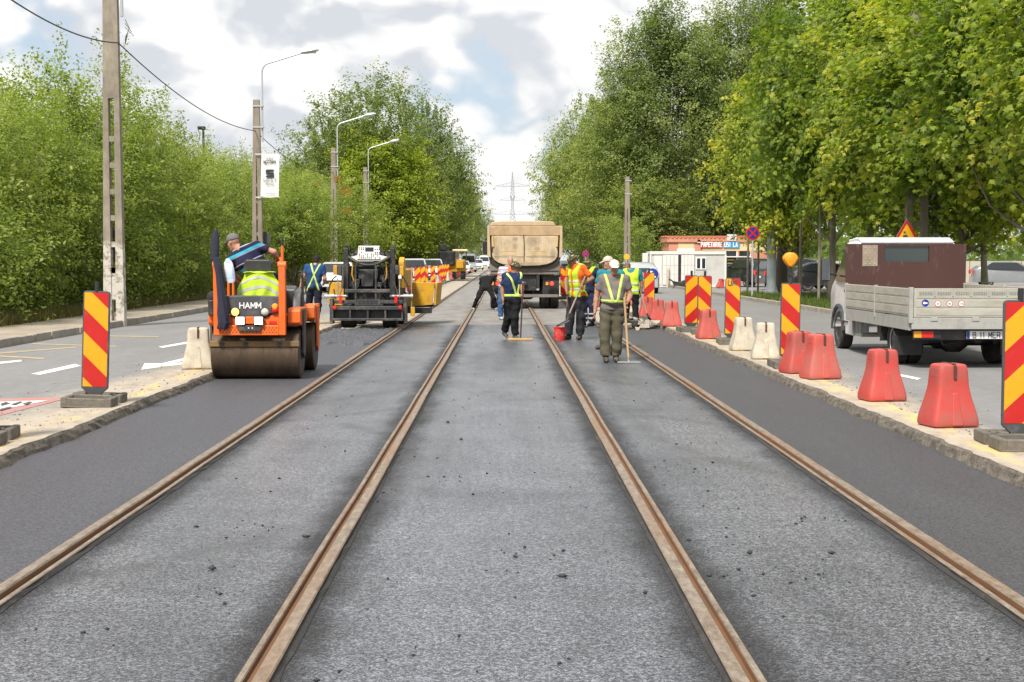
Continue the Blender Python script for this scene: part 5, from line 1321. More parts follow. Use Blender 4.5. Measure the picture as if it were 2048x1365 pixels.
# ---- asphalt paver seen from behind
def paver():
    t = thing('asphalt_paver', 'black and yellow asphalt paver with white control desk', 'paver', (-3.20, 36.2, 0.03), R(-1))
    for s in (-1, 1):
        wheel(t, s * .50 - .02, .15, .30, .30, .34, side=s, rimm=M_mgrey)
        wheel(t, s * .52, 2.2, .42, .42, .36, side=s, rimm=M_mgrey)
    # chassis and yellow bodywork
    MB().box(-.62, .62, .2, 3.0, .42, .95).build('chassis', M_blk2, t, bevel=.02)
    MB().box(-.70, .80, .85, 2.9, .95, 1.42).build('body_shell', M_yellow, t, bevel=.05)
    MB().prism([(.35, .95), (.9, .95), (.9, 1.62), (.62, 1.72), (.42, 1.62)], 'x', .66, .80).build('side_panel', M_yellow, t, bevel=.03)
    MB().prism([(.35, .95), (.9, .95), (.9, 1.50), (.5, 1.50)], 'x', -.74, -.62).build('side_panel', M_blk2, t, bevel=.03)
    # operator's bay
    MB().box(-.56, .60, .30, .80, .95, 1.50).build('rear_bulkhead', M_blk2, t, bevel=.03)
    MB().prism([(-.20, 1.0), (.085, 1.0), (.10, 1.38), (.04, 1.42), (-.15, 1.42), (-.21, 1.38)], 'y', -.02, .06).build('seat_back', M_mgrey, t, bevel=.02)
    MB().box(-.28, .20, .04, .30, 1.18, 1.42).build('engine_box', M_blk2, t, bevel=.02)
    for x in (-.57, .55):
        MB().box(x - .06, x + .06, -.05, .12, .75, 1.93).build('light_post', M_blk2, t, bevel=.015)
        MB().tube([(x - .05, .03, 1.90), (x - .05, .03, 1.97), (x - .03, .03, 2.0), (x + .05, .03, 2.0), (x + .07, .03, 1.97), (x + .07, .03, 1.80)], .018, 8).build('post_loop', M_mgrey, t, smooth=True)
    MB().tube([(-.50 + 1.0 * u, -.10 - .10 * math.sin(math.pi * u), 1.72 - .20 * math.sin(math.pi * u)) for u in [i / 16 for i in range(17)]] , .035, 8).build('desk_rim', M_blk2, t, smooth=True)
    MB().tube([(-.50 + 1.0 * u, .10, 1.72 + .22 * math.sin(math.pi * u)) for u in [i / 16 for i in range(17)]], .03, 8).build('desk_hood', M_blk2, t, smooth=True)
    el = [(math.cos(R(a)) * .46, 1.71 + math.sin(R(a)) * .16) for a in range(0, 360, 20)]
    MB().prism(el, 'y', -.02, .16).build('desk_tray', M_mgrey, t, bevel=.01)
    MB().prism([(-.40, 1.62), (.40, 1.62), (.44, 1.72), (.27, 1.76), (-.27, 1.76), (-.44, 1.72)], 'y', -.075, -.025).build('desk_shelf', mat('desk_white', (.66, .66, .63), .5, 0, .1, 5, (.35, .33, .3), .25, 5), t, bevel=.008)
    pw = bpy.data.materials['desk_white']
    pn = MB().hexa([(-.29, -.10, 1.66), (.27, -.10, 1.66), (.27, -.03, 1.66), (-.29, -.03, 1.66), (-.265, -.02, 1.985), (.245, -.02, 1.985), (.245, .03, 1.985), (-.265, .03, 1.985)]).build('control_desk', pw, t, bevel=.012)
    def on(x, z): return (x, -.10 + .08 * (z - 1.66) / .325 - .004, z)
    MB().hexa([(x, y - dy, z) for dy in (0,) for x, y, z in ()]) if 0 else None
    p0, p1 = on(-.10, 1.85), on(.10, 1.95)
    MB().hexa([(-.10, p0[1] - .006, 1.85), (.10, p0[1] - .006, 1.85), (.10, p0[1] + .01, 1.85), (-.10, p0[1] + .01, 1.85), (-.10, p1[1] - .006, 1.95), (.10, p1[1] - .006, 1.95), (.10, p1[1] + .01, 1.95), (-.10, p1[1] + .01, 1.95)]).build('display', M_glassd, pn)
    r2 = random.Random(4)
    for z in (1.70, 1.745, 1.79, 1.83, 1.90, 1.94):
        for i in range(11):
            x = -.24 + i * .048
            if z > 1.82 and abs(x + 0.0) < .12: continue
            if r2.random() < .22: continue
            a = on(x, z); MB().box(x - .012, x + .012, a[1] - .010, a[1] + .01, z - .011, z + .011).build('button', [M_blk2, M_blk2, M_blk2, M_redl, M_aml, M_blue][r2.choice((0, 0, 0, 1, 2, 3, 4, 5))] if r2.random() < .5 else M_blk2, pn)
    for x in (-.37, .36):
        MB().tube([(x, -.06, 1.72), (x, -.08, 1.82)], .012, 8).build('joystick', M_black, t); MB().lathe([(.004, -.03), (.03, -.015), (.03, .02), (.004, .035)], 12, (x, -.085, 1.84), 'z').build('joystick_knob', M_black, t, smooth=True)
    # ladder and platforms
    for x in (-.30, .18):
        MB().tube([(x, -.32, .30), (x, -.32, 1.50), (x + (.06 if x < 0 else -.06), -.32, 1.60)], .026, 8).build('ladder_rail', M_mgrey, t, smooth=True)
    MB().tube([(-.24, -.32, 1.60), (.12, -.32, 1.60)], .026, 8).build('ladder_top', M_mgrey, t)
    MB().box(-.56, .52, -.36, -.16, .865, .95).build('upper_step', M_mgrey, t, bevel=.01)
    MB().box(-.86, .82, -.28, -.12, .60, .685).build('cross_beam', M_mgrey, t, bevel=.01)
    MB().box(-.28, .30, -.37, -.34, .56, .70).build('step_plate', M_mgrey, t, bevel=.006)
    for i in range(5):
        for z in (.60, .65): MB().box(-.24 + i * .10, -.18 + i * .10, -.374, -.371, z, z + .03).build('step_slot', M_black, t)
    MB().box(-.82, .76, -.52, -.28, .46, .545).build('walkway', M_mgrey, t, bevel=.01)
    MB().box(-.86, .86, -.34, .05, .19, .46).build('screed_box', M_blk2, t, bevel=.015)
    MB().box(-.84, .84, -.52, -.30, .20, .26).build('screed_lip', M_mgrey, t, bevel=.01)
    for x in (-.84, -.42, 0, .42, .82): MB().box(x - .02, x + .02, -.50, -.34, .22, .46).build('screed_strut', M_mgrey, t)
    for k_, (x, z) in enumerate(((-.42, 1.08), (-.36, 1.28), (.34, 1.1), (.40, 1.32), (.30, 1.22), (-.30, 1.12), (.24, 1.05))):
        MB().box(x - .06, x + .06, .0, .3, z - .06, z + .06).build('hydraulic_block', M_blk2 if k_ % 3 else M_mgrey, t, bevel=.015)
        MB().tube([(x, 0, z), (x + .04, -.08, z - .1), (x + .10 * (-1) ** k_, -.06, z - .25), (x, -.02, z - .38)], .013, 6).build('hose', M_black, t, smooth=True)
    for s in (-1, 1):
        MB().cyl((s * .5, -.22, .78), (s * 1.02, -.22, .78), .032, 12).build('extension_tube', M_chrome, t)
        MB().cyl((s * .82, -.22, .78), (s * 1.06, -.22, .78), .05, 12).build('tube_collar', M_chrome, t)
        MB().box(s * .88 - .04, s * .88 + .04, -.40, -.10, .12, .72).build('end_plate', M_mgrey, t, bevel=.01)
        MB().tube([(s * .98, -.24, .8), (s * .93, -.24, 1.05), (s * .85, -.24, 1.20), (s * .70, -.1, 1.32)], .016, 6).build('hose', M_black, t, smooth=True)
        MB().tube([(s * .60, -.1, 1.1), (s * .70, -.22, .80), (s * .80, -.22, .70), (s * .84, -.22, .95)], .014, 6).build('hose', M_black, t, smooth=True)
        x = s * .74
        MB().box(x - .10, x - .005, -.30, -.20, 1.30, 1.52).build('remote_box', M_mgrey if s > 0 else M_yellow, t, bevel=.012); MB().box(x + .005, x + .10, -.30, -.20, 1.27, 1.50).build('remote_box', M_blk2 if s < 0 else M_yellow, t, bevel=.012)
        MB().box(x - .02, x + .05, -.31, -.302, 1.20, 1.28).build('remote_label', M_swhite, t)
        MB().cyl((x, -.25, .75), (x, -.25, 1.30), .014, 8).build('remote_post', M_chrome, t)
        MB().box(s * .66 - .035, s * .66 + .035, -.375, -.36, .62, .80).build('reflector_plate', M_redl, t)
        MB().lathe([(.05, 0), (.045, -.03), (.01, -.035)], 14, (s * .78, -.53, .52), 'y').build('tail_lamp', M_redl, t, smooth=True)
        MB().tube([(s * .40, -.04, 1.58), (s * .42, -.06, 1.3), (s * .38, -.04, 1.15)], .018, 6).build('yellow_hose', M_yellow, t, smooth=True)
        MB().tube([(s * .30, .0, 1.5), (s * .45, -.03, 1.3), (s * .48, 0, 1.0)], .02, 6).build('hose', M_black, t, smooth=True)
    MB().box(1.00, 1.10, -.22, -.12, .30, .52).build('end_marker', M_yellow, t, bevel=.01); MB().cyl((1.02, -.17, .4), (1.02, -.17, 1.45), .014, 8).build('sensor_rod', M_chrome, t)
    # hopper with folding wings ahead of the body
    for s in (-1, 1):
        xi, xo = s * .62, s * 1.38
        def W(d):
            return [(xi, 2.9 + d, .42), (xo * .96, 2.9 + d, .48), (xo, 2.9 + d, 1.06), (xi * 1.3, 2.9 + d, 1.06)]
        MB().loft([W(0), W(.06)]).build('hopper_wing_back', M_yellow, t, bevel=.012)
        MB().hexa([(xi, 2.95, .40), (xo, 2.95, .42), (xo, 4.7, .42), (xi, 4.7, .40), (xi, 2.95, .46), (xo, 2.95, .48), (xo, 4.7, .48), (xi, 4.7, .46)]).build('hopper_floor', M_blk2, t)
        MB().hexa([(xo - .03, 2.97, .46), (xo + .03, 2.97, .46), (xo + .05, 4.7, .46), (xo - .01, 4.7, .46), (xo + .01, 2.97, 1.05), (xo + .07, 2.97, 1.05), (xo + .10, 4.7, 1.05), (xo + .04, 4.7, 1.05)]).build('hopper_wing_side', M_yellow, t, bevel=.012)
        MB().box(s * .95 - .35, s * .95 + .35, 2.8, 3.1, .26, .40).build('wing_skirt', M_blk2, t)
    MB().cyl((.02, .5, 1.5), (.02, .5, 1.9), .03, 8).build('exhaust', M_mgrey, t)
    return t
paver()

# ---- sand coloured tipper
def sooty():
    t = NT('tailgate_sooty'); o = t.obj(); x, y, z = t.xyz(o)
    n = t.noise(o, 2.5, 6, .65); c = t.ramp(n, [(.3, (.34, .26, .165)), (.55, (.53, .42, .28)), (.75, (.57, .465, .32))])
    acc = None
    for cx, cz, rx, rz in ((-.33, 2.38, .13, .10), (-.33, 2.12, .10, .14), (.30, 2.30, .30, .22), (.42, 2.05, .13, .10), (0, 1.52, .9, .10), (-.95, 1.9, .12, .3), (.95, 1.85, .12, .3)):
        d = t.math('ADD', t.math('POWER', t.math('DIVIDE', t.math('SUBTRACT', x, cx), rx), 2.0), t.math('POWER', t.math('DIVIDE', t.math('SUBTRACT', z, cz), rz), 2.0))
        g = t.math('SUBTRACT', 1.0, d, True); acc = g if acc is None else t.math('MAXIMUM', acc, g)
    f = t.math('MULTIPLY', t.math('MULTIPLY', acc, t.ramp(t.noise(o, 5, 6, .7), [(.3, .2), (.65, 1.0)])), .75, True)
    return t.done(t.bsdf(t.mix(f, c, (.13, .095, .07)), .65, 0, t.bump(n, .2, .02)))
def tipper():
    t = thing('dump_truck', 'sand coloured dump truck seen from behind on the tram tracks', 'truck', (.76, 51.0, 0.0))
    sand = mat('tipper_sand', (0.50, 0.385, 0.25), 0.6, 0, 0.12, 2.5, (0.27, 0.20, 0.125), 0.34, 1.6, 0.1, 20)
    wood = mat('tipper_tarp', (0.45, 0.31, 0.18), 0.8, 0, 0.2, 4, (0.25, 0.17, 0.1), 0.4, 3, .3, 12); soot = mat('soot_stain', (.16, .115, .085), .9, 0, .3, 6)
    tg = mat('tipper_grey', (.19, .17, .15), .7, 0, .2, 4, (.10, .085, .07), .4, 3)
    ym = mat('faded_yellow_tape', (.58, .38, .10), .6, 0, .2, 6, (.5, .4, .26), .4, 5)
    # half-pipe body
    def U(w, zt, zb, flare=0):
        pts = [(-w, zt)]
        for a in range(180, 361, 15): 
            c, s = math.cos(R(a)), math.sin(R(a))
            pts.append((w * (abs(c) ** .62) * (1 if c > 0 else -1), zb + .50 + .50 * (-(abs(s) ** .75))))
        return pts + [(w, zt)]
    body = MB(); a = U(1.20, 2.83, 1.42); b = U(1.20, 2.83, 1.42)
    body.loft([[(x, .10, z) for x, z in a], [(x, 5.4, z) for x, z in b]]); body.build('tipper_body', sand, t, bevel=.02)
    MB().prism(U(1.235, 2.50, 1.375), 'y', .06, .13).build('tailgate_rim', mat('rubber_rim', (.035, .03, .025), .8), t, bevel=.01)
    MB().prism(U(1.13, 2.49, 1.47), 'y', -.01, .07).build('tailgate', sooty(), t, bevel=.02)
    MB().prism([(-1.24, 2.50), (1.26, 2.50), (1.26, 2.83), (-1.24, 2.83)], 'y', -.005, .09).build('headboard_flap', wood, t, bevel=.02)
    MB().prism([(-1.18, 2.83), (1.05, 2.83), (.98, 2.97), (.5, 3.0), (-.8, 3.0), (-1.12, 2.95)], 'y', .02, 5.2).build('tarp', sand, t, bevel=.03)
    for s in (-1, 1):
        MB().prism([(s * 1.16, 1.75), (s * 1.275, 1.8), (s * 1.275, 2.83), (s * 1.20, 2.83)], 'y', -.03, .12).build('corner_post', sand, t, bevel=.01)
        MB().bar((s * 1.10, -.03, 2.47), (s * 1.08, -.03, 2.12), .06, .05).build('hinge_plate', ym, t)
        MB().bar((s * 1.08, -.035, 2.48), (s * 1.12, -.035, 1.95), .028).build('chain', M_black, t)
        x0 = -.80 if s < 0 else .22; x1 = x0 + .52
        for (p, q, r_, u) in ((x0, x1, 1.965, 1.985), (x0, x1, 1.835, 1.855), (x0, x0 + .02, 1.855, 1.965), (x1 - .02, x1, 1.855, 1.965)):
            MB().box(p, q, -.016, -.011, r_, u).build('yellow_outline', ym, t)
        MB().box(s * .55 - .50, s * .55 + .50, -.018, -.012, 1.775, 1.79).build('tailgate_seam', tg, t)
        for k in range(2): MB().box(s * (.42 + .38 * k) - .01, s * (.42 + .38 * k) + .01, -.018, -.012, 2.02, 2.44).build('tailgate_crease', sand, t)
    MB().tube([(-.04, -.02, 2.52), (-.03, -.03, 2.3), (-.02, -.025, 2.0), (-.03, -.02, 1.62)], .014, 6).build('rope', M_black, t)
    for x, z, r_ in ((-.33, 2.38, .10), (-.30, 2.1, .09), (.28, 2.36, .16), (.44, 2.15, .09)):
        pass
    # rear underbody
    MB().prism([(-1.18, 1.92), (-.98, 1.62), (-.62, 1.44), (.62, 1.44), (.98, 1.62), (1.18, 1.92), (1.20, 1.30), (-1.20, 1.30)], 'y', .14, .5).build('rear_apron', tg, t, bevel=.015)
    MB().box(-1.14, 1.14, .18, .40, 1.18, 1.31).build('cross_member', tg, t, bevel=.015)
    for x in (-.45, .45): MB().box(x - .05, x + .05, .2, 7.4, .70, 1.20).build('chassis_rail', M_blk2, t)
    MB().box(-.40, .40, .3, .42, .62, 1.16).build('hitch_plate', M_blk2, t, bevel=.02); MB().lathe([(.10, 0), (.10, -.10), (.06, -.14), (.02, -.15)], 16, (0, .30, .85), 'y').build('tow_hitch', M_blk2, t, smooth=True)
    MB().box(-1.12, 1.14, .10, .24, .40, .50).build('bumper_bar', tg, t, bevel=.015)
    for s in (-1, 1):
        MB().box(s * .93 - .20, s * .93 + .20, .06, .16, .78, .96).build('lamp_housing', M_blk2, t, bevel=.01)
        MB().lathe([(.07, 0), (.065, -.02), (.01, -.03)], 16, (s * .92, .06, .87), 'y').build('tail_lamp', M_litred, t, smooth=True)
        MB().box(s * .93 - .17 - .05, s * .93 - .17 + .04, .05, .061, .82, .92).build('turn_lamp', M_aml, t)
        for y in (.95, 2.35):
            for k, x in enumerate((s * 1.03, s * .70)):
                wheel(t, x, y, .51, .51, .29, side=s, rimm=M_blk2)
        wheel(t, s * 1.02, 6.6, .51, .51, .32, side=s, rimm=M_blk2)
        MB().prism([(.35, 1.02), (.40, 1.14), (2.9, 1.14), (2.95, 1.02)], 'x', s * .86 - .29, s * .86 + .29).build('mudguard', M_blk2, t)
        MB().box(s * .90 - .28, s * .90 + .28, .34, .36, .48, 1.12).build('mud_flap', M_blk2, t)
        MB().cyl((s * .3, .6, .51), (s * .9, .6, .51), .12, 10).build('axle', M_blk2, t)
    MB().lathe([(.16, -.3), (.2, -.2), (.2, .2), (.16, .3)], 16, (0, .95, .51), 'x').build('differential', M_blk2, t, smooth=True)
    MB().box(-1.2, 1.2, 5.7, 7.6, .75, 2.75).build('cab', mat('cab_red', (.25, .06, .04), .4), t, bevel=.08)
    for s in (-1, 1):
        MB().tube([(s * 1.2, 7.3, 2.5), (s * 1.40, 7.2, 2.5), (s * 1.40, 7.2, 1.9)], .02, 6).build('mirror_arm', M_black, t); MB().box(s * 1.43 - .10, s * 1.43 + .10, 7.12, 7.22, 1.9, 2.4).build('mirror', M_black, t, bevel=.03)
    for x, z, r_, sx in ((-.33, 2.36, .11, .7), (-.33, 2.08, .10, .7), (.33, 2.30, .22, .9), (.42, 2.06, .10, 1)):
        pass
    return t
tipper()

# ---- white flatbed
def flatbed():
    t = thing('flatbed_truck', 'white flatbed truck with dropside bed and brown plywood headboard', 'truck', (0, 0, 0.10))
    wht = mat('cab_white', (.70, .71, .72), .35, 0, .05, 3, (.5, .48, .45), .08, 2, coat=.3)
    ali = mat('bed_aluminium', (.42, .41, .36), .5, .12, .12, 4, (.27, .24, .19), .46, 3.5, stretch=(.6, .6, 1.6)); ali2 = mat('bed_rail_grey', (.36, .36, .34), .55, .1, .15, 4, (.2, .18, .15), .35, 4)
    ply = mat('brown_plywood', (.058, .022, .018), .55, 0, .18, 2.2, (.24, .15, .13), .12, 9, .05, 30, stretch=(1, 1, .35))
    x0, x1, yr, yf = 5.85, 7.90, 21.5, 25.55; zb, zt = .70, 1.17; Z = .0
    # bed floor, dropsides
    MB().box(x0 + .03, x1 - .03, yr + .04, yf, zb - .02, zb + .06).build('bed_floor', ali2, t, bevel=.01)
    def side(xa, xb):
        n = 2; L = (yf - yr - .04) / n
        for i in range(n):
            a = yr + .06 + i * L; b = a + L - .05
            o = MB().box(xa, xb, a, b, zb + .07, zt).build('dropside', ali, t, bevel=.006)
            for k in range(3):
                z = zb + .085 + k * .13
                MB().box(xa - .006, xa, a + .03, b - .03, z + .012, z + .118).build('dropside_plank', ali, o, bevel=.004)
            MB().box(xa - .012, xb + .012, a + L - .05, a + L - .005, zb - .02, zt + .015).build('stake_post', ali2, t, bevel=.004)
    side(x0, x0 + .03); side(x1 - .03, x1)
    MB().box(x0 - .012, x0 + .05, yr - .012, yr + .055, zb - .03, zt + .015).build('corner_post', ali2, t, bevel=.005); MB().box(x1 - .05, x1 + .012, yr - .012, yr + .055, zb - .03, zt + .015).build('corner_post', ali2, t, bevel=.005)
    MB().box(x0 + .006, x0 + .05, yr + .06, yf, zb - .14, zb + .055).build('bed_side_rail', ali2, t, bevel=.008); MB().box(x1 - .05, x1 - .006, yr + .06, yf, zb - .14, zb + .055).build('bed_side_rail', ali2, t, bevel=.008)
    tgate = MB().box(x0 + .06, x1 - .06, yr, yr + .03, zb + .05, zt).build('tailgate', ali, t, bevel=.006)
    for k in range(3):
        z = zb + .065 + k * .125
        MB().box(x0 + .09, x1 - .09, yr - .006, yr, z + .012, z + (.112 if k < 2 else .06)).build('tailgate_plank', ali, tgate, bevel=.004)
    vent = mat('vent_slit', (.15, .145, .13), .8)
    for i in range(7):
        xa = x0 + .13 + i * .26
        MB().box(xa, xa + .20, yr - .009, yr - .0065, zt - .095, zt - .045).build('vent_grille', ali2, tgate)
        for k in range(8): MB().box(xa + .008 + k * .024, xa + .018 + k * .024, yr - .0115, yr - .0095, zt - .090, zt - .050).build('vent_slit', vent, tgate)
        MB().box(xa + .215, xa + .235, yr - .014, yr - .003, zt - .115, zt - .03).build('rivet_strap', ali2, tgate)
    MB().box(x0 + .03, x1 - .03, yr - .004, yr + .05, zb - .12, zb + .045).build('rear_rail', ali2, t, bevel=.008)
    for x in (x0 + .35, x0 + .95, x0 + 1.55): MB().box(x - .05, x + .05, yr - .016, yr - .004, zb + .0, zb + .06).build('hinge', ali2, t, bevel=.004)
    # speed stickers and emblem on the tailgate
    zc = zb + .25; f = yr - .0075
    def sticker(x, s):
        disc(MB(), .046, f, zc, 20, x).build('sticker_ring', M_sred, tgate); disc(MB(), .037, f - .002, zc, 20, x).build('sticker_field', M_swhite, tgate)
        text(s, .042, M_blackp, tgate, (x, f - .005, zc), depth=.001)
    disc(MB(), .052, f, zc + .01, 24, x0 + .22).build('emblem_disc', M_blue, tgate)
    MB().add([(x0 + .22 + p[0] * .045, f - .003, zc + .01 + p[1] * .045) for p in [(-.9, 0), (-.3, .55), (-.3, .2), (.2, .25), (.85, .05), (.85, -.1), (.2, -.25), (-.3, -.3), (-.3, -.55)]], [tuple(range(9))]).build('emblem_arrow', M_swhite, tgate)
    for x, s in ((x0 + .40, '50'), (x0 + .57, '80'), (x0 + .74, '100')): sticker(x, s)
    # headboard with window and riveted plate
    hb = MB(); zt2 = 1.85
    wx0, wx1, wz0, wz1 = x0 + .66, x0 + 1.42, 1.545, 1.815
    for a, b, c, d in ((x0, wx0, zb + .06, zt2), (wx1, x1, zb + .06, zt2), (wx0, wx1, zb + .06, wz0), (wx0, wx1, wz1, zt2)): hb.box(a, b, yf, yf + .03, c, d)
    hb.build('headboard', ply, t)
    MB().box(wx0 - .006, wx1 + .006, yf + .032, yf + .040, wz0 - .006, wz1 + .006).build('cab_rear_window', M_glassl, t)
    hp = MB().box(x0 + .28, x0 + .54, yf - .008, yf - .001, 1.47, 1.83).build('riveted_plate', mat('dull_plate', (.33, .27, .21), .5, .3, .3, 9, (.2, .15, .1), .4, 8), t, bevel=.003)
    for i in range(3):
        for j in range(4): MB().lathe([(.012, 0), (.006, -.006)], 8, (x0 + .33 + i * .08, yf - .008, 1.51 + j * .09), 'y').build('rivet', M_chrome, hp)
    # cab
    c0, c1 = x0 + .14, x1 - .02; ya = yf + .10
    prof = [(ya, .45), (ya, 1.72), (ya + .10, 1.88), (ya + .35, 1.915), (ya + 1.0, 1.88), (ya + 1.45, 1.32), (ya + 1.72, 1.10), (ya + 1.80, .95), (ya + 1.80, .40), (ya + 1.65, .35)]
    rings = []
    for u, k in ((0, .93), (.02, .985), (.06, 1.0), (.94, 1.0), (.98, .985), (1, .93)):
        x = c0 + (c1 - c0) * u
        rings.append([(x + (.5 - u) * .26 * max(0, (z - 1.1)) / .85, ya + (y - ya) * k + .02 * (1 - k), z * (.5 + .5 * k) + (1 - k) * .5 if z > 1.9 else z) for y, z in prof])
    MB().loft(rings).build('cab', wht, t, bevel=.03)
    MB().prism([(ya + .03, 1.90), (ya + .25, 1.965), (ya + .95, 1.94), (ya + 1.0, 1.86), (ya + .03, 1.86)], 'x', c0 + .15, c1 - .15).build('roof', wht, t, bevel=.05)
    for s, xx in ((-1, c0), (1, c1)):
        MB().add([(xx + s * .008 + (-s) * .26 * .5 * (z - 1.1) / .85, y, z) for y, z in ((ya + .32, 1.22), (ya + .34, 1.76), (ya + .95, 1.80), (ya + 1.38, 1.30), (ya + 1.36, 1.2))], [(0, 1, 2, 3, 4)]).build('side_window', M_glassd, t)
        MB().box(xx + s * .012 - .008, xx + s * .012 + .008, ya + .28, ya + 1.36, .50, .52).build('sill_trim', M_black, t)
        MB().box(xx + s * .02 - .015, xx + s * .02 + .015, ya + .36, ya + .50, 1.02, 1.06).build('door_handle', M_black, t, bevel=.006)
        MB().tube([(xx, ya + 1.20, 1.30), (xx + s * .20, ya + 1.15, 1.34), (xx + s * .20, ya + 1.15, 1.5)], .014, 6).build('mirror_arm', M_black, t)
        m_ = MB().box(xx + s * .22 - .085, xx + s * .22 + .085, ya + 1.10, ya + 1.20, 1.20, 1.60).build('mirror', M_black, t, bevel=.025)
        MB().box(xx + s * .22 - .07, xx + s * .22 + .07, ya + 1.094, ya + 1.099, 1.22, 1.58).build('mirror_glass', mat('mirror_glass', (.45, .52, .58), .05, .8), m_)
        # front wheel and arch
        wheel(t, xx + (-s) * .10, ya + 1.05, .34, .34, .21, side=s, rimm=M_mgrey)
        MB().tube([(xx + s * .004, ya + 1.05 + .43 * math.cos(R(a)), .34 + .43 * math.sin(R(a))) for a in range(0, 181, 15)], .035, 6).build('wheel_arch', M_mgrey, t, smooth=True)
        MB().box(min(xx, xx - s * .3), max(xx, xx - s * .3), ya + .0, ya + .52, .28, .50).build('step', wht, t, bevel=.03)
    # chassis, rear wheels, guards, tail lights, plate
    for x in (6.45, 7.30): MB().box(x - .04, x + .04, yr + .2, ya + 1.9, .48, .66).build('chassis_rail', M_blk2, t)
    MB().box(x0 + .10, x1 - .10, yr + .12, yr + .20, .42, .60).build('rear_underrun_bar', M_blk2, t, bevel=.01)
    for s, xx in ((-1, x0 + .22), (1, x1 - .22)):
        for k in (0, 1): wheel(t, xx - s * (.20 * k) + s * .02, yr + 1.35, .34, .34, .185, side=s, rimm=M_chrome if k == 0 else M_blk2)
        MB().grid(lambda u, v: (xx - s * .32 + s * .52 * v, yr + 1.35 + .42 * math.cos(R(-5 + 190 * u)), .36 + .42 * math.sin(R(-5 + 190 * u))), 14, 2).build('mudguard', M_blk2, t, solid=.012)
        MB().box(xx - .24, xx + .20, yr + .84, yr + .86, .16, .45).build('mud_flap', M_blk2, t)
        tl = MB().box(xx - .20 + (.06 if s < 0 else 0), xx + .20 + (.06 if s < 0 else 0), yr + .06, yr + .14, .44, .57).build('tail_light', M_black, t, bevel=.008)
        bx = xx + (-.14 if s < 0 else .02)
        MB().box(bx, bx + .11, yr + .054, yr + .061, .46, .55).build('turn_lens', M_aml, tl); MB().box(bx + .115, bx + .28, yr + .054, yr + .061, .46, .55).build('red_lens', M_redl, tl)
    MB().cyl((x0 + .3, yr + 1.35, .34), (x1 - .3, yr + 1.35, .34), .07, 10).build('rear_axle', M_blk2, t); MB().lathe([(.08, -.22), (.17, -.1), (.17, .1), (.08, .22)], 14, (6.88, yr + 1.35, .34), 'x').build('differential', M_blk2, t, smooth=True)
    MB().box(6.1, 6.5, yr + 2.0, yr + 2.9, .36, .62).build('fuel_tank', M_blk2, t, bevel=.04); MB().cyl((7.0, yr + .5, .42), (7.0, yr + 1.2, .42), .07, 10).build('silencer', M_blk2, t)
    MB().tube([(x0 + .5, yr + .3, .5), (x0 + .6, yr + .4, .34), (x0 + .9, yr + .5, .40)], .02, 6).build('brake_hose', M_black, t)
    MB().box(x0 + .12, x0 + .55, yf - .72, yf - .1, .30, .35).build('side_step', ali, t, bevel=.01)
    for y in (yf - .75, yf - .2): MB().box(x0 + .08, x0 + .13, y, y + .04, .30, .60).build('step_strut', ali2, t)
    pl = MB().box(6.70, 7.22, yr + .08, yr + .09, .44, .555).build('number_plate', M_swhite, t, bevel=.003)
    MB().box(6.702, 6.742, yr + .0765, yr + .0785, .443, .552).build('blue_band', M_blue, pl)
    block_text('B 11 MER', .075, M_blackp, pl, (6.985, yr + .077, .497), .55, .26, .15)
    for x in (x0 + .02, x0 + .02): MB().box(x - .01, x, yr + 1.9, yr + 1.96, zb - .11, zb - .06).build('side_marker', M_aml, t)
    return t
flatbed()

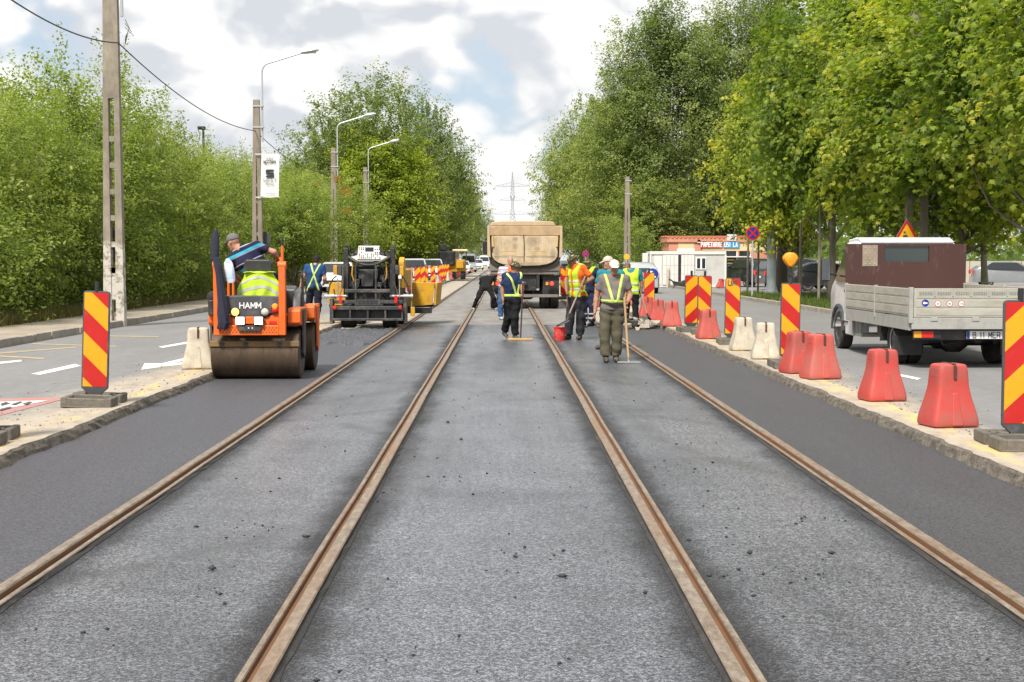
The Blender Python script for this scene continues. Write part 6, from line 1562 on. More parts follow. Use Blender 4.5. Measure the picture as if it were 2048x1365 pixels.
# ---- cars and vans
def car(name, label, loc, rz, col, kind='hatch', group=None, lights=False):
    "faces -Y at rz=0"
    t = thing(name, label, 'van' if kind == 'van' else 'car', loc, rz, group)
    pm = mat('paint_' + name, col, .28, .1, .05, 3, (.3, .28, .26), .12, 2, coat=.6)
    if kind == 'van': L, W, belt, roof = 5.4, 1.95, 1.25, 2.35; prof = [(-2.7, .35), (-2.7, .75), (-2.55, 1.0), (-2.0, 1.22), (-1.35, 2.1), (-1.0, 2.3), (-.4, 2.36), (2.55, 2.36), (2.7, 2.2), (2.7, .35)]; win = [(-1.92, 1.28), (-1.32, 2.05), (-.5, 2.05), (-.5, 1.28)]
    elif kind == 'suv': L, W, belt, roof = 4.5, 1.82, 1.05, 1.68; prof = [(-2.25, .32), (-2.25, .70), (-2.1, .92), (-1.15, 1.05), (-.55, 1.58), (-.1, 1.66), (1.5, 1.64), (1.95, 1.50), (2.2, 1.05), (2.25, .32)]; win = [(-1.0, 1.08), (-.50, 1.54), (1.45, 1.56), (1.85, 1.1)]
    else: L, W, belt, roof = 4.2, 1.74, .95, 1.47; prof = [(-2.1, .28), (-2.1, .62), (-1.95, .80), (-1.05, .94), (-.35, 1.40), (.1, 1.47), (1.1, 1.44), (1.7, 1.22), (2.05, .95), (2.1, .28)]; win = [(-.92, .97), (-.30, 1.37), (1.05, 1.38), (1.55, 1.0)]
    rings = []
    for u in (-1, -.97, -.88, .88, .97, 1):
        k = 1 - .06 * (abs(u) > .9) - .05 * (abs(u) > .98)
        rings.append([(u * W / 2 * (1 - .20 * max(0, z - belt) / (roof - belt)) , y * k, z if z < belt else belt + (z - belt) * (1 - .05 * (abs(u) > .9))) for y, z in prof])
    MB().loft(rings).build('body', pm, t, bevel=.04)
    i = 3 if kind != 'van' else 3
    (ya, za), (yb, zb_) = prof[3], prof[4]
    n_ = Vector((0, zb_ - za, -(yb - ya))).normalized() * -1
    def onshield(f): return ya + (yb - ya) * f, za + (zb_ - za) * f
    y0, z0 = onshield(.06); y1, z1 = onshield(.95); w0 = W / 2 * .86; w1 = W / 2 * .72
    MB().add([(-w0, y0 - .012, z0 + .015), (w0, y0 - .012, z0 + .015), (w1, y1 - .012, z1 + .015), (-w1, y1 - .012, z1 + .015)], [(0, 1, 2, 3)]).build('windscreen', M_glassd, t)
    (ya, za), (yb, zb_) = prof[-2], prof[-3]; q = .08
    if kind != 'van': MB().add([(-w0 * .95, ya + (yb - ya) * .1 + .012, za + (zb_ - za) * .1), (w0 * .95, ya + (yb - ya) * .1 + .012, za + (zb_ - za) * .1), (w1, ya + (yb - ya) * .9 + .012, za + (zb_ - za) * .9), (-w1, ya + (yb - ya) * .9 + .012, za + (zb_ - za) * .9)], [(3, 2, 1, 0)]).build('rear_window', M_glassd, t)
    for s in (-1, 1):
        MB().add([(s * (W / 2 * (1 - .20 * max(0, z - belt) / (roof - belt)) + .004), y, z) for y, z in win], [tuple(range(len(win)))]).build('side_window', M_glassd, t)
        hz = prof[1][1]
        MB().box(s * W * .36 - .17, s * W * .36 + .17, prof[1][0] - .015, prof[1][0] + .10, hz - .06, hz + .08).build('headlight', M_lit if lights else M_clear, t, bevel=.03)
        MB().box(s * W * .42 - .10, s * W * .42 + .10, prof[-1][0] - .06, prof[-1][0] + .015, .75, .98).build('tail_light', M_redl, t, bevel=.02)
        MB().box(s * (W / 2 + .08) - .09, s * (W / 2 + .08) + .09, win[0][0] + .12, win[0][0] + .25, belt + .02, belt + .17).build('mirror', pm, t, bevel=.03)
        for y in (-L * .31, L * .30): wheel(t, s * (W / 2 - .10), y, .32, .32, .20, side=s)
    MB().box(-.55, .55, prof[1][0] - .012, prof[1][0] + .05, .42, .60).build('grille', M_black, t, bevel=.02)
    MB().box(-.26, .26, prof[1][0] - .018, prof[1][0] - .012, .36, .46).build('number_plate', M_swhite, t)
    MB().box(-.26, .26, prof[-1][0] + .012, prof[-1][0] + .018, .62, .72).build('number_plate', M_swhite, t)
    return t
GQ = 'cars queuing in the left lane'
wc = (.68, .69, .70); sv = (.42, .43, .44); dk = (.018, .019, .022)
car('parked_car', 'white car half hidden between walking man and paver', (xs(676, 74), 74, .1), R(2), wc, 'hatch', GQ)
car('queued_car', 'silver suv waiting just right of the paver', (xs(826, 92), 92, .1), R(3), sv, 'suv', GQ, True)
car('queued_car', 'pale blue grey van waiting behind the silver suv', (xs(864, 118), 118, .1), R(3), (.55, .60, .63), 'suv', GQ)
car('queued_car', 'white car left of the yellow and black machine', (xs(884, 142), 142, .1), R(2), wc, 'hatch', GQ)
car('queued_van', 'white van behind the yellow and black machine', (xs(937, 190), 190, .1), R(2), wc, 'van', GQ)
car('queued_car', 'white car in front of the far white van', (xs(925, 172), 172, .1), R(2), wc, 'hatch', GQ)
car('queued_car', 'far white car left of the sand truck', (xs(955, 235), 235, .1), R(2), wc, 'suv', GQ)
car('queued_van', 'farthest white van beside the sand truck', (xs(968, 275), 275, .1), R(2), wc, 'van', GQ)
GP = 'cars on the right side beyond the verge'
car('moving_car', 'silver car driving away behind the hi-vis worker', (xs(1272, 72), 72, .1), R(182), sv, 'hatch', GP)
car('parked_car', 'black suv parked behind the maple trunks near the shop', (xs(1500, 88), 88, .1), R(195), dk, 'suv', GP)
car('parked_car', 'dark car parked behind the thick trunk', (xs(1600, 80), 80, .1), R(100), dk, 'suv', GP)
car('parked_car', 'black car seen left of the truck mirror', (xs(1655, 76), 76, .1), R(95), dk, 'hatch', GP)
car('parked_car', 'grey car parked right of the truck headboard', (xs(2020, 84), 84, .15), R(80), (.2, .21, .22), 'hatch', GP)
car('far_car', 'small dark car between the sand truck and the workers', (xs(1134, 140), 140, .1), R(182), (.1, .11, .13), 'hatch', GP)
car('far_car', 'far white car right of the sand truck', (xs(1142, 170), 170, .1), R(182), wc, 'hatch', GP)

# ---- truck-mounted machine and box lorry in the queue
def far_machine():
    t = thing('milling_machine', 'yellow and black machine standing in the left queue', 'machine', (xs(905, 120), 120, .1))
    MB().box(-.9, 1.0, 0, 3.5, .6, 1.6).build('body', M_yellow, t, bevel=.08); MB().box(-1.1, .2, -.3, .8, 1.1, 2.3).build('engine', M_blk2, t, bevel=.15); MB().box(-1.05, -.45, -.2, .4, 2.3, 2.85).build('exhaust_box', M_blk2, t, bevel=.08)
    MB().box(.0, 1.2, .2, 2.5, 2.25, 2.42).build('canopy', mat('canopy_cream', (.72, .6, .38), .5), t, bevel=.04)
    for x in (.05, 1.1): MB().cyl((x, .3, 1.5), (x, .3, 2.3), .04, 8).build('canopy_post', M_blk2, t)
    for s in (-1, 1):
        wheel(t, s * .8, .4, .45, .45, .35, side=s, rimm=M_yellow); wheel(t, s * .8, 2.8, .45, .45, .35, side=s, rimm=M_yellow)
    MB().box(.3, .9, -.35, 0, .9, 1.5).build('tank', M_yellow, t, bevel=.06)
    b = thing('box_lorry', 'white box lorry behind the yellow and black machine', 'truck', (xs(893, 150), 150, .1))
    MB().box(-1.15, 1.15, 1.2, 6.0, .9, 3.0).build('cargo_box', mat('lorry_white', (.7, .7, .69), .4, 0, .05, 2, (.45, .43, .4), .2, 1.5), b, bevel=.03)
    MB().prism([(-.3, .5), (1.15, .5), (1.15, 2.4), (.3, 2.4), (-.15, 1.5)], 'x', -1.0, 1.0).build('cab', bpy.data.materials['lorry_white'], b, bevel=.08)
    MB().add([(-.85, -.165, 1.52), (.85, -.165, 1.52), (.8, .26, 2.3), (-.8, .26, 2.3)], [(0, 1, 2, 3)]).build('windscreen', M_glassd, b)
    for s in (-1, 1):
        for y in (.5, 4.6): wheel(b, s * .95, y, .45, .45, .26, side=s)
far_machine()

# ---- white site cabin and the shop
def cabin():
    Y = 86.; s = FPX / Y; t = thing('site_cabin', 'white container cabin standing open at the side street', 'cabin', (xs(1376, Y), Y, .104))
    w = 75 / s; H = 71 / s; cw = mat('cabin_white', (.66, .655, .63), .55, 0, .06, 3, (.42, .39, .34), .25, 2, .1, 8, stretch=(3, 3, .3)); cg = mat('cabin_grey', (.50, .495, .47), .6, 0, .06, 3, (.36, .33, .29), .25, 2)
    MB().box(-w, w, .03, 2.2, .06, H).build('walls', cg, t)
    MB().box(-w - .03, w + .03, -.03, 2.25, H - .16, H + .02).build('roof_frame', cw, t, bevel=.02); MB().box(-w - .02, w + .02, -.015, 2.2, .02, .12).build('floor_frame', cw, t)
    for x in (-w, w): MB().box(x - .05, x + .05, -.02, .06, .12, H - .16).build('corner_post', cw, t, bevel=.01)
    # double leaf container doors with a dark gap between
    x1 = -w + (1357 - 1301) / s
    MB().box(x1 - .03, x1 + .16, -.005, .032, .14, H - .20).build('door_gap', M_black, t)
    for a, b, rz in ((1325, 1356, 0), (1362, 1388, 0)):
        xa, xb = -w + (a - 1301) / s, -w + (b - 1301) / s
        d = MB().box(xa, xb, -.06, -.015, .14, H - .19).build('door_leaf', cw, t, bevel=.006)
        for z in (.75, 1.25): MB().box(xa + .01, xb - .01, -.066, -.0605, z, z + .02).build('door_rib', cg, d)
        for k in (.25, .5, .75): MB().box(xa + (xb - xa) * k - .012, xa + (xb - xa) * k + .012, -.074, -.0605, .18, H - .23).build('lock_rod', cg, d)
    xa = -w + .20; MB().box(xa, xa + .45, -.005, .031, .14, H - .22).build('side_panel', cw, t)
    # window
    wx = -w + (1402 - 1301) / s; wf = MB().box(wx - .30, wx + .30, -.02, .031, 1.02, 1.72).build('window', M_swhite, t, bevel=.01)
    for k in (-1, 1): MB().box(wx + k * .145 - .095, wx + k * .145 + .095, -.024, -.0205, 1.08, 1.66).build('pane', M_glassd, wf)
    # outdoor unit and leaning board
    MB().box(-w - .42, -w - .12, .3, .8, 1.42, 1.95).build('air_unit', cw, t, bevel=.03); MB().box(-w - .12, -w, .5, .6, 1.44, 1.5).build('bracket', cg, t)
    b = thing('leaning_plank', 'wooden plank leaning on the cabin door', 'plank', (xs(1335, 85.7), 85.6, .104)); MB().hexa([(-.10, 0, 0), (.03, 0, 0), (.03, .04, 0), (-.10, .04, 0), (.02, .24, 1.08), (.12, .24, 1.08), (.12, .28, 1.08), (.02, .28, 1.08)]).build('board', mat('old_wood', (.42, .33, .24), .8, 0, .2, 6), b)
    q = thing('excavator_bucket', 'dark toothed bucket on the ground before the cabin', 'bucket', (xs(1362, 83), 83, .104))
    MB().prism([(-.5, .42), (-.34, .12), (-.05, 0), (.25, .0), (.42, .25), (.40, .52), (.2, .46), (-.1, .34)], 'y', -.3, .3).build('scoop', M_blk2, q, bevel=.02)
    for k in range(4): MB().bar((-.5, -.26 + k * .17, .42), (-.66, -.26 + k * .17, .50), .06).build('tooth', M_mgrey, q)
    return t
cabin()
def shop():
    Y = 106.; s = FPX / Y; t = thing('shop', 'low salmon coloured stationery shop behind the white cabin', 'building', (xs(1337, Y), Y, .104))
    X = lambda px: (px - 1337) / s
    Zf = lambda py: at(1400, py, Y).z - .104
    salmon = mat('salmon_plaster', (.58, .26, .17), .8, 0, .08, 2, (.42, .2, .14), .25, 1.5); cream = mat('cream_plaster', (.66, .52, .30), .8, 0, .06, 2)
    W = X(1580)
    MB().box(0, W, 0, 5, 0, Zf(482)).build('wall', salmon, t)
    MB().box(-.12, W + .1, -.12, 5.1, Zf(485), Zf(476)).build('fascia', salmon, t, bevel=.02)
    rt_ = MB()
    for i in range(int(W / .3)):
        MB().cyl((-.05 + i * .3, -.16, Zf(476) + .04), (-.05 + i * .3, 5, Zf(476) + .10), .10, 8).build('roof_tile', mat('tile_red', (.50, .17, .09), .7) if i == 0 else bpy.data.materials['tile_red'], t, smooth=True)
    MB().box(X(1356), X(1388), -.02, .01, Zf(503), Zf(481)).build('cream_panel', cream, t); MB().box(X(1404), W, -.03, .011, Zf(502), Zf(484)).build('cream_band', cream, t)
    MB().box(X(1354), X(1389), -.06, .01, Zf(520), Zf(498)).build('shutter', M_swhite, t, bevel=.01)
    MB().box(X(1394), X(1400), -.12, 0, Zf(486), Zf(480)).build('alarm_box', M_swhite, t)
    sg = MB().box(X(1400), X(1444), -.12, -.04, Zf(496), Zf(483)).build('shop_sign', M_sred, t); hh = (Zf(483) + Zf(496)) / 2
    block_text('PAPETARIE', .30, M_swhite, sg, ((X(1400) + X(1444)) / 2, -.125, hh), .40, .16, .24)
    sb = MB().box(X(1446), X(1478), -.12, -.04, Zf(496), Zf(484)).build('shop_sign', mat('sign_cyan', (.04, .30, .58), .4), t); block_text('USI LA', .28, M_swhite, sb, ((X(1446) + X(1476)) / 2, -.125, hh - .01), .42, .18, .2)
    bb = MB().box(X(1453), X(1472), -.16, -.08, Zf(482), Zf(469)).build('picture_sign', mat('sign_pale', (.62, .63, .64), .5), t); MB().add([(X(1458), -.165, Zf(480)), (X(1466), -.165, Zf(474)), (X(1470), -.165, Zf(472)), (X(1468), -.165, Zf(477)), (X(1462), -.165, Zf(480))], [(0, 1, 2, 3, 4)]).build('pictogram', M_black, bb)
    # dark shop window front with lettering
    for a, b in ((1406, 1434), (1437, 1450), (1452, 1473), (1478, 1500)):
        f = MB().box(X(a), X(b), -.03, .012, Zf(549), Zf(503)).build('shop_window', M_glassd, t)
        MB().box(X(b) - .02, X(b) + .04, -.05, .011, Zf(560), Zf(503)).build('mullion', M_swhite, t)
    po = MB().box(X(1452), X(1472), -.045, -.032, Zf(546), Zf(516)).build('poster', mat('poster_dark', (.05, .045, .045), .6), t)
    for z_, w_, cc in ((520, 14, M_syel), (527, 12, M_swhite), (533, 13, M_swhite), (541, 16, M_signback)): MB().box(X(1454), X(1454 + w_), -.049, -.046, Zf(z_ + 1.6), Zf(z_ - 1.2)).build('poster_line', cc, po)
    MB().box(X(1446), X(1500), -.03, .013, Zf(566), Zf(549)).build('yellow_plinth', mat('plinth_yellow', (.68, .50, .16), .7, 0, .2, 4, (.6, .55, .45), .4, 3), t)
    MB().box(X(1440), X(1500), -.6, 0, Zf(515), Zf(513)).build('awning_bar', M_swhite, t)
shop()
# low wall and boards behind the verge trees
t_ = thing('boundary_fence', 'pale low fence behind the parked cars on the right', 'fence', (0, 92, .1))
for i in range(14): MB().box(17.5 + i * 1.6, 19.05 + i * 1.6, 0, .05, .2, 1.5).build('fence_panel', mat('fence_pale', (.45, .40, .34), .8) if i == 0 else bpy.data.materials['fence_pale'], t_)
# rubble at the end of the dark lane, shovel heap
def rubble():
    r = np.random.default_rng(8); t = thing('rubble_heap', 'heap of broken concrete and asphalt lumps at the lane end', 'rubble', (3.35, 36.9, 0)); ms = [mat('rubble_pale', (.36, .32, .27), .9, 0, .3, 4, bump=.5, bscale=20), mat('rubble_dark', (.05, .048, .045), .9, 0, .3, 4, bump=.5, bscale=20)]
    for i in range(90):
        x, y = r.normal(0, .42), r.normal(.2, .5); s = r.uniform(.03, .11) * (1.2 if abs(x) < .4 else .8)
        z = max(0, .16 - .18 * math.hypot(x, y * .8)) + s * .4
        P = r.normal(size=(8, 3)) * .42 + np.array([(-1, -1, -1), (1, -1, -1), (1, 1, -1), (-1, 1, -1), (-1, -1, 1), (1, -1, 1), (1, 1, 1), (-1, 1, 1)])
        a = r.random() * 6.28; c, d = math.cos(a), math.sin(a)
        MB().hexa([((p[0] * c - p[1] * d) * s * .8 + x, (p[0] * d + p[1] * c) * s * .7 + y, p[2] * s * .45 + z) for p in P]).build('lump', ms[i % 2], t, bevel=.012)
rubble()
# ------------------------------------------------------------------ people
def surface_nets(f, org, h):
    s = f < 0
    if not s.any(): return None
    idx = np.argwhere(s); lo = np.maximum(idx.min(0) - 2, 0); hi = np.minimum(idx.max(0) + 3, f.shape)
    f = f[lo[0]:hi[0], lo[1]:hi[1], lo[2]:hi[2]]; s = f < 0; org = np.asarray(org) + lo * h
    c = np.zeros(tuple(d - 1 for d in f.shape), np.int8)
    offs = [(i, j, k) for i in (0, 1) for j in (0, 1) for k in (0, 1)]
    def sl(a, o): return a[o[0]:a.shape[0] - 1 + o[0], o[1]:a.shape[1] - 1 + o[1], o[2]:a.shape[2] - 1 + o[2]]
    for o in offs: c += sl(s, o)
    m = (c > 0) & (c < 8); ci = np.argwhere(m); ids = np.full(m.shape, -1, np.int64); ids[m] = np.arange(len(ci))
    acc = np.zeros((len(ci), 3)); cnt = np.zeros(len(ci))
    for a in offs:
        for ax in range(3):
            if a[ax]: continue
            b = list(a); b[ax] = 1
            fa = f[ci[:, 0] + a[0], ci[:, 1] + a[1], ci[:, 2] + a[2]]; fb = f[ci[:, 0] + b[0], ci[:, 1] + b[1], ci[:, 2] + b[2]]
            x = (fa < 0) != (fb < 0); t = np.where(x, fa / np.where(x, fa - fb, 1), 0)
            p = np.tile(np.array(a, float), (len(ci), 1)); p[:, ax] += t
            acc += p * x[:, None]; cnt += x
    V = org + h * (ci + acc / cnt[:, None]); Fs = []
    for ax in range(3):
        b, d = (ax + 1) % 3, (ax + 2) % 3
        A = [slice(None)] * 3; B = [slice(None)] * 3
        A[ax] = slice(0, f.shape[ax] - 1); B[ax] = slice(1, f.shape[ax])
        e = s[tuple(A)] != s[tuple(B)]
        e_ = np.argwhere(e); ok = (e_[:, b] > 0) & (e_[:, d] > 0) & (e_[:, b] < f.shape[b] - 1) & (e_[:, d] < f.shape[d] - 1); e_ = e_[ok]
        if not len(e_): continue
        def cell(db, dd):
            q = e_.copy(); q[:, b] -= db; q[:, d] -= dd; return ids[q[:, 0], q[:, 1], q[:, 2]]
        Q = np.stack([cell(1, 1), cell(0, 1), cell(0, 0), cell(1, 0)], -1)
        flip = ~s[e_[:, 0], e_[:, 1], e_[:, 2]]; Q[flip] = Q[flip][:, ::-1]
        Fs.append(Q)
    return V, np.vstack(Fs)

class Vox:
    "signed distance field on a grid, grown from tapered limbs"
    def __init__(s, lo, hi, h):
        s.lo = np.array(lo, float); s.h = h; s.n = np.ceil((np.array(hi) - s.lo) / h).astype(int) + 1
        s.ax = [s.lo[i] + h * np.arange(s.n[i]) for i in range(3)]
    def new(s): return np.full(tuple(s.n), 0.5, np.float32)
    def _sub(s, a, b, m):
        lo = np.clip(np.floor((np.minimum(a, b) - m - s.lo) / s.h).astype(int), 0, s.n - 1); hi = np.clip(np.ceil((np.maximum(a, b) + m - s.lo) / s.h).astype(int) + 1, 1, s.n)
        sl = tuple(slice(lo[i], hi[i]) for i in range(3))
        return sl, np.meshgrid(*[s.ax[i][sl[i]] for i in range(3)], indexing='ij', sparse=True)
    def _un(s, f, sl, d, k):
        g = f[sl]; d = d.astype(np.float32)
        if k > 0:
            hh = np.clip(0.5 + 0.5 * (g - d) / k, 0, 1); f[sl] = g + (d - g) * hh - k * hh * (1 - hh)
        else: f[sl] = np.minimum(g, d)
    def cone(s, f, a, b, ra, rb, k=.03, cut=False):
        a = np.array(a, float); b = np.array(b, float); sl, (X, Y, Z) = s._sub(a, b, max(ra, rb) + .06 + k)
        ab = b - a; L = max(ab @ ab, 1e-9)
        t0 = ((X - a[0]) * ab[0] + (Y - a[1]) * ab[1] + (Z - a[2]) * ab[2]) / L; t = np.clip(t0, 0, 1)
        d = np.sqrt((X - a[0] - t * ab[0]) ** 2 + (Y - a[1] - t * ab[1]) ** 2 + (Z - a[2] - t * ab[2]) ** 2) - (ra + (rb - ra) * t)
        if cut: d = np.maximum(d, (t0 - 1) * math.sqrt(L))
        s._un(f, sl, d, k); return f
    def ell(s, f, c, R3, r, k=.02, clip=None):
        "ellipsoid with axes the columns of R3 and radii r; clip: (point, normal) keeps the side the normal points to"
        c = np.array(c, float); m = max(r) + .03; sl, (X, Y, Z) = s._sub(c, c, m)
        q = 0; x, y, z = X - c[0], Y - c[1], Z - c[2]
        for i in range(3): q = q + ((x * R3[0][i] + y * R3[1][i] + z * R3[2][i]) / r[i]) ** 2
        d = (np.sqrt(q) - 1) * min(r)
        if clip is not None:
            p, n = clip; d = np.maximum(d, -((X - p[0]) * n[0] + (Y - p[1]) * n[1] + (Z - p[2]) * n[2]))
        s._un(f, sl, d, k); return f
    def plane(s, p, n):
        "signed distance above a plane over the whole grid"
        X, Y, Z = np.meshgrid(*s.ax, indexing='ij', sparse=True); return (X - p[0]) * n[0] + (Y - p[1]) * n[1] + (Z - p[2]) * n[2]
    def mesh(s, f, name, m, parent):
        r = surface_nets(f, s.lo, s.h)
        if r is None: return None
        me = np_mesh(name, r[0], r[1], True); me.materials.append(m)
        return link(bpy.data.objects.new(name, me), parent)

def N3(v): v = np.array(v, float); return v / np.linalg.norm(v)
def skin(name, c): return mat(name, c, .6, 0, .12, 18, tuple(v * .8 for v in c), .3, 12, spec=.35)
M_skin = [skin('skin_tan', (.36, .195, .125)), skin('skin_ruddy', (.44, .225, .155)), skin('skin_dark_tan', (.27, .14, .085))]
def fabric(name, c, var=.18): return mat(name, c, .9, 0, var, 9, tuple(v * .6 for v in c), .25, 5, .35, 30, spec=.2)
def camo():
    t = NT('camouflage'); o = t.obj(); n = t.noise(o, 17, 2, .5); n2 = t.noise(o, 23, 2, .5)
    c = t.mix(t.ramp(n2, [(.5, 0.), (.53, 1.)]), t.ramp(n, [(.42, (.055, .05, .03)), (.45, (.17, .15, .075)), (.55, (.17, .15, .075)), (.58, (.36, .33, .22))]), (.045, .055, .025))
    return t.done(t.bsdf(c, .9, 0, None, .2))
M_camo = camo()
M_strap = mat('hivis_strap', (.53, .72, .05), .7, 0, .08, 9)
def stripe_cloth(name, axis, cols, period, off=0):
    t = NT(name); o = t.obj(); x, y, z = t.xyz(o)
    d = t.math('ADD', t.math('ADD', t.math('MULTIPLY', x, axis[0]), t.math('MULTIPLY', y, axis[1])), t.math('MULTIPLY', z, axis[2]))
    q = t.math('FRACT', t.math('ADD', t.math('DIVIDE', d, period), off))
    r = t.n('ValToRGB'); r.color_ramp.interpolation = 'CONSTANT'; e = r.color_ramp.elements
    while len(e) < len(cols): e.new(.5)
    for i, (p, c) in enumerate(cols): e[i].position = p; e[i].color = (*c, 1)
    t.put(r.inputs[0], q)
    return t.done(t.bsdf(r.outputs[0], .9, 0, t.bump(t.noise(o, 30, 3), .3, .01), .2))

def person(label, loc, J, shirt, trousers, boots, skin_i=0, f=(0, -1, 0), fh=None, uph=(0, 0, 1), sleeve=.62, head='cap', headm=None, hem=.0, extra=None, h=.0105, loose=.020, grip_a=False, grip_b=False, hair=None, belly=0.0, eyes=False, glove=None, palm_a=None, palm_b=None, trouser_len=1.0, rz=0.0):
    t = thing('person', label, 'person', loc, rz, 'road workers')
    D = dict(ha=(-.095, 0, .90), hb=(.095, 0, .90), ka=(-.10, -.02, .49), kb=(.10, -.02, .49), aa=(-.105, .02, .085), ab=(.105, .02, .085),
             sa=(-.185, 0, 1.42), sb=(.185, 0, 1.42), ea=(-.25, .02, 1.15), eb=(.25, .02, 1.15), wa=(-.27, -.06, .90), wb=(.27, -.06, .90), n=(0, .0, 1.47), hd=(0, -.02, 1.60), ta=None, tb=None)
    D.update(J); P = {k: (np.array(v, float) if v is not None else None) for k, v in D.items()}
    f = N3(f); fh = N3(fh if fh is not None else f); pel = (P['ha'] + P['hb']) / 2; sh = (P['sa'] + P['sb']) / 2
    up = N3(sh - pel); lat = N3(P['sb'] - P['sa']); fw = N3(f - up * (f @ up)); lt = np.cross(up, fw)
    if lt @ lat < 0: lt = -lt
    hl = N3(P['hb'] - P['ha']) if np.linalg.norm(P['hb'] - P['ha']) > .02 else lt
    pts = np.array([v for v in P.values() if v is not None]); V = Vox(pts.min(0) - .24, pts.max(0) + .26, h)
    def torso(fld, g):
        V.cone(fld, P['ha'] - hl * .0 + up * .02, P['hb'] + up * .02, .100 + g, .100 + g, .04)
        for s in (-1, 1):
            V.cone(fld, pel + up * .08 + lt * s * .055, pel + (sh - pel) * .50 + lt * s * .058, .093 + g, .097 + g, .05)
            V.cone(fld, pel + (sh - pel) * .48 + lt * s * .065, sh - up * .13 + lt * s * .075, .097 + g, .105 + g, .05)
        V.cone(fld, sh - up * .13 - lt * .08, sh - up * .13 + lt * .08, .105 + g, .105 + g, .05)
        V.cone(fld, P['sa'] - up * .025, P['sb'] - up * .025, .058 + g, .058 + g, .06)
        for q in ('sa', 'sb'): V.cone(fld, P['n'] - up * .02, P[q], .05 + g, .05 + g, .05)
        if belly: V.ell(fld, pel + (sh - pel) * .38 + fw * .06, np.stack([lt, fw, up], 1), (.14 + g, .10 + belly + g, .17), .06)
        return fld
    def arm(fld, q, g, fr, k=.03):
        s_, e_, w_ = P['s' + q], P['e' + q], P['w' + q]
        if fr <= 1: V.cone(fld, s_, s_ + (e_ - s_) * fr, .056 + g, .048 + g * 1.25, k, True)
        else:
            V.cone(fld, s_, e_, .056 + g, .045 + g, k); V.cone(fld, e_, e_ + (w_ - e_) * (fr - 1), .045 + g, .036 + g, k, True)
        return fld
    # --- body: one continuous skin surface
    b = V.new(); torso(b, 0)
    for q in 'ab':
        V.cone(b, P['h' + q], P['k' + q], .088, .055, .04); cm = P['k' + q] * .65 + P['a' + q] * .35 - fw * .015
        V.cone(b, P['k' + q], cm, .053, .056, .03); V.cone(b, cm, P['a' + q], .055, .036, .03)
        td = N3(P['t' + q]) if P['t' + q] is not None else N3((fw[0], fw[1], 0))
        P['td' + q] = td; V.cone(b, P['a' + q] - td * .03 - np.array([0, 0, .045]), P['a' + q] + td * .14 - np.array([0, 0, .055]), .036, .026, .03)
        V.cone(b, P['s' + q], P['e' + q], .054, .042, .04); V.cone(b, P['e' + q], P['e' + q] * .7 + P['w' + q] * .3, .042, .043, .02); V.cone(b, P['e' + q] * .7 + P['w' + q] * .3, P['w' + q], .042, .028, .02)
        # hand: palm, four unequal fingers, thumb
        d = N3(P['w' + q] - P['e' + q]); pn = palm_a if q == 'a' else palm_b
        pn = N3(pn) if pn is not None else N3(np.cross(d, fw) * (1 if q == 'a' else -1) + fw * -.2 + 1e-3); pn = N3(pn - d * (pn @ d)); tv = np.cross(d, pn)
        if tv @ (fw + np.array([0, 0, .3])) < 0: tv = -tv
        w = P['w' + q]; g_ = grip_a if q == 'a' else grip_b
        for i in range(4): V.cone(b, w + tv * (i - 1.5) * .014, w + d * .088 + tv * (i - 1.5) * .020, .016, .0125, .008)
        for i, ln in enumerate((.062, .074, .080, .070)):
            k0 = w + d * .088 + tv * (i - 1.5) * .020; a1, a2 = (R(62), R(150)) if g_ else (R(22), R(55))
            m_ = k0 + (d * math.cos(a1) + pn * math.sin(a1)) * ln * .5; e2 = m_ + (d * math.cos(a2) + pn * math.sin(a2)) * ln * .5
            V.cone(b, k0, m_, .0115, .0105, .003); V.cone(b, m_, e2, .0105, .0085, .002)
        t0 = w + d * .03 + tv * .028; t1 = t0 + (d * .6 + tv * .6 + pn * .4) * .042; V.cone(b, t0, t1, .014, .0115, .006); V.cone(b, t1, t1 + (d * .8 + pn * (.7 if g_ else .3)) * .030, .0115, .0095, .003)
    V.cone(b, P['n'] - up * .03, P['hd'] - N3(uph) * .05, .058, .052, .03)
    # --- head
    uh = N3(np.array(uph, float) - fh * (np.array(uph, float) @ fh)); rh = np.cross(fh, uh); B3 = np.stack([rh, fh, uh], 1); c = P['hd']
    hdp = lambda x, y, z: c + rh * x + fh * y + uh * z
    V.ell(b, hdp(0, -.008, .022), B3, (.075, .094, .092), .02); V.ell(b, hdp(0, .030, -.045), B3, (.056, .060, .072), .03)
    V.cone(b, hdp(-.02, .062, -.095), hdp(.02, .062, -.095), .022, .022, .02)
    V.cone(b, hdp(0, .084, .012), hdp(0, .104, -.026), .009, .014, .012); V.cone(b, hdp(-.03, .080, .028), hdp(.03, .080, .028), .011, .011, .015)
    for s in (-1, 1): V.ell(b, hdp(s * .078, -.008, -.004), np.stack([rh, fh, uh], 1), (.010, .020, .030), .006); V.cone(b, hdp(s * .045, .05, -.02), hdp(s * .03, .065, -.035), .02, .018, .02)
    V.cone(b, hdp(-.02, .088, -.058), hdp(.02, .088, -.058), .008, .008, .006)
    V.mesh(b, 'body', M_skin[skin_i], t)
    if eyes:
        for s in (-1, 1): MB().lathe([(.001, -.009), (.008, -.005), (.009, 0), (.008, .005), (.001, .009)], 8, tuple(hdp(s * .031, .080, .004)), 'z').build('eye', mat('eye_dark', (.03, .022, .018), .3) if 'eye_dark' not in bpy.data.materials else bpy.data.materials['eye_dark'], t, smooth=True)
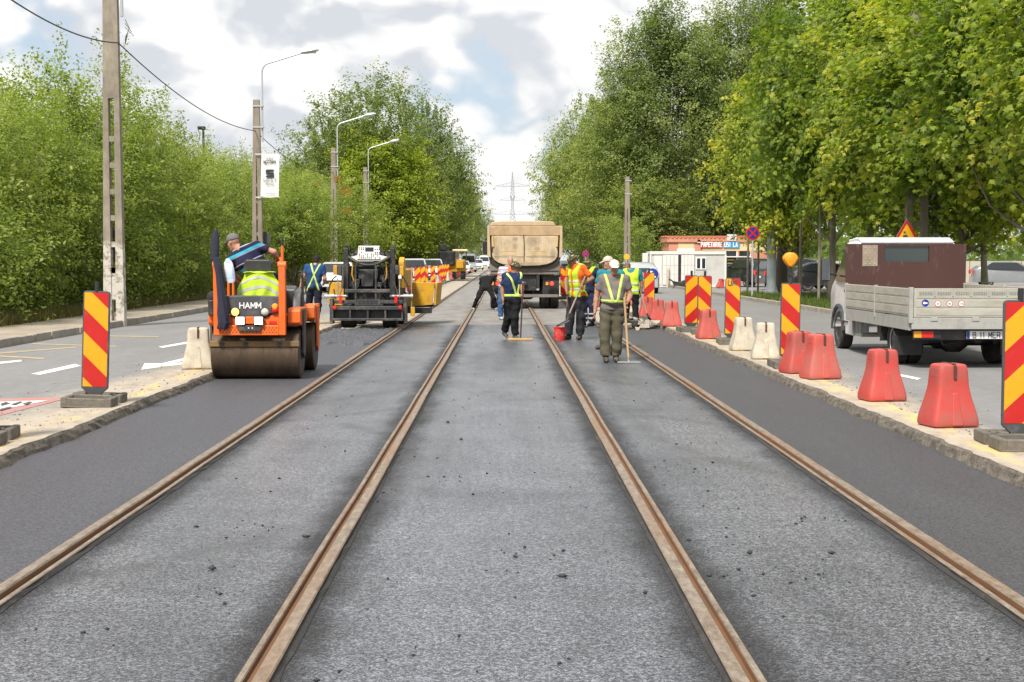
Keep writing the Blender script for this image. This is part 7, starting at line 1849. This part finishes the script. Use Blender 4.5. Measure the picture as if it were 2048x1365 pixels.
    # --- head cover
    if head == 'hair':
        hf = V.new(); V.ell(hf, hdp(0, -.014, .026), B3, (.081, .096, .096), 0, (hdp(0, .02, .045), N3(uh * .75 - fh * .62))); V.mesh(hf, 'hair', headm, t)
    elif head == 'cap':
        hf = V.new(); V.ell(hf, hdp(0, -.006, .028), B3, (.088, .106, .100), 0, (hdp(0, 0, .022), N3(uh - fh * .10))); V.cone(hf, hdp(0, -.006, .128), hdp(0, -.006, .13), .008, .008, .004); V.mesh(hf, 'cap', headm, t)
        hf = V.new(); V.ell(hf, hdp(0, .105, .026), np.stack([rh, N3(fh - uh * .22), N3(uh + fh * .22)], 1), (.074, .070, .0125), 0, (hdp(0, .06, 0), fh)); V.mesh(hf, 'cap_visor', headm, t)
        if hair: hf = V.new(); V.ell(hf, hdp(0, -.016, .012), B3, (.083, .094, .085), 0, (hdp(0, -.01, 0), N3(-fh))); V.mesh(hf, 'hair', hair, t)
    elif head == 'bucket':
        hf = V.new(); V.ell(hf, hdp(0, -.006, .035), B3, (.092, .106, .100), 0, (hdp(0, 0, .03), uh)); V.mesh(hf, 'hat', headm, t)
        hf = V.new(); V.ell(hf, hdp(0, 0, .040), np.stack([rh, N3(fh - uh * .12), N3(uh + fh * .12)], 1), (.138, .160, .0135), 0); V.mesh(hf, 'hat_brim', headm, t)
    # --- clothes
    rr = np.random.default_rng(abs(hash(label)) % 9999 if False else len(label) * 7); X, Y, Z = np.meshgrid(*V.ax, indexing='ij', sparse=True)
    w_ = rr.uniform(-1, 1, (7, 4)); fold = lambda A, q: (A * .62 * sum(np.sin(X * 26 * w_[i, 0] + Y * 26 * w_[i, 1] + Z * (14 + 30 * abs(w_[i, 2])) + 6 * w_[i, 3] + q + 1.6 * np.sin(X * 9 * w_[i, 3] + Z * 7)) for i in range(7)) * .75).astype(np.float32)
    st = V.new(); torso(st, .016); so = st.copy(); hp = pel + up * (.02 + hem)
    pl = V.plane(hp, up); st = np.maximum(st, -pl.astype(np.float32))
    for q in 'ab': arm(st, q, .016, sleeve, .02)
    neck = V.new(); V.cone(neck, P['n'] + up * .015, P['hd'], .062, .07, 0); st = np.maximum(st, -neck)
    V.mesh(st + fold(.0045, 1), 'shirt', shirt, t)
    tr = V.new(); V.cone(tr, P['ha'] + up * .02, P['hb'] + up * .02, .112, .112, .04)
    for s in (-1, 1): V.cone(tr, pel + up * .05 + lt * s * .05, pel + up * .13 + lt * s * .05, .106, .104, .04)
    for q in 'ab':
        V.cone(tr, P['h' + q], P['k' + q], .092 + loose * .6, .060 + loose, .04); V.cone(tr, P['k' + q], P['k' + q] + (P['a' + q] - P['k' + q]) * .93 * trouser_len, .060 + loose, .050 + loose * 1.25, .02, True)
    tr = np.maximum(tr, V.plane(pel + up * .13, up).astype(np.float32)); V.mesh(tr + fold(.006, 3), 'trousers', trousers, t)
    for q in 'ab':
        bo = V.new(); td = P['td' + q]; a = P['a' + q]; sd = np.cross(td, (0, 0, 1.0)); z0 = np.array([0, 0, 1.0])
        V.cone(bo, a + (P['k' + q] - a) * .22, a - z0 * .02, .052, .048, .02); V.cone(bo, a - td * .035 - z0 * .04, a + td * .11 - z0 * .042, .047, .044, .02); V.cone(bo, a + td * .12 - z0 * .048, a + td * .165 - z0 * .05, .043, .034, .02)
        V.mesh(np.maximum(bo, -V.plane(a - z0 * .088, (0, 0, 1)).astype(np.float32)), 'boot', boots, t)
    ctx = dict(V=V, P=P, pel=pel, sh=sh, up=up, lt=lt, fw=fw, so=so, st=st, tr=tr, t=t, X=X, Y=Y, Z=Z, fold=fold, hdp=hdp)
    if extra: extra(ctx)
    return t

def uvw(c):
    o = c['pel']; dx, dy, dz = c['X'] - o[0], c['Y'] - o[1], c['Z'] - o[2]
    d = lambda v: (dx * v[0] + dy * v[1] + dz * v[2]).astype(np.float32)
    return d(c['lt']), d(c['fw']), d(c['up'])
def band(c, name, m, region, off=.012, base='so'):
    "a strip lying on the clothes wherever region < 0"
    c['V'].mesh(np.maximum(c[base] - off, region), name, m, c['t'])
def harness(front=None, back=None, belt=None, w=.030, belt_only=True):
    def fn(c):
        u, v, q = uvw(c); L = float(np.linalg.norm(c['sh'] - c['pel']))
        low = (belt - q) if belt is not None else -1 + 0 * q
        for side, lst in ((1, front or []), (-1, back or [])):
            for (u0, u1) in lst:      # u at belt height, u at the shoulder
                k = (q - (belt or 0)) / (L - (belt or 0)); line = np.abs(u - (u0 + (u1 - u0) * k)) - w
                reg = np.maximum(np.maximum(line, -side * v - .02), np.maximum(low, q - L - .09)); band(c, 'reflective_strap', M_strap, reg)
                reg2 = np.maximum(np.maximum(np.abs(u - (u0 + (u1 - u0) * k)) - w * .34, -side * v - .02), np.maximum(low, q - L - .09)); band(c, 'reflective_tape', M_reflect, reg2, .017)
        if belt is not None:
            band(c, 'reflective_belt', M_strap, np.abs(q - belt) - w, .013); band(c, 'reflective_tape', M_reflect, np.abs(q - belt) - w * .34, .017)
    return fn
def vest(m, open_front=True, bands=(.12, .27), top=None, opening=.05, hem=0.0, sleeve_cut=.165):
    def fn(c):
        u, v, q = uvw(c); L = float(np.linalg.norm(c['sh'] - c['pel'])); reg = np.maximum(hem - q, np.abs(u) - sleeve_cut)
        neck = np.maximum(np.sqrt(u ** 2 + (q - L - .06) ** 2) - .095, -v - .2); reg = np.maximum(reg, -neck)
        if open_front: reg = np.maximum(reg, -np.maximum(np.abs(u) - opening, -v))
        f2 = c['so'] + c['fold'](.005, 5)
        c['V'].mesh(np.maximum(f2 - .020, reg), 'vest', m, c['t'])
        for b in bands: c['V'].mesh(np.maximum(np.maximum(f2 - .025, reg), np.abs(q - b) - .026), 'reflective_band', M_reflect, c['t'])
    return fn

C_navyT = fabric('navy_tshirt', (.020, .032, .085)); C_blk = fabric('black_trousers', (.014, .014, .016)); C_grey = fabric('grey_tshirt', (.165, .145, .140)); C_olive = fabric('olive_trousers', (.105, .095, .065), .25); C_boot = mat('muddy_boots', (.055, .043, .034), .8, 0, .3, 20, (.16, .13, .10), .4, 10); C_bootg = mat('rubber_boots', (.045, .043, .036), .55, 0, .2, 10, (.14, .12, .1), .35, 8)
C_orange = fabric('orange_polo', (.64, .125, .02)); C_char = fabric('charcoal_trousers', (.030, .030, .035)); C_blueT = fabric('blue_tshirt', (.022, .068, .185)); C_ink = fabric('dark_blue_trousers', (.016, .018, .030)); C_cream = fabric('cream_cap', (.66, .59, .50), .08); C_gcap = fabric('grey_cap', (.14, .14, .14)); C_beige = fabric('beige_cap', (.46, .42, .36), .08); C_teal = fabric('teal_tshirt', (.02, .20, .24)); C_jeans = fabric('blue_jeans', (.045, .11, .24)); C_cover = fabric('navy_coverall', (.024, .026, .060)); C_hairg = mat('grey_hair', (.28, .26, .24), .8, 0, .3, 60); C_hairb = mat('dark_hair', (.03, .024, .02), .7, 0, .3, 60); C_blackT = fabric('black_tshirt', (.012, .012, .014)); C_bcap = fabric('black_cap', (.022, .020, .022)); C_lgrey = fabric('light_grey_shirt', (.4, .4, .42))

# grey T-shirt man with the rake, walking towards us
person('worker in grey T-shirt and cream cap holding a rake, looking down', (1.78, 24.6, .0), dict(
    sa=(-.135, 0, 1.365), sb=(.235, 0, 1.365), n=(.05, -.005, 1.41), hd=(.05, -.05, 1.555), ea=(-.235, .03, 1.09), wa=(-.265, -.05, .835), eb=(.315, .0, 1.10), wb=(.255, -.20, .985),
    ha=(-.075, 0, .84), hb=(.105, 0, .84), ka=(-.105, -.04, .46), kb=(.10, .0, .46), aa=(-.085, -.03, .088), ab=(.09, .05, .088)), C_grey, C_olive, C_boot, 0, (0.02, -1, 0), (.0, -1, -.12), (0, -.12, 1), .66, 'cap', C_cream,
    extra=harness(front=[(-.01, -.135), (.065, .115)], belt=.16, w=.024), loose=.028, grip_b=True, belly=.02, eyes=True, palm_b=(-.6, -.5, -.2))
def rake():
    t = thing('asphalt_rake', 'long wooden handled steel rake held by the grey shirt worker', 'rake', (1.78, 24.6, 0))
    wd = mat('pale_wood', (.50, .33, .17), .7, 0, .2, 8, (.3, .2, .11), .3, 6, stretch=(1, 1, .2)); 
    MB().tube([(.195, -.30, 1.08), (.245, -.34, .30), (.262, -.36, .10)], [.019, .019, .018], 10).build('handle', wd, t, smooth=True)
    MB().tube([(.258, -.355, .14), (.262, -.36, .05), (.265, -.39, .02)], .014, 8).build('socket', M_chrome, t)
    MB().bar((.08, -.42, .028), (.45, -.42, .022), .05, .022).build('rake_bar', M_chrome, t); MB().bar((.08, -.37, .026), (.45, -.37, .022), .016, .03).build('rake_bar', M_chrome, t)
    for i in range(9): MB().cyl((.10 + i * .042, -.375, .025), (.10 + i * .042, -.38, .004), .006, 5).build('tine', M_mgrey, t)
rake()
# navy T-shirt man in camouflage hat with the squeegee
person('worker in navy T-shirt and camouflage hat holding a dark pole, looking aside', (.21, 31.5, .0), dict(
    sa=(-.145, .02, 1.345), sb=(.155, -.03, 1.345), n=(.015, -.005, 1.39), hd=(.055, -.01, 1.515), ea=(-.215, .05, 1.08), wa=(-.20, -.08, .84), eb=(.20, -.08, 1.12), wb=(.20, -.24, .97),
    ha=(-.075, .02, .835), hb=(.085, -.02, .835), ka=(-.10, .05, .46), kb=(.045, -.04, .47), aa=(-.165, .18, .16), ab=(.055, .02, .088), ta=(.3, -.8, -.35), tb=(.3, -1, 0)), C_navyT, C_blk, C_bootg, 2, (.45, -.9, 0), (.95, -.25, -.08), (0, 0, 1), .70, 'bucket', M_camo,
    extra=harness(front=[(.03, -.115), (.06, .115)], belt=.10, w=.024), loose=.024, grip_b=True, palm_b=(-.3, -.8, -.3))
def squeegee():
    t = thing('squeegee_broom', 'dark pole with a wide tan board standing on the asphalt', 'broom', (.21, 31.5, 0))
    MB().tube([(.215, -.32, 1.20), (.185, -.34, .5), (.165, -.35, .05)], .016, 8).build('pole', mat('dark_pole', (.05, .035, .03), .6), t); MB().lathe([(.004, -.02), (.022, -.01), (.022, .01), (.004, .02)], 10, (.216, -.32, 1.21), 'z').build('pole_knob', M_chrome, t)
    MB().box(-.10, .42, -.40, -.32, .008, .055).build('board', mat('tan_board', (.50, .34, .14), .7, 0, .2, 6, (.25, .17, .08), .3, 6), t, bevel=.006)
squeegee()
# orange polo man with the shovel
def collar_orange(c): vest(M_hivis, True, (.17, .33), opening=.035)(c)
person('worker in orange polo and yellow vest emptying a shovel into the bucket', (1.45, 31.5, .0), dict(
    sa=(-.03, .10, 1.50), sb=(.225, -.10, 1.50), n=(.075, .0, 1.555), hd=(.01, -.02, 1.665), ea=(-.12, .0, 1.24), wa=(-.115, -.22, 1.02), eb=(.43, -.12, 1.29), wb=(.225, -.24, 1.17),
    ha=(.05, .05, .90), hb=(.20, -.03, .90), ka=(-.03, .02, .48), kb=(.19, -.05, .48), aa=(-.06, .06, .088), ab=(.175, .0, .088), ta=(-.7, -.7, 0), tb=(-.35, -1, 0)), C_orange, C_char, C_boot, 2, (-.80, -.60, 0), (-.85, -.35, -.42), (-.2, 0, 1), .72, 'bucket', M_camo,
    extra=collar_orange, hem=-.03, loose=.032, grip_a=True, grip_b=True, palm_a=(.8, -.3, -.4), palm_b=(-.5, -.3, -.7))
def shovel(name, label, loc, a, b, hm, blade_dir, side=(1, 0, 0), bl=.30, bw=.24):
    t = thing(name, label, 'shovel', loc); a, b = Vector(a), Vector(b); MB().tube([a, b], .018, 8).build('handle', hm, t, smooth=True)
    d = Vector(blade_dir).normalized(); s = Vector(side); s = (s - d * s.dot(d)).normalized(); n = d.cross(s)
    def P(u, v): 
        w = bw / 2 * (1 if v < .55 else 1 - ((v - .55) / .45) ** 2 * .75)
        return b + d * (bl * v - .04) + s * ((u - .5) * 2 * w) + n * (.05 * ((u - .5) * 2) ** 2 * (1 - .5 * v))
    MB().grid(P, 8, 8).build('blade', M_blk2, t, smooth=True, solid=.006); MB().tube([b - (b - a).normalized() * .14, b + d * .02], .021, 8).build('socket', M_blk2, t)
wdg = mat('weathered_wood', (.34, .26, .19), .75, 0, .2, 8, (.2, .15, .1), .3, 6)
shovel('shovel', 'wooden handled shovel tipped over the red bucket', (1.45, 31.5, 0), (.275, -.28, 1.34), (-.11, -.34, .44), wdg, (-.75, -.05, -.42), (.1, 1, .1))
def bucket():
    t = thing('red_bucket', 'dented red paint bucket on the asphalt by the rail', 'bucket', (1.19, 31.25, .0)); rb = mat('bucket_red', (.58, .035, .028), .45, 0, .15, 6, (.4, .22, .18), .32, 9)
    MB().lathe([(.115, 0), (.118, .01), (.122, .12), (.128, .26), (.134, .265), (.134, .28), (.126, .28), (.118, .27), (.110, .03)], 28).build('pail', rb, t, smooth=True)
    for z in (.09, .21): MB().lathe([(.122, z - .006), (.1275, z), (.123, z + .006)], 28).build('pail_ridge', rb, t, smooth=True)
    MB().tube([(.132 * math.cos(R(a)), -.02 - .05 * math.sin(R(a)), .25 - .10 * math.sin(R(a))) for a in range(0, 181, 15)], .004, 5).build('wire_handle', M_chrome, t)
bucket()
shovel('bent_trowel', 'dark bent bar leaning beside the red bucket', (1.27, 31.9, 0), (.12, 0, 1.15), (.10, 0, .42), mat('rusty_rod', (.16, .09, .06), .7), (-.25, 0, -.9), (0, 1, 0), .22, .10)
# navy coveralls behind him
def cover_bands(c):
    u, v, q = uvw(c)
    for z in (.20, .31): c['V'].mesh(np.maximum(c['tr'] - .010, np.abs(c['Z'] - z) - .022 + 0 * c['X'] + 0 * c['Y']), 'reflective_band', M_reflect, c['t'])
    vest(M_hivis, True, (.2,), hem=.30)(c)
person('worker in navy coveralls and camouflage cap behind the orange polo worker', (2.17, 38.0, .0), dict(hd=(-.02, -.03, 1.585)), C_cover, C_cover, C_blk, 0, (-.6, -.8, 0), None, (0, 0, 1), 1.7, 'bucket', M_camo, extra=cover_bands, loose=.03)
# cap man half hidden behind the grey T-shirt man
person('worker in teal T-shirt and beige cap, hidden behind the grey shirt worker', (2.03, 28.2, .0), dict(hd=(-.05, -.02, 1.625)), C_teal, C_blk, C_boot, 1, (-.9, -.4, 0), (-1, -.15, -.12), (0, 0, 1), .65, 'cap', C_beige, hair=C_hairg)
# hi-vis vest back
def back_vest(c): vest(M_hivis, False, (.03, .20), hem=-.06, sleeve_cut=.19)(c)
pv = person('worker seen from behind in yellow vest with lettering and dark cap', (3.21, 37.3, .0), dict(
    sa=(-.19, .08, 1.37), sb=(.19, .06, 1.37), n=(-.03, .09, 1.42), hd=(-.10, .15, 1.50), ea=(-.25, .14, 1.12), wa=(-.20, .30, .95), eb=(.26, .06, 1.10), wb=(.24, .05, .84), ha=(-.095, 0, .86), hb=(.095, 0, .86), ka=(-.12, .06, .47), kb=(.10, .03, .47), aa=(-.13, .06, .088), ab=(.11, -.02, .088)),
    C_teal, C_blk, C_boot, 2, (.25, 1, 0), (-.3, 1, -.5), (0, .4, 1), .7, 'cap', C_gcap, extra=back_vest, grip_b=True, loose=.02)
block_text('SANTIER', .062, M_blackp, pv, (.0, -.092, 1.235), .55, .24, .17, lean=.12)
shovel('shovel', 'dark shovel resting on the rubble beside the vest worker', (3.21, 37.3, 0), (.20, .04, .95), (.42, -.05, .22), wdg, (.5, -.2, -.6), (0, 1, 0))
# man with orange strap, behind the camouflage hat
S_sail = stripe_cloth('white_blue_stripes', (0, 0, 1), [(0, (.62, .62, .62)), (.42, (.05, .10, .25)), (.62, (.62, .62, .62)), (.78, (.35, .06, .05))], .13)
def orange_strap(c):
    u, v, q = uvw(c); band(c, 'orange_sash', M_hivis_o, np.maximum(np.abs(u - .10 + q * .05) - .075, .16 - q), .020)
person('grey haired worker in striped shirt and jeans beside the truck', (.05, 42.0, .0), dict(sa=(-.08, .04, 1.42), sb=(.24, -.04, 1.44), n=(.10, 0, 1.485), hd=(.17, -.04, 1.645), ea=(-.17, .0, 1.16), wa=(-.05, -.20, 1.02), eb=(.30, -.04, 1.16), wb=(.26, -.2, .98), ha=(-.06, .02, .90), hb=(.11, -.02, .90)), S_sail, C_jeans, C_lgrey, 1, (.3, -1, 0), (.2, -1, -.1), (0, 0, 1), .65, 'hair', C_hairg, extra=orange_strap, eyes=True, loose=.018)
# bending man in black
def side_stripes(c):
    P, V = c['P'], c['V']; f_ = V.new()
    for q, s in (('a', -1), ('b', 1)):
        o = np.array([s * .075, -.02, 0]); V.cone(f_, P['h' + q] + o, P['k' + q] + o * .95, .028, .024, 0); V.cone(f_, P['k' + q] + o * .95, P['a' + q] + o * .7, .024, .022, .01)
    V.mesh(f_, 'side_stripe', C_lgrey, c['t'])
person('man in black bending over at the truck rear, white trouser stripes', (-.60, 50.0, .0), dict(
    ha=(-.06, .0, .74), hb=(.14, .0, .74), ka=(-.24, -.10, .40), kb=(.32, -.08, .42), aa=(-.37, .06, .088), ab=(.40, .06, .088), sa=(-.10, .40, 1.04), sb=(.26, .38, 1.08), n=(.10, .43, 1.09), hd=(.14, .53, 1.15), ea=(-.14, .52, .80), wa=(.04, .62, .68), eb=(.42, .42, .96), wb=(.62, .42, .88), ta=(-.3, 1, 0), tb=(.3, 1, 0)), C_blackT, C_blk, C_lgrey, 1, (.1, .8, -.6), (.1, .8, -.6), (0, .6, .8), .7, 'hair', C_hairg, extra=side_stripes, loose=.02)
# walking man in blue with crossed straps
person('man in blue T-shirt with yellow cross straps walking away from the roller', (-4.68, 37.0, .1), dict(
    sa=(-.12, .0, 1.405), sb=(.24, .0, 1.40), n=(.07, .01, 1.45), hd=(.11, .03, 1.57), ea=(-.225, -.05, 1.15), wa=(-.29, -.03, .92), eb=(.31, .0, 1.12), wb=(.27, .20, 1.02), ha=(-.06, 0, .87), hb=(.13, 0, .87), ka=(-.09, .10, .48), kb=(.14, -.02, .47), aa=(-.06, .25, .088), ab=(.11, -.20, .11)), C_blueT, C_ink, C_boot, 1, (.05, 1, 0), (.25, 1, 0), (0, 0, 1), .62, 'cap', C_bcap, extra=harness(back=[(-.13, .10), (.13, -.06)], belt=None, w=.022), loose=.022, hair=C_hairb)
# roller driver leaning out to the left
S_op = stripe_cloth('striped_polo', (-.42, 0, .91), [(0, (.018, .018, .045)), (.30, (.16, .19, .28)), (.40, (.02, .30, .42)), (.54, (.018, .018, .045)), (.78, (.36, .36, .44)), (.84, (.018, .018, .045))], .235, .10)
person('roller driver in striped polo and grey cap leaning left', (-3.44, 21.25, .0), dict(
    ha=(-.06, .16, 1.40), hb=(.14, .16, 1.40), ka=(-.14, .58, 1.38), kb=(.16, .58, 1.38), aa=(-.16, .66, .99), ab=(.16, .66, .99), sa=(-.42, .22, 1.70), sb=(-.06, .16, 1.87), n=(-.30, .22, 1.845), hd=(-.405, .25, 1.935), ea=(-.42, .34, 1.45), wa=(-.30, .48, 1.34), eb=(.185, .16, 1.79), wb=(.22, .28, 1.70), ta=(0, 1, 0), tb=(0, 1, 0)), S_op, C_navyT, C_boot, 1, (-.25, .95, 0), (-.75, .55, -.35), (-.35, .1, 1), .66, 'cap', C_gcap, grip_b=True, belly=.03)
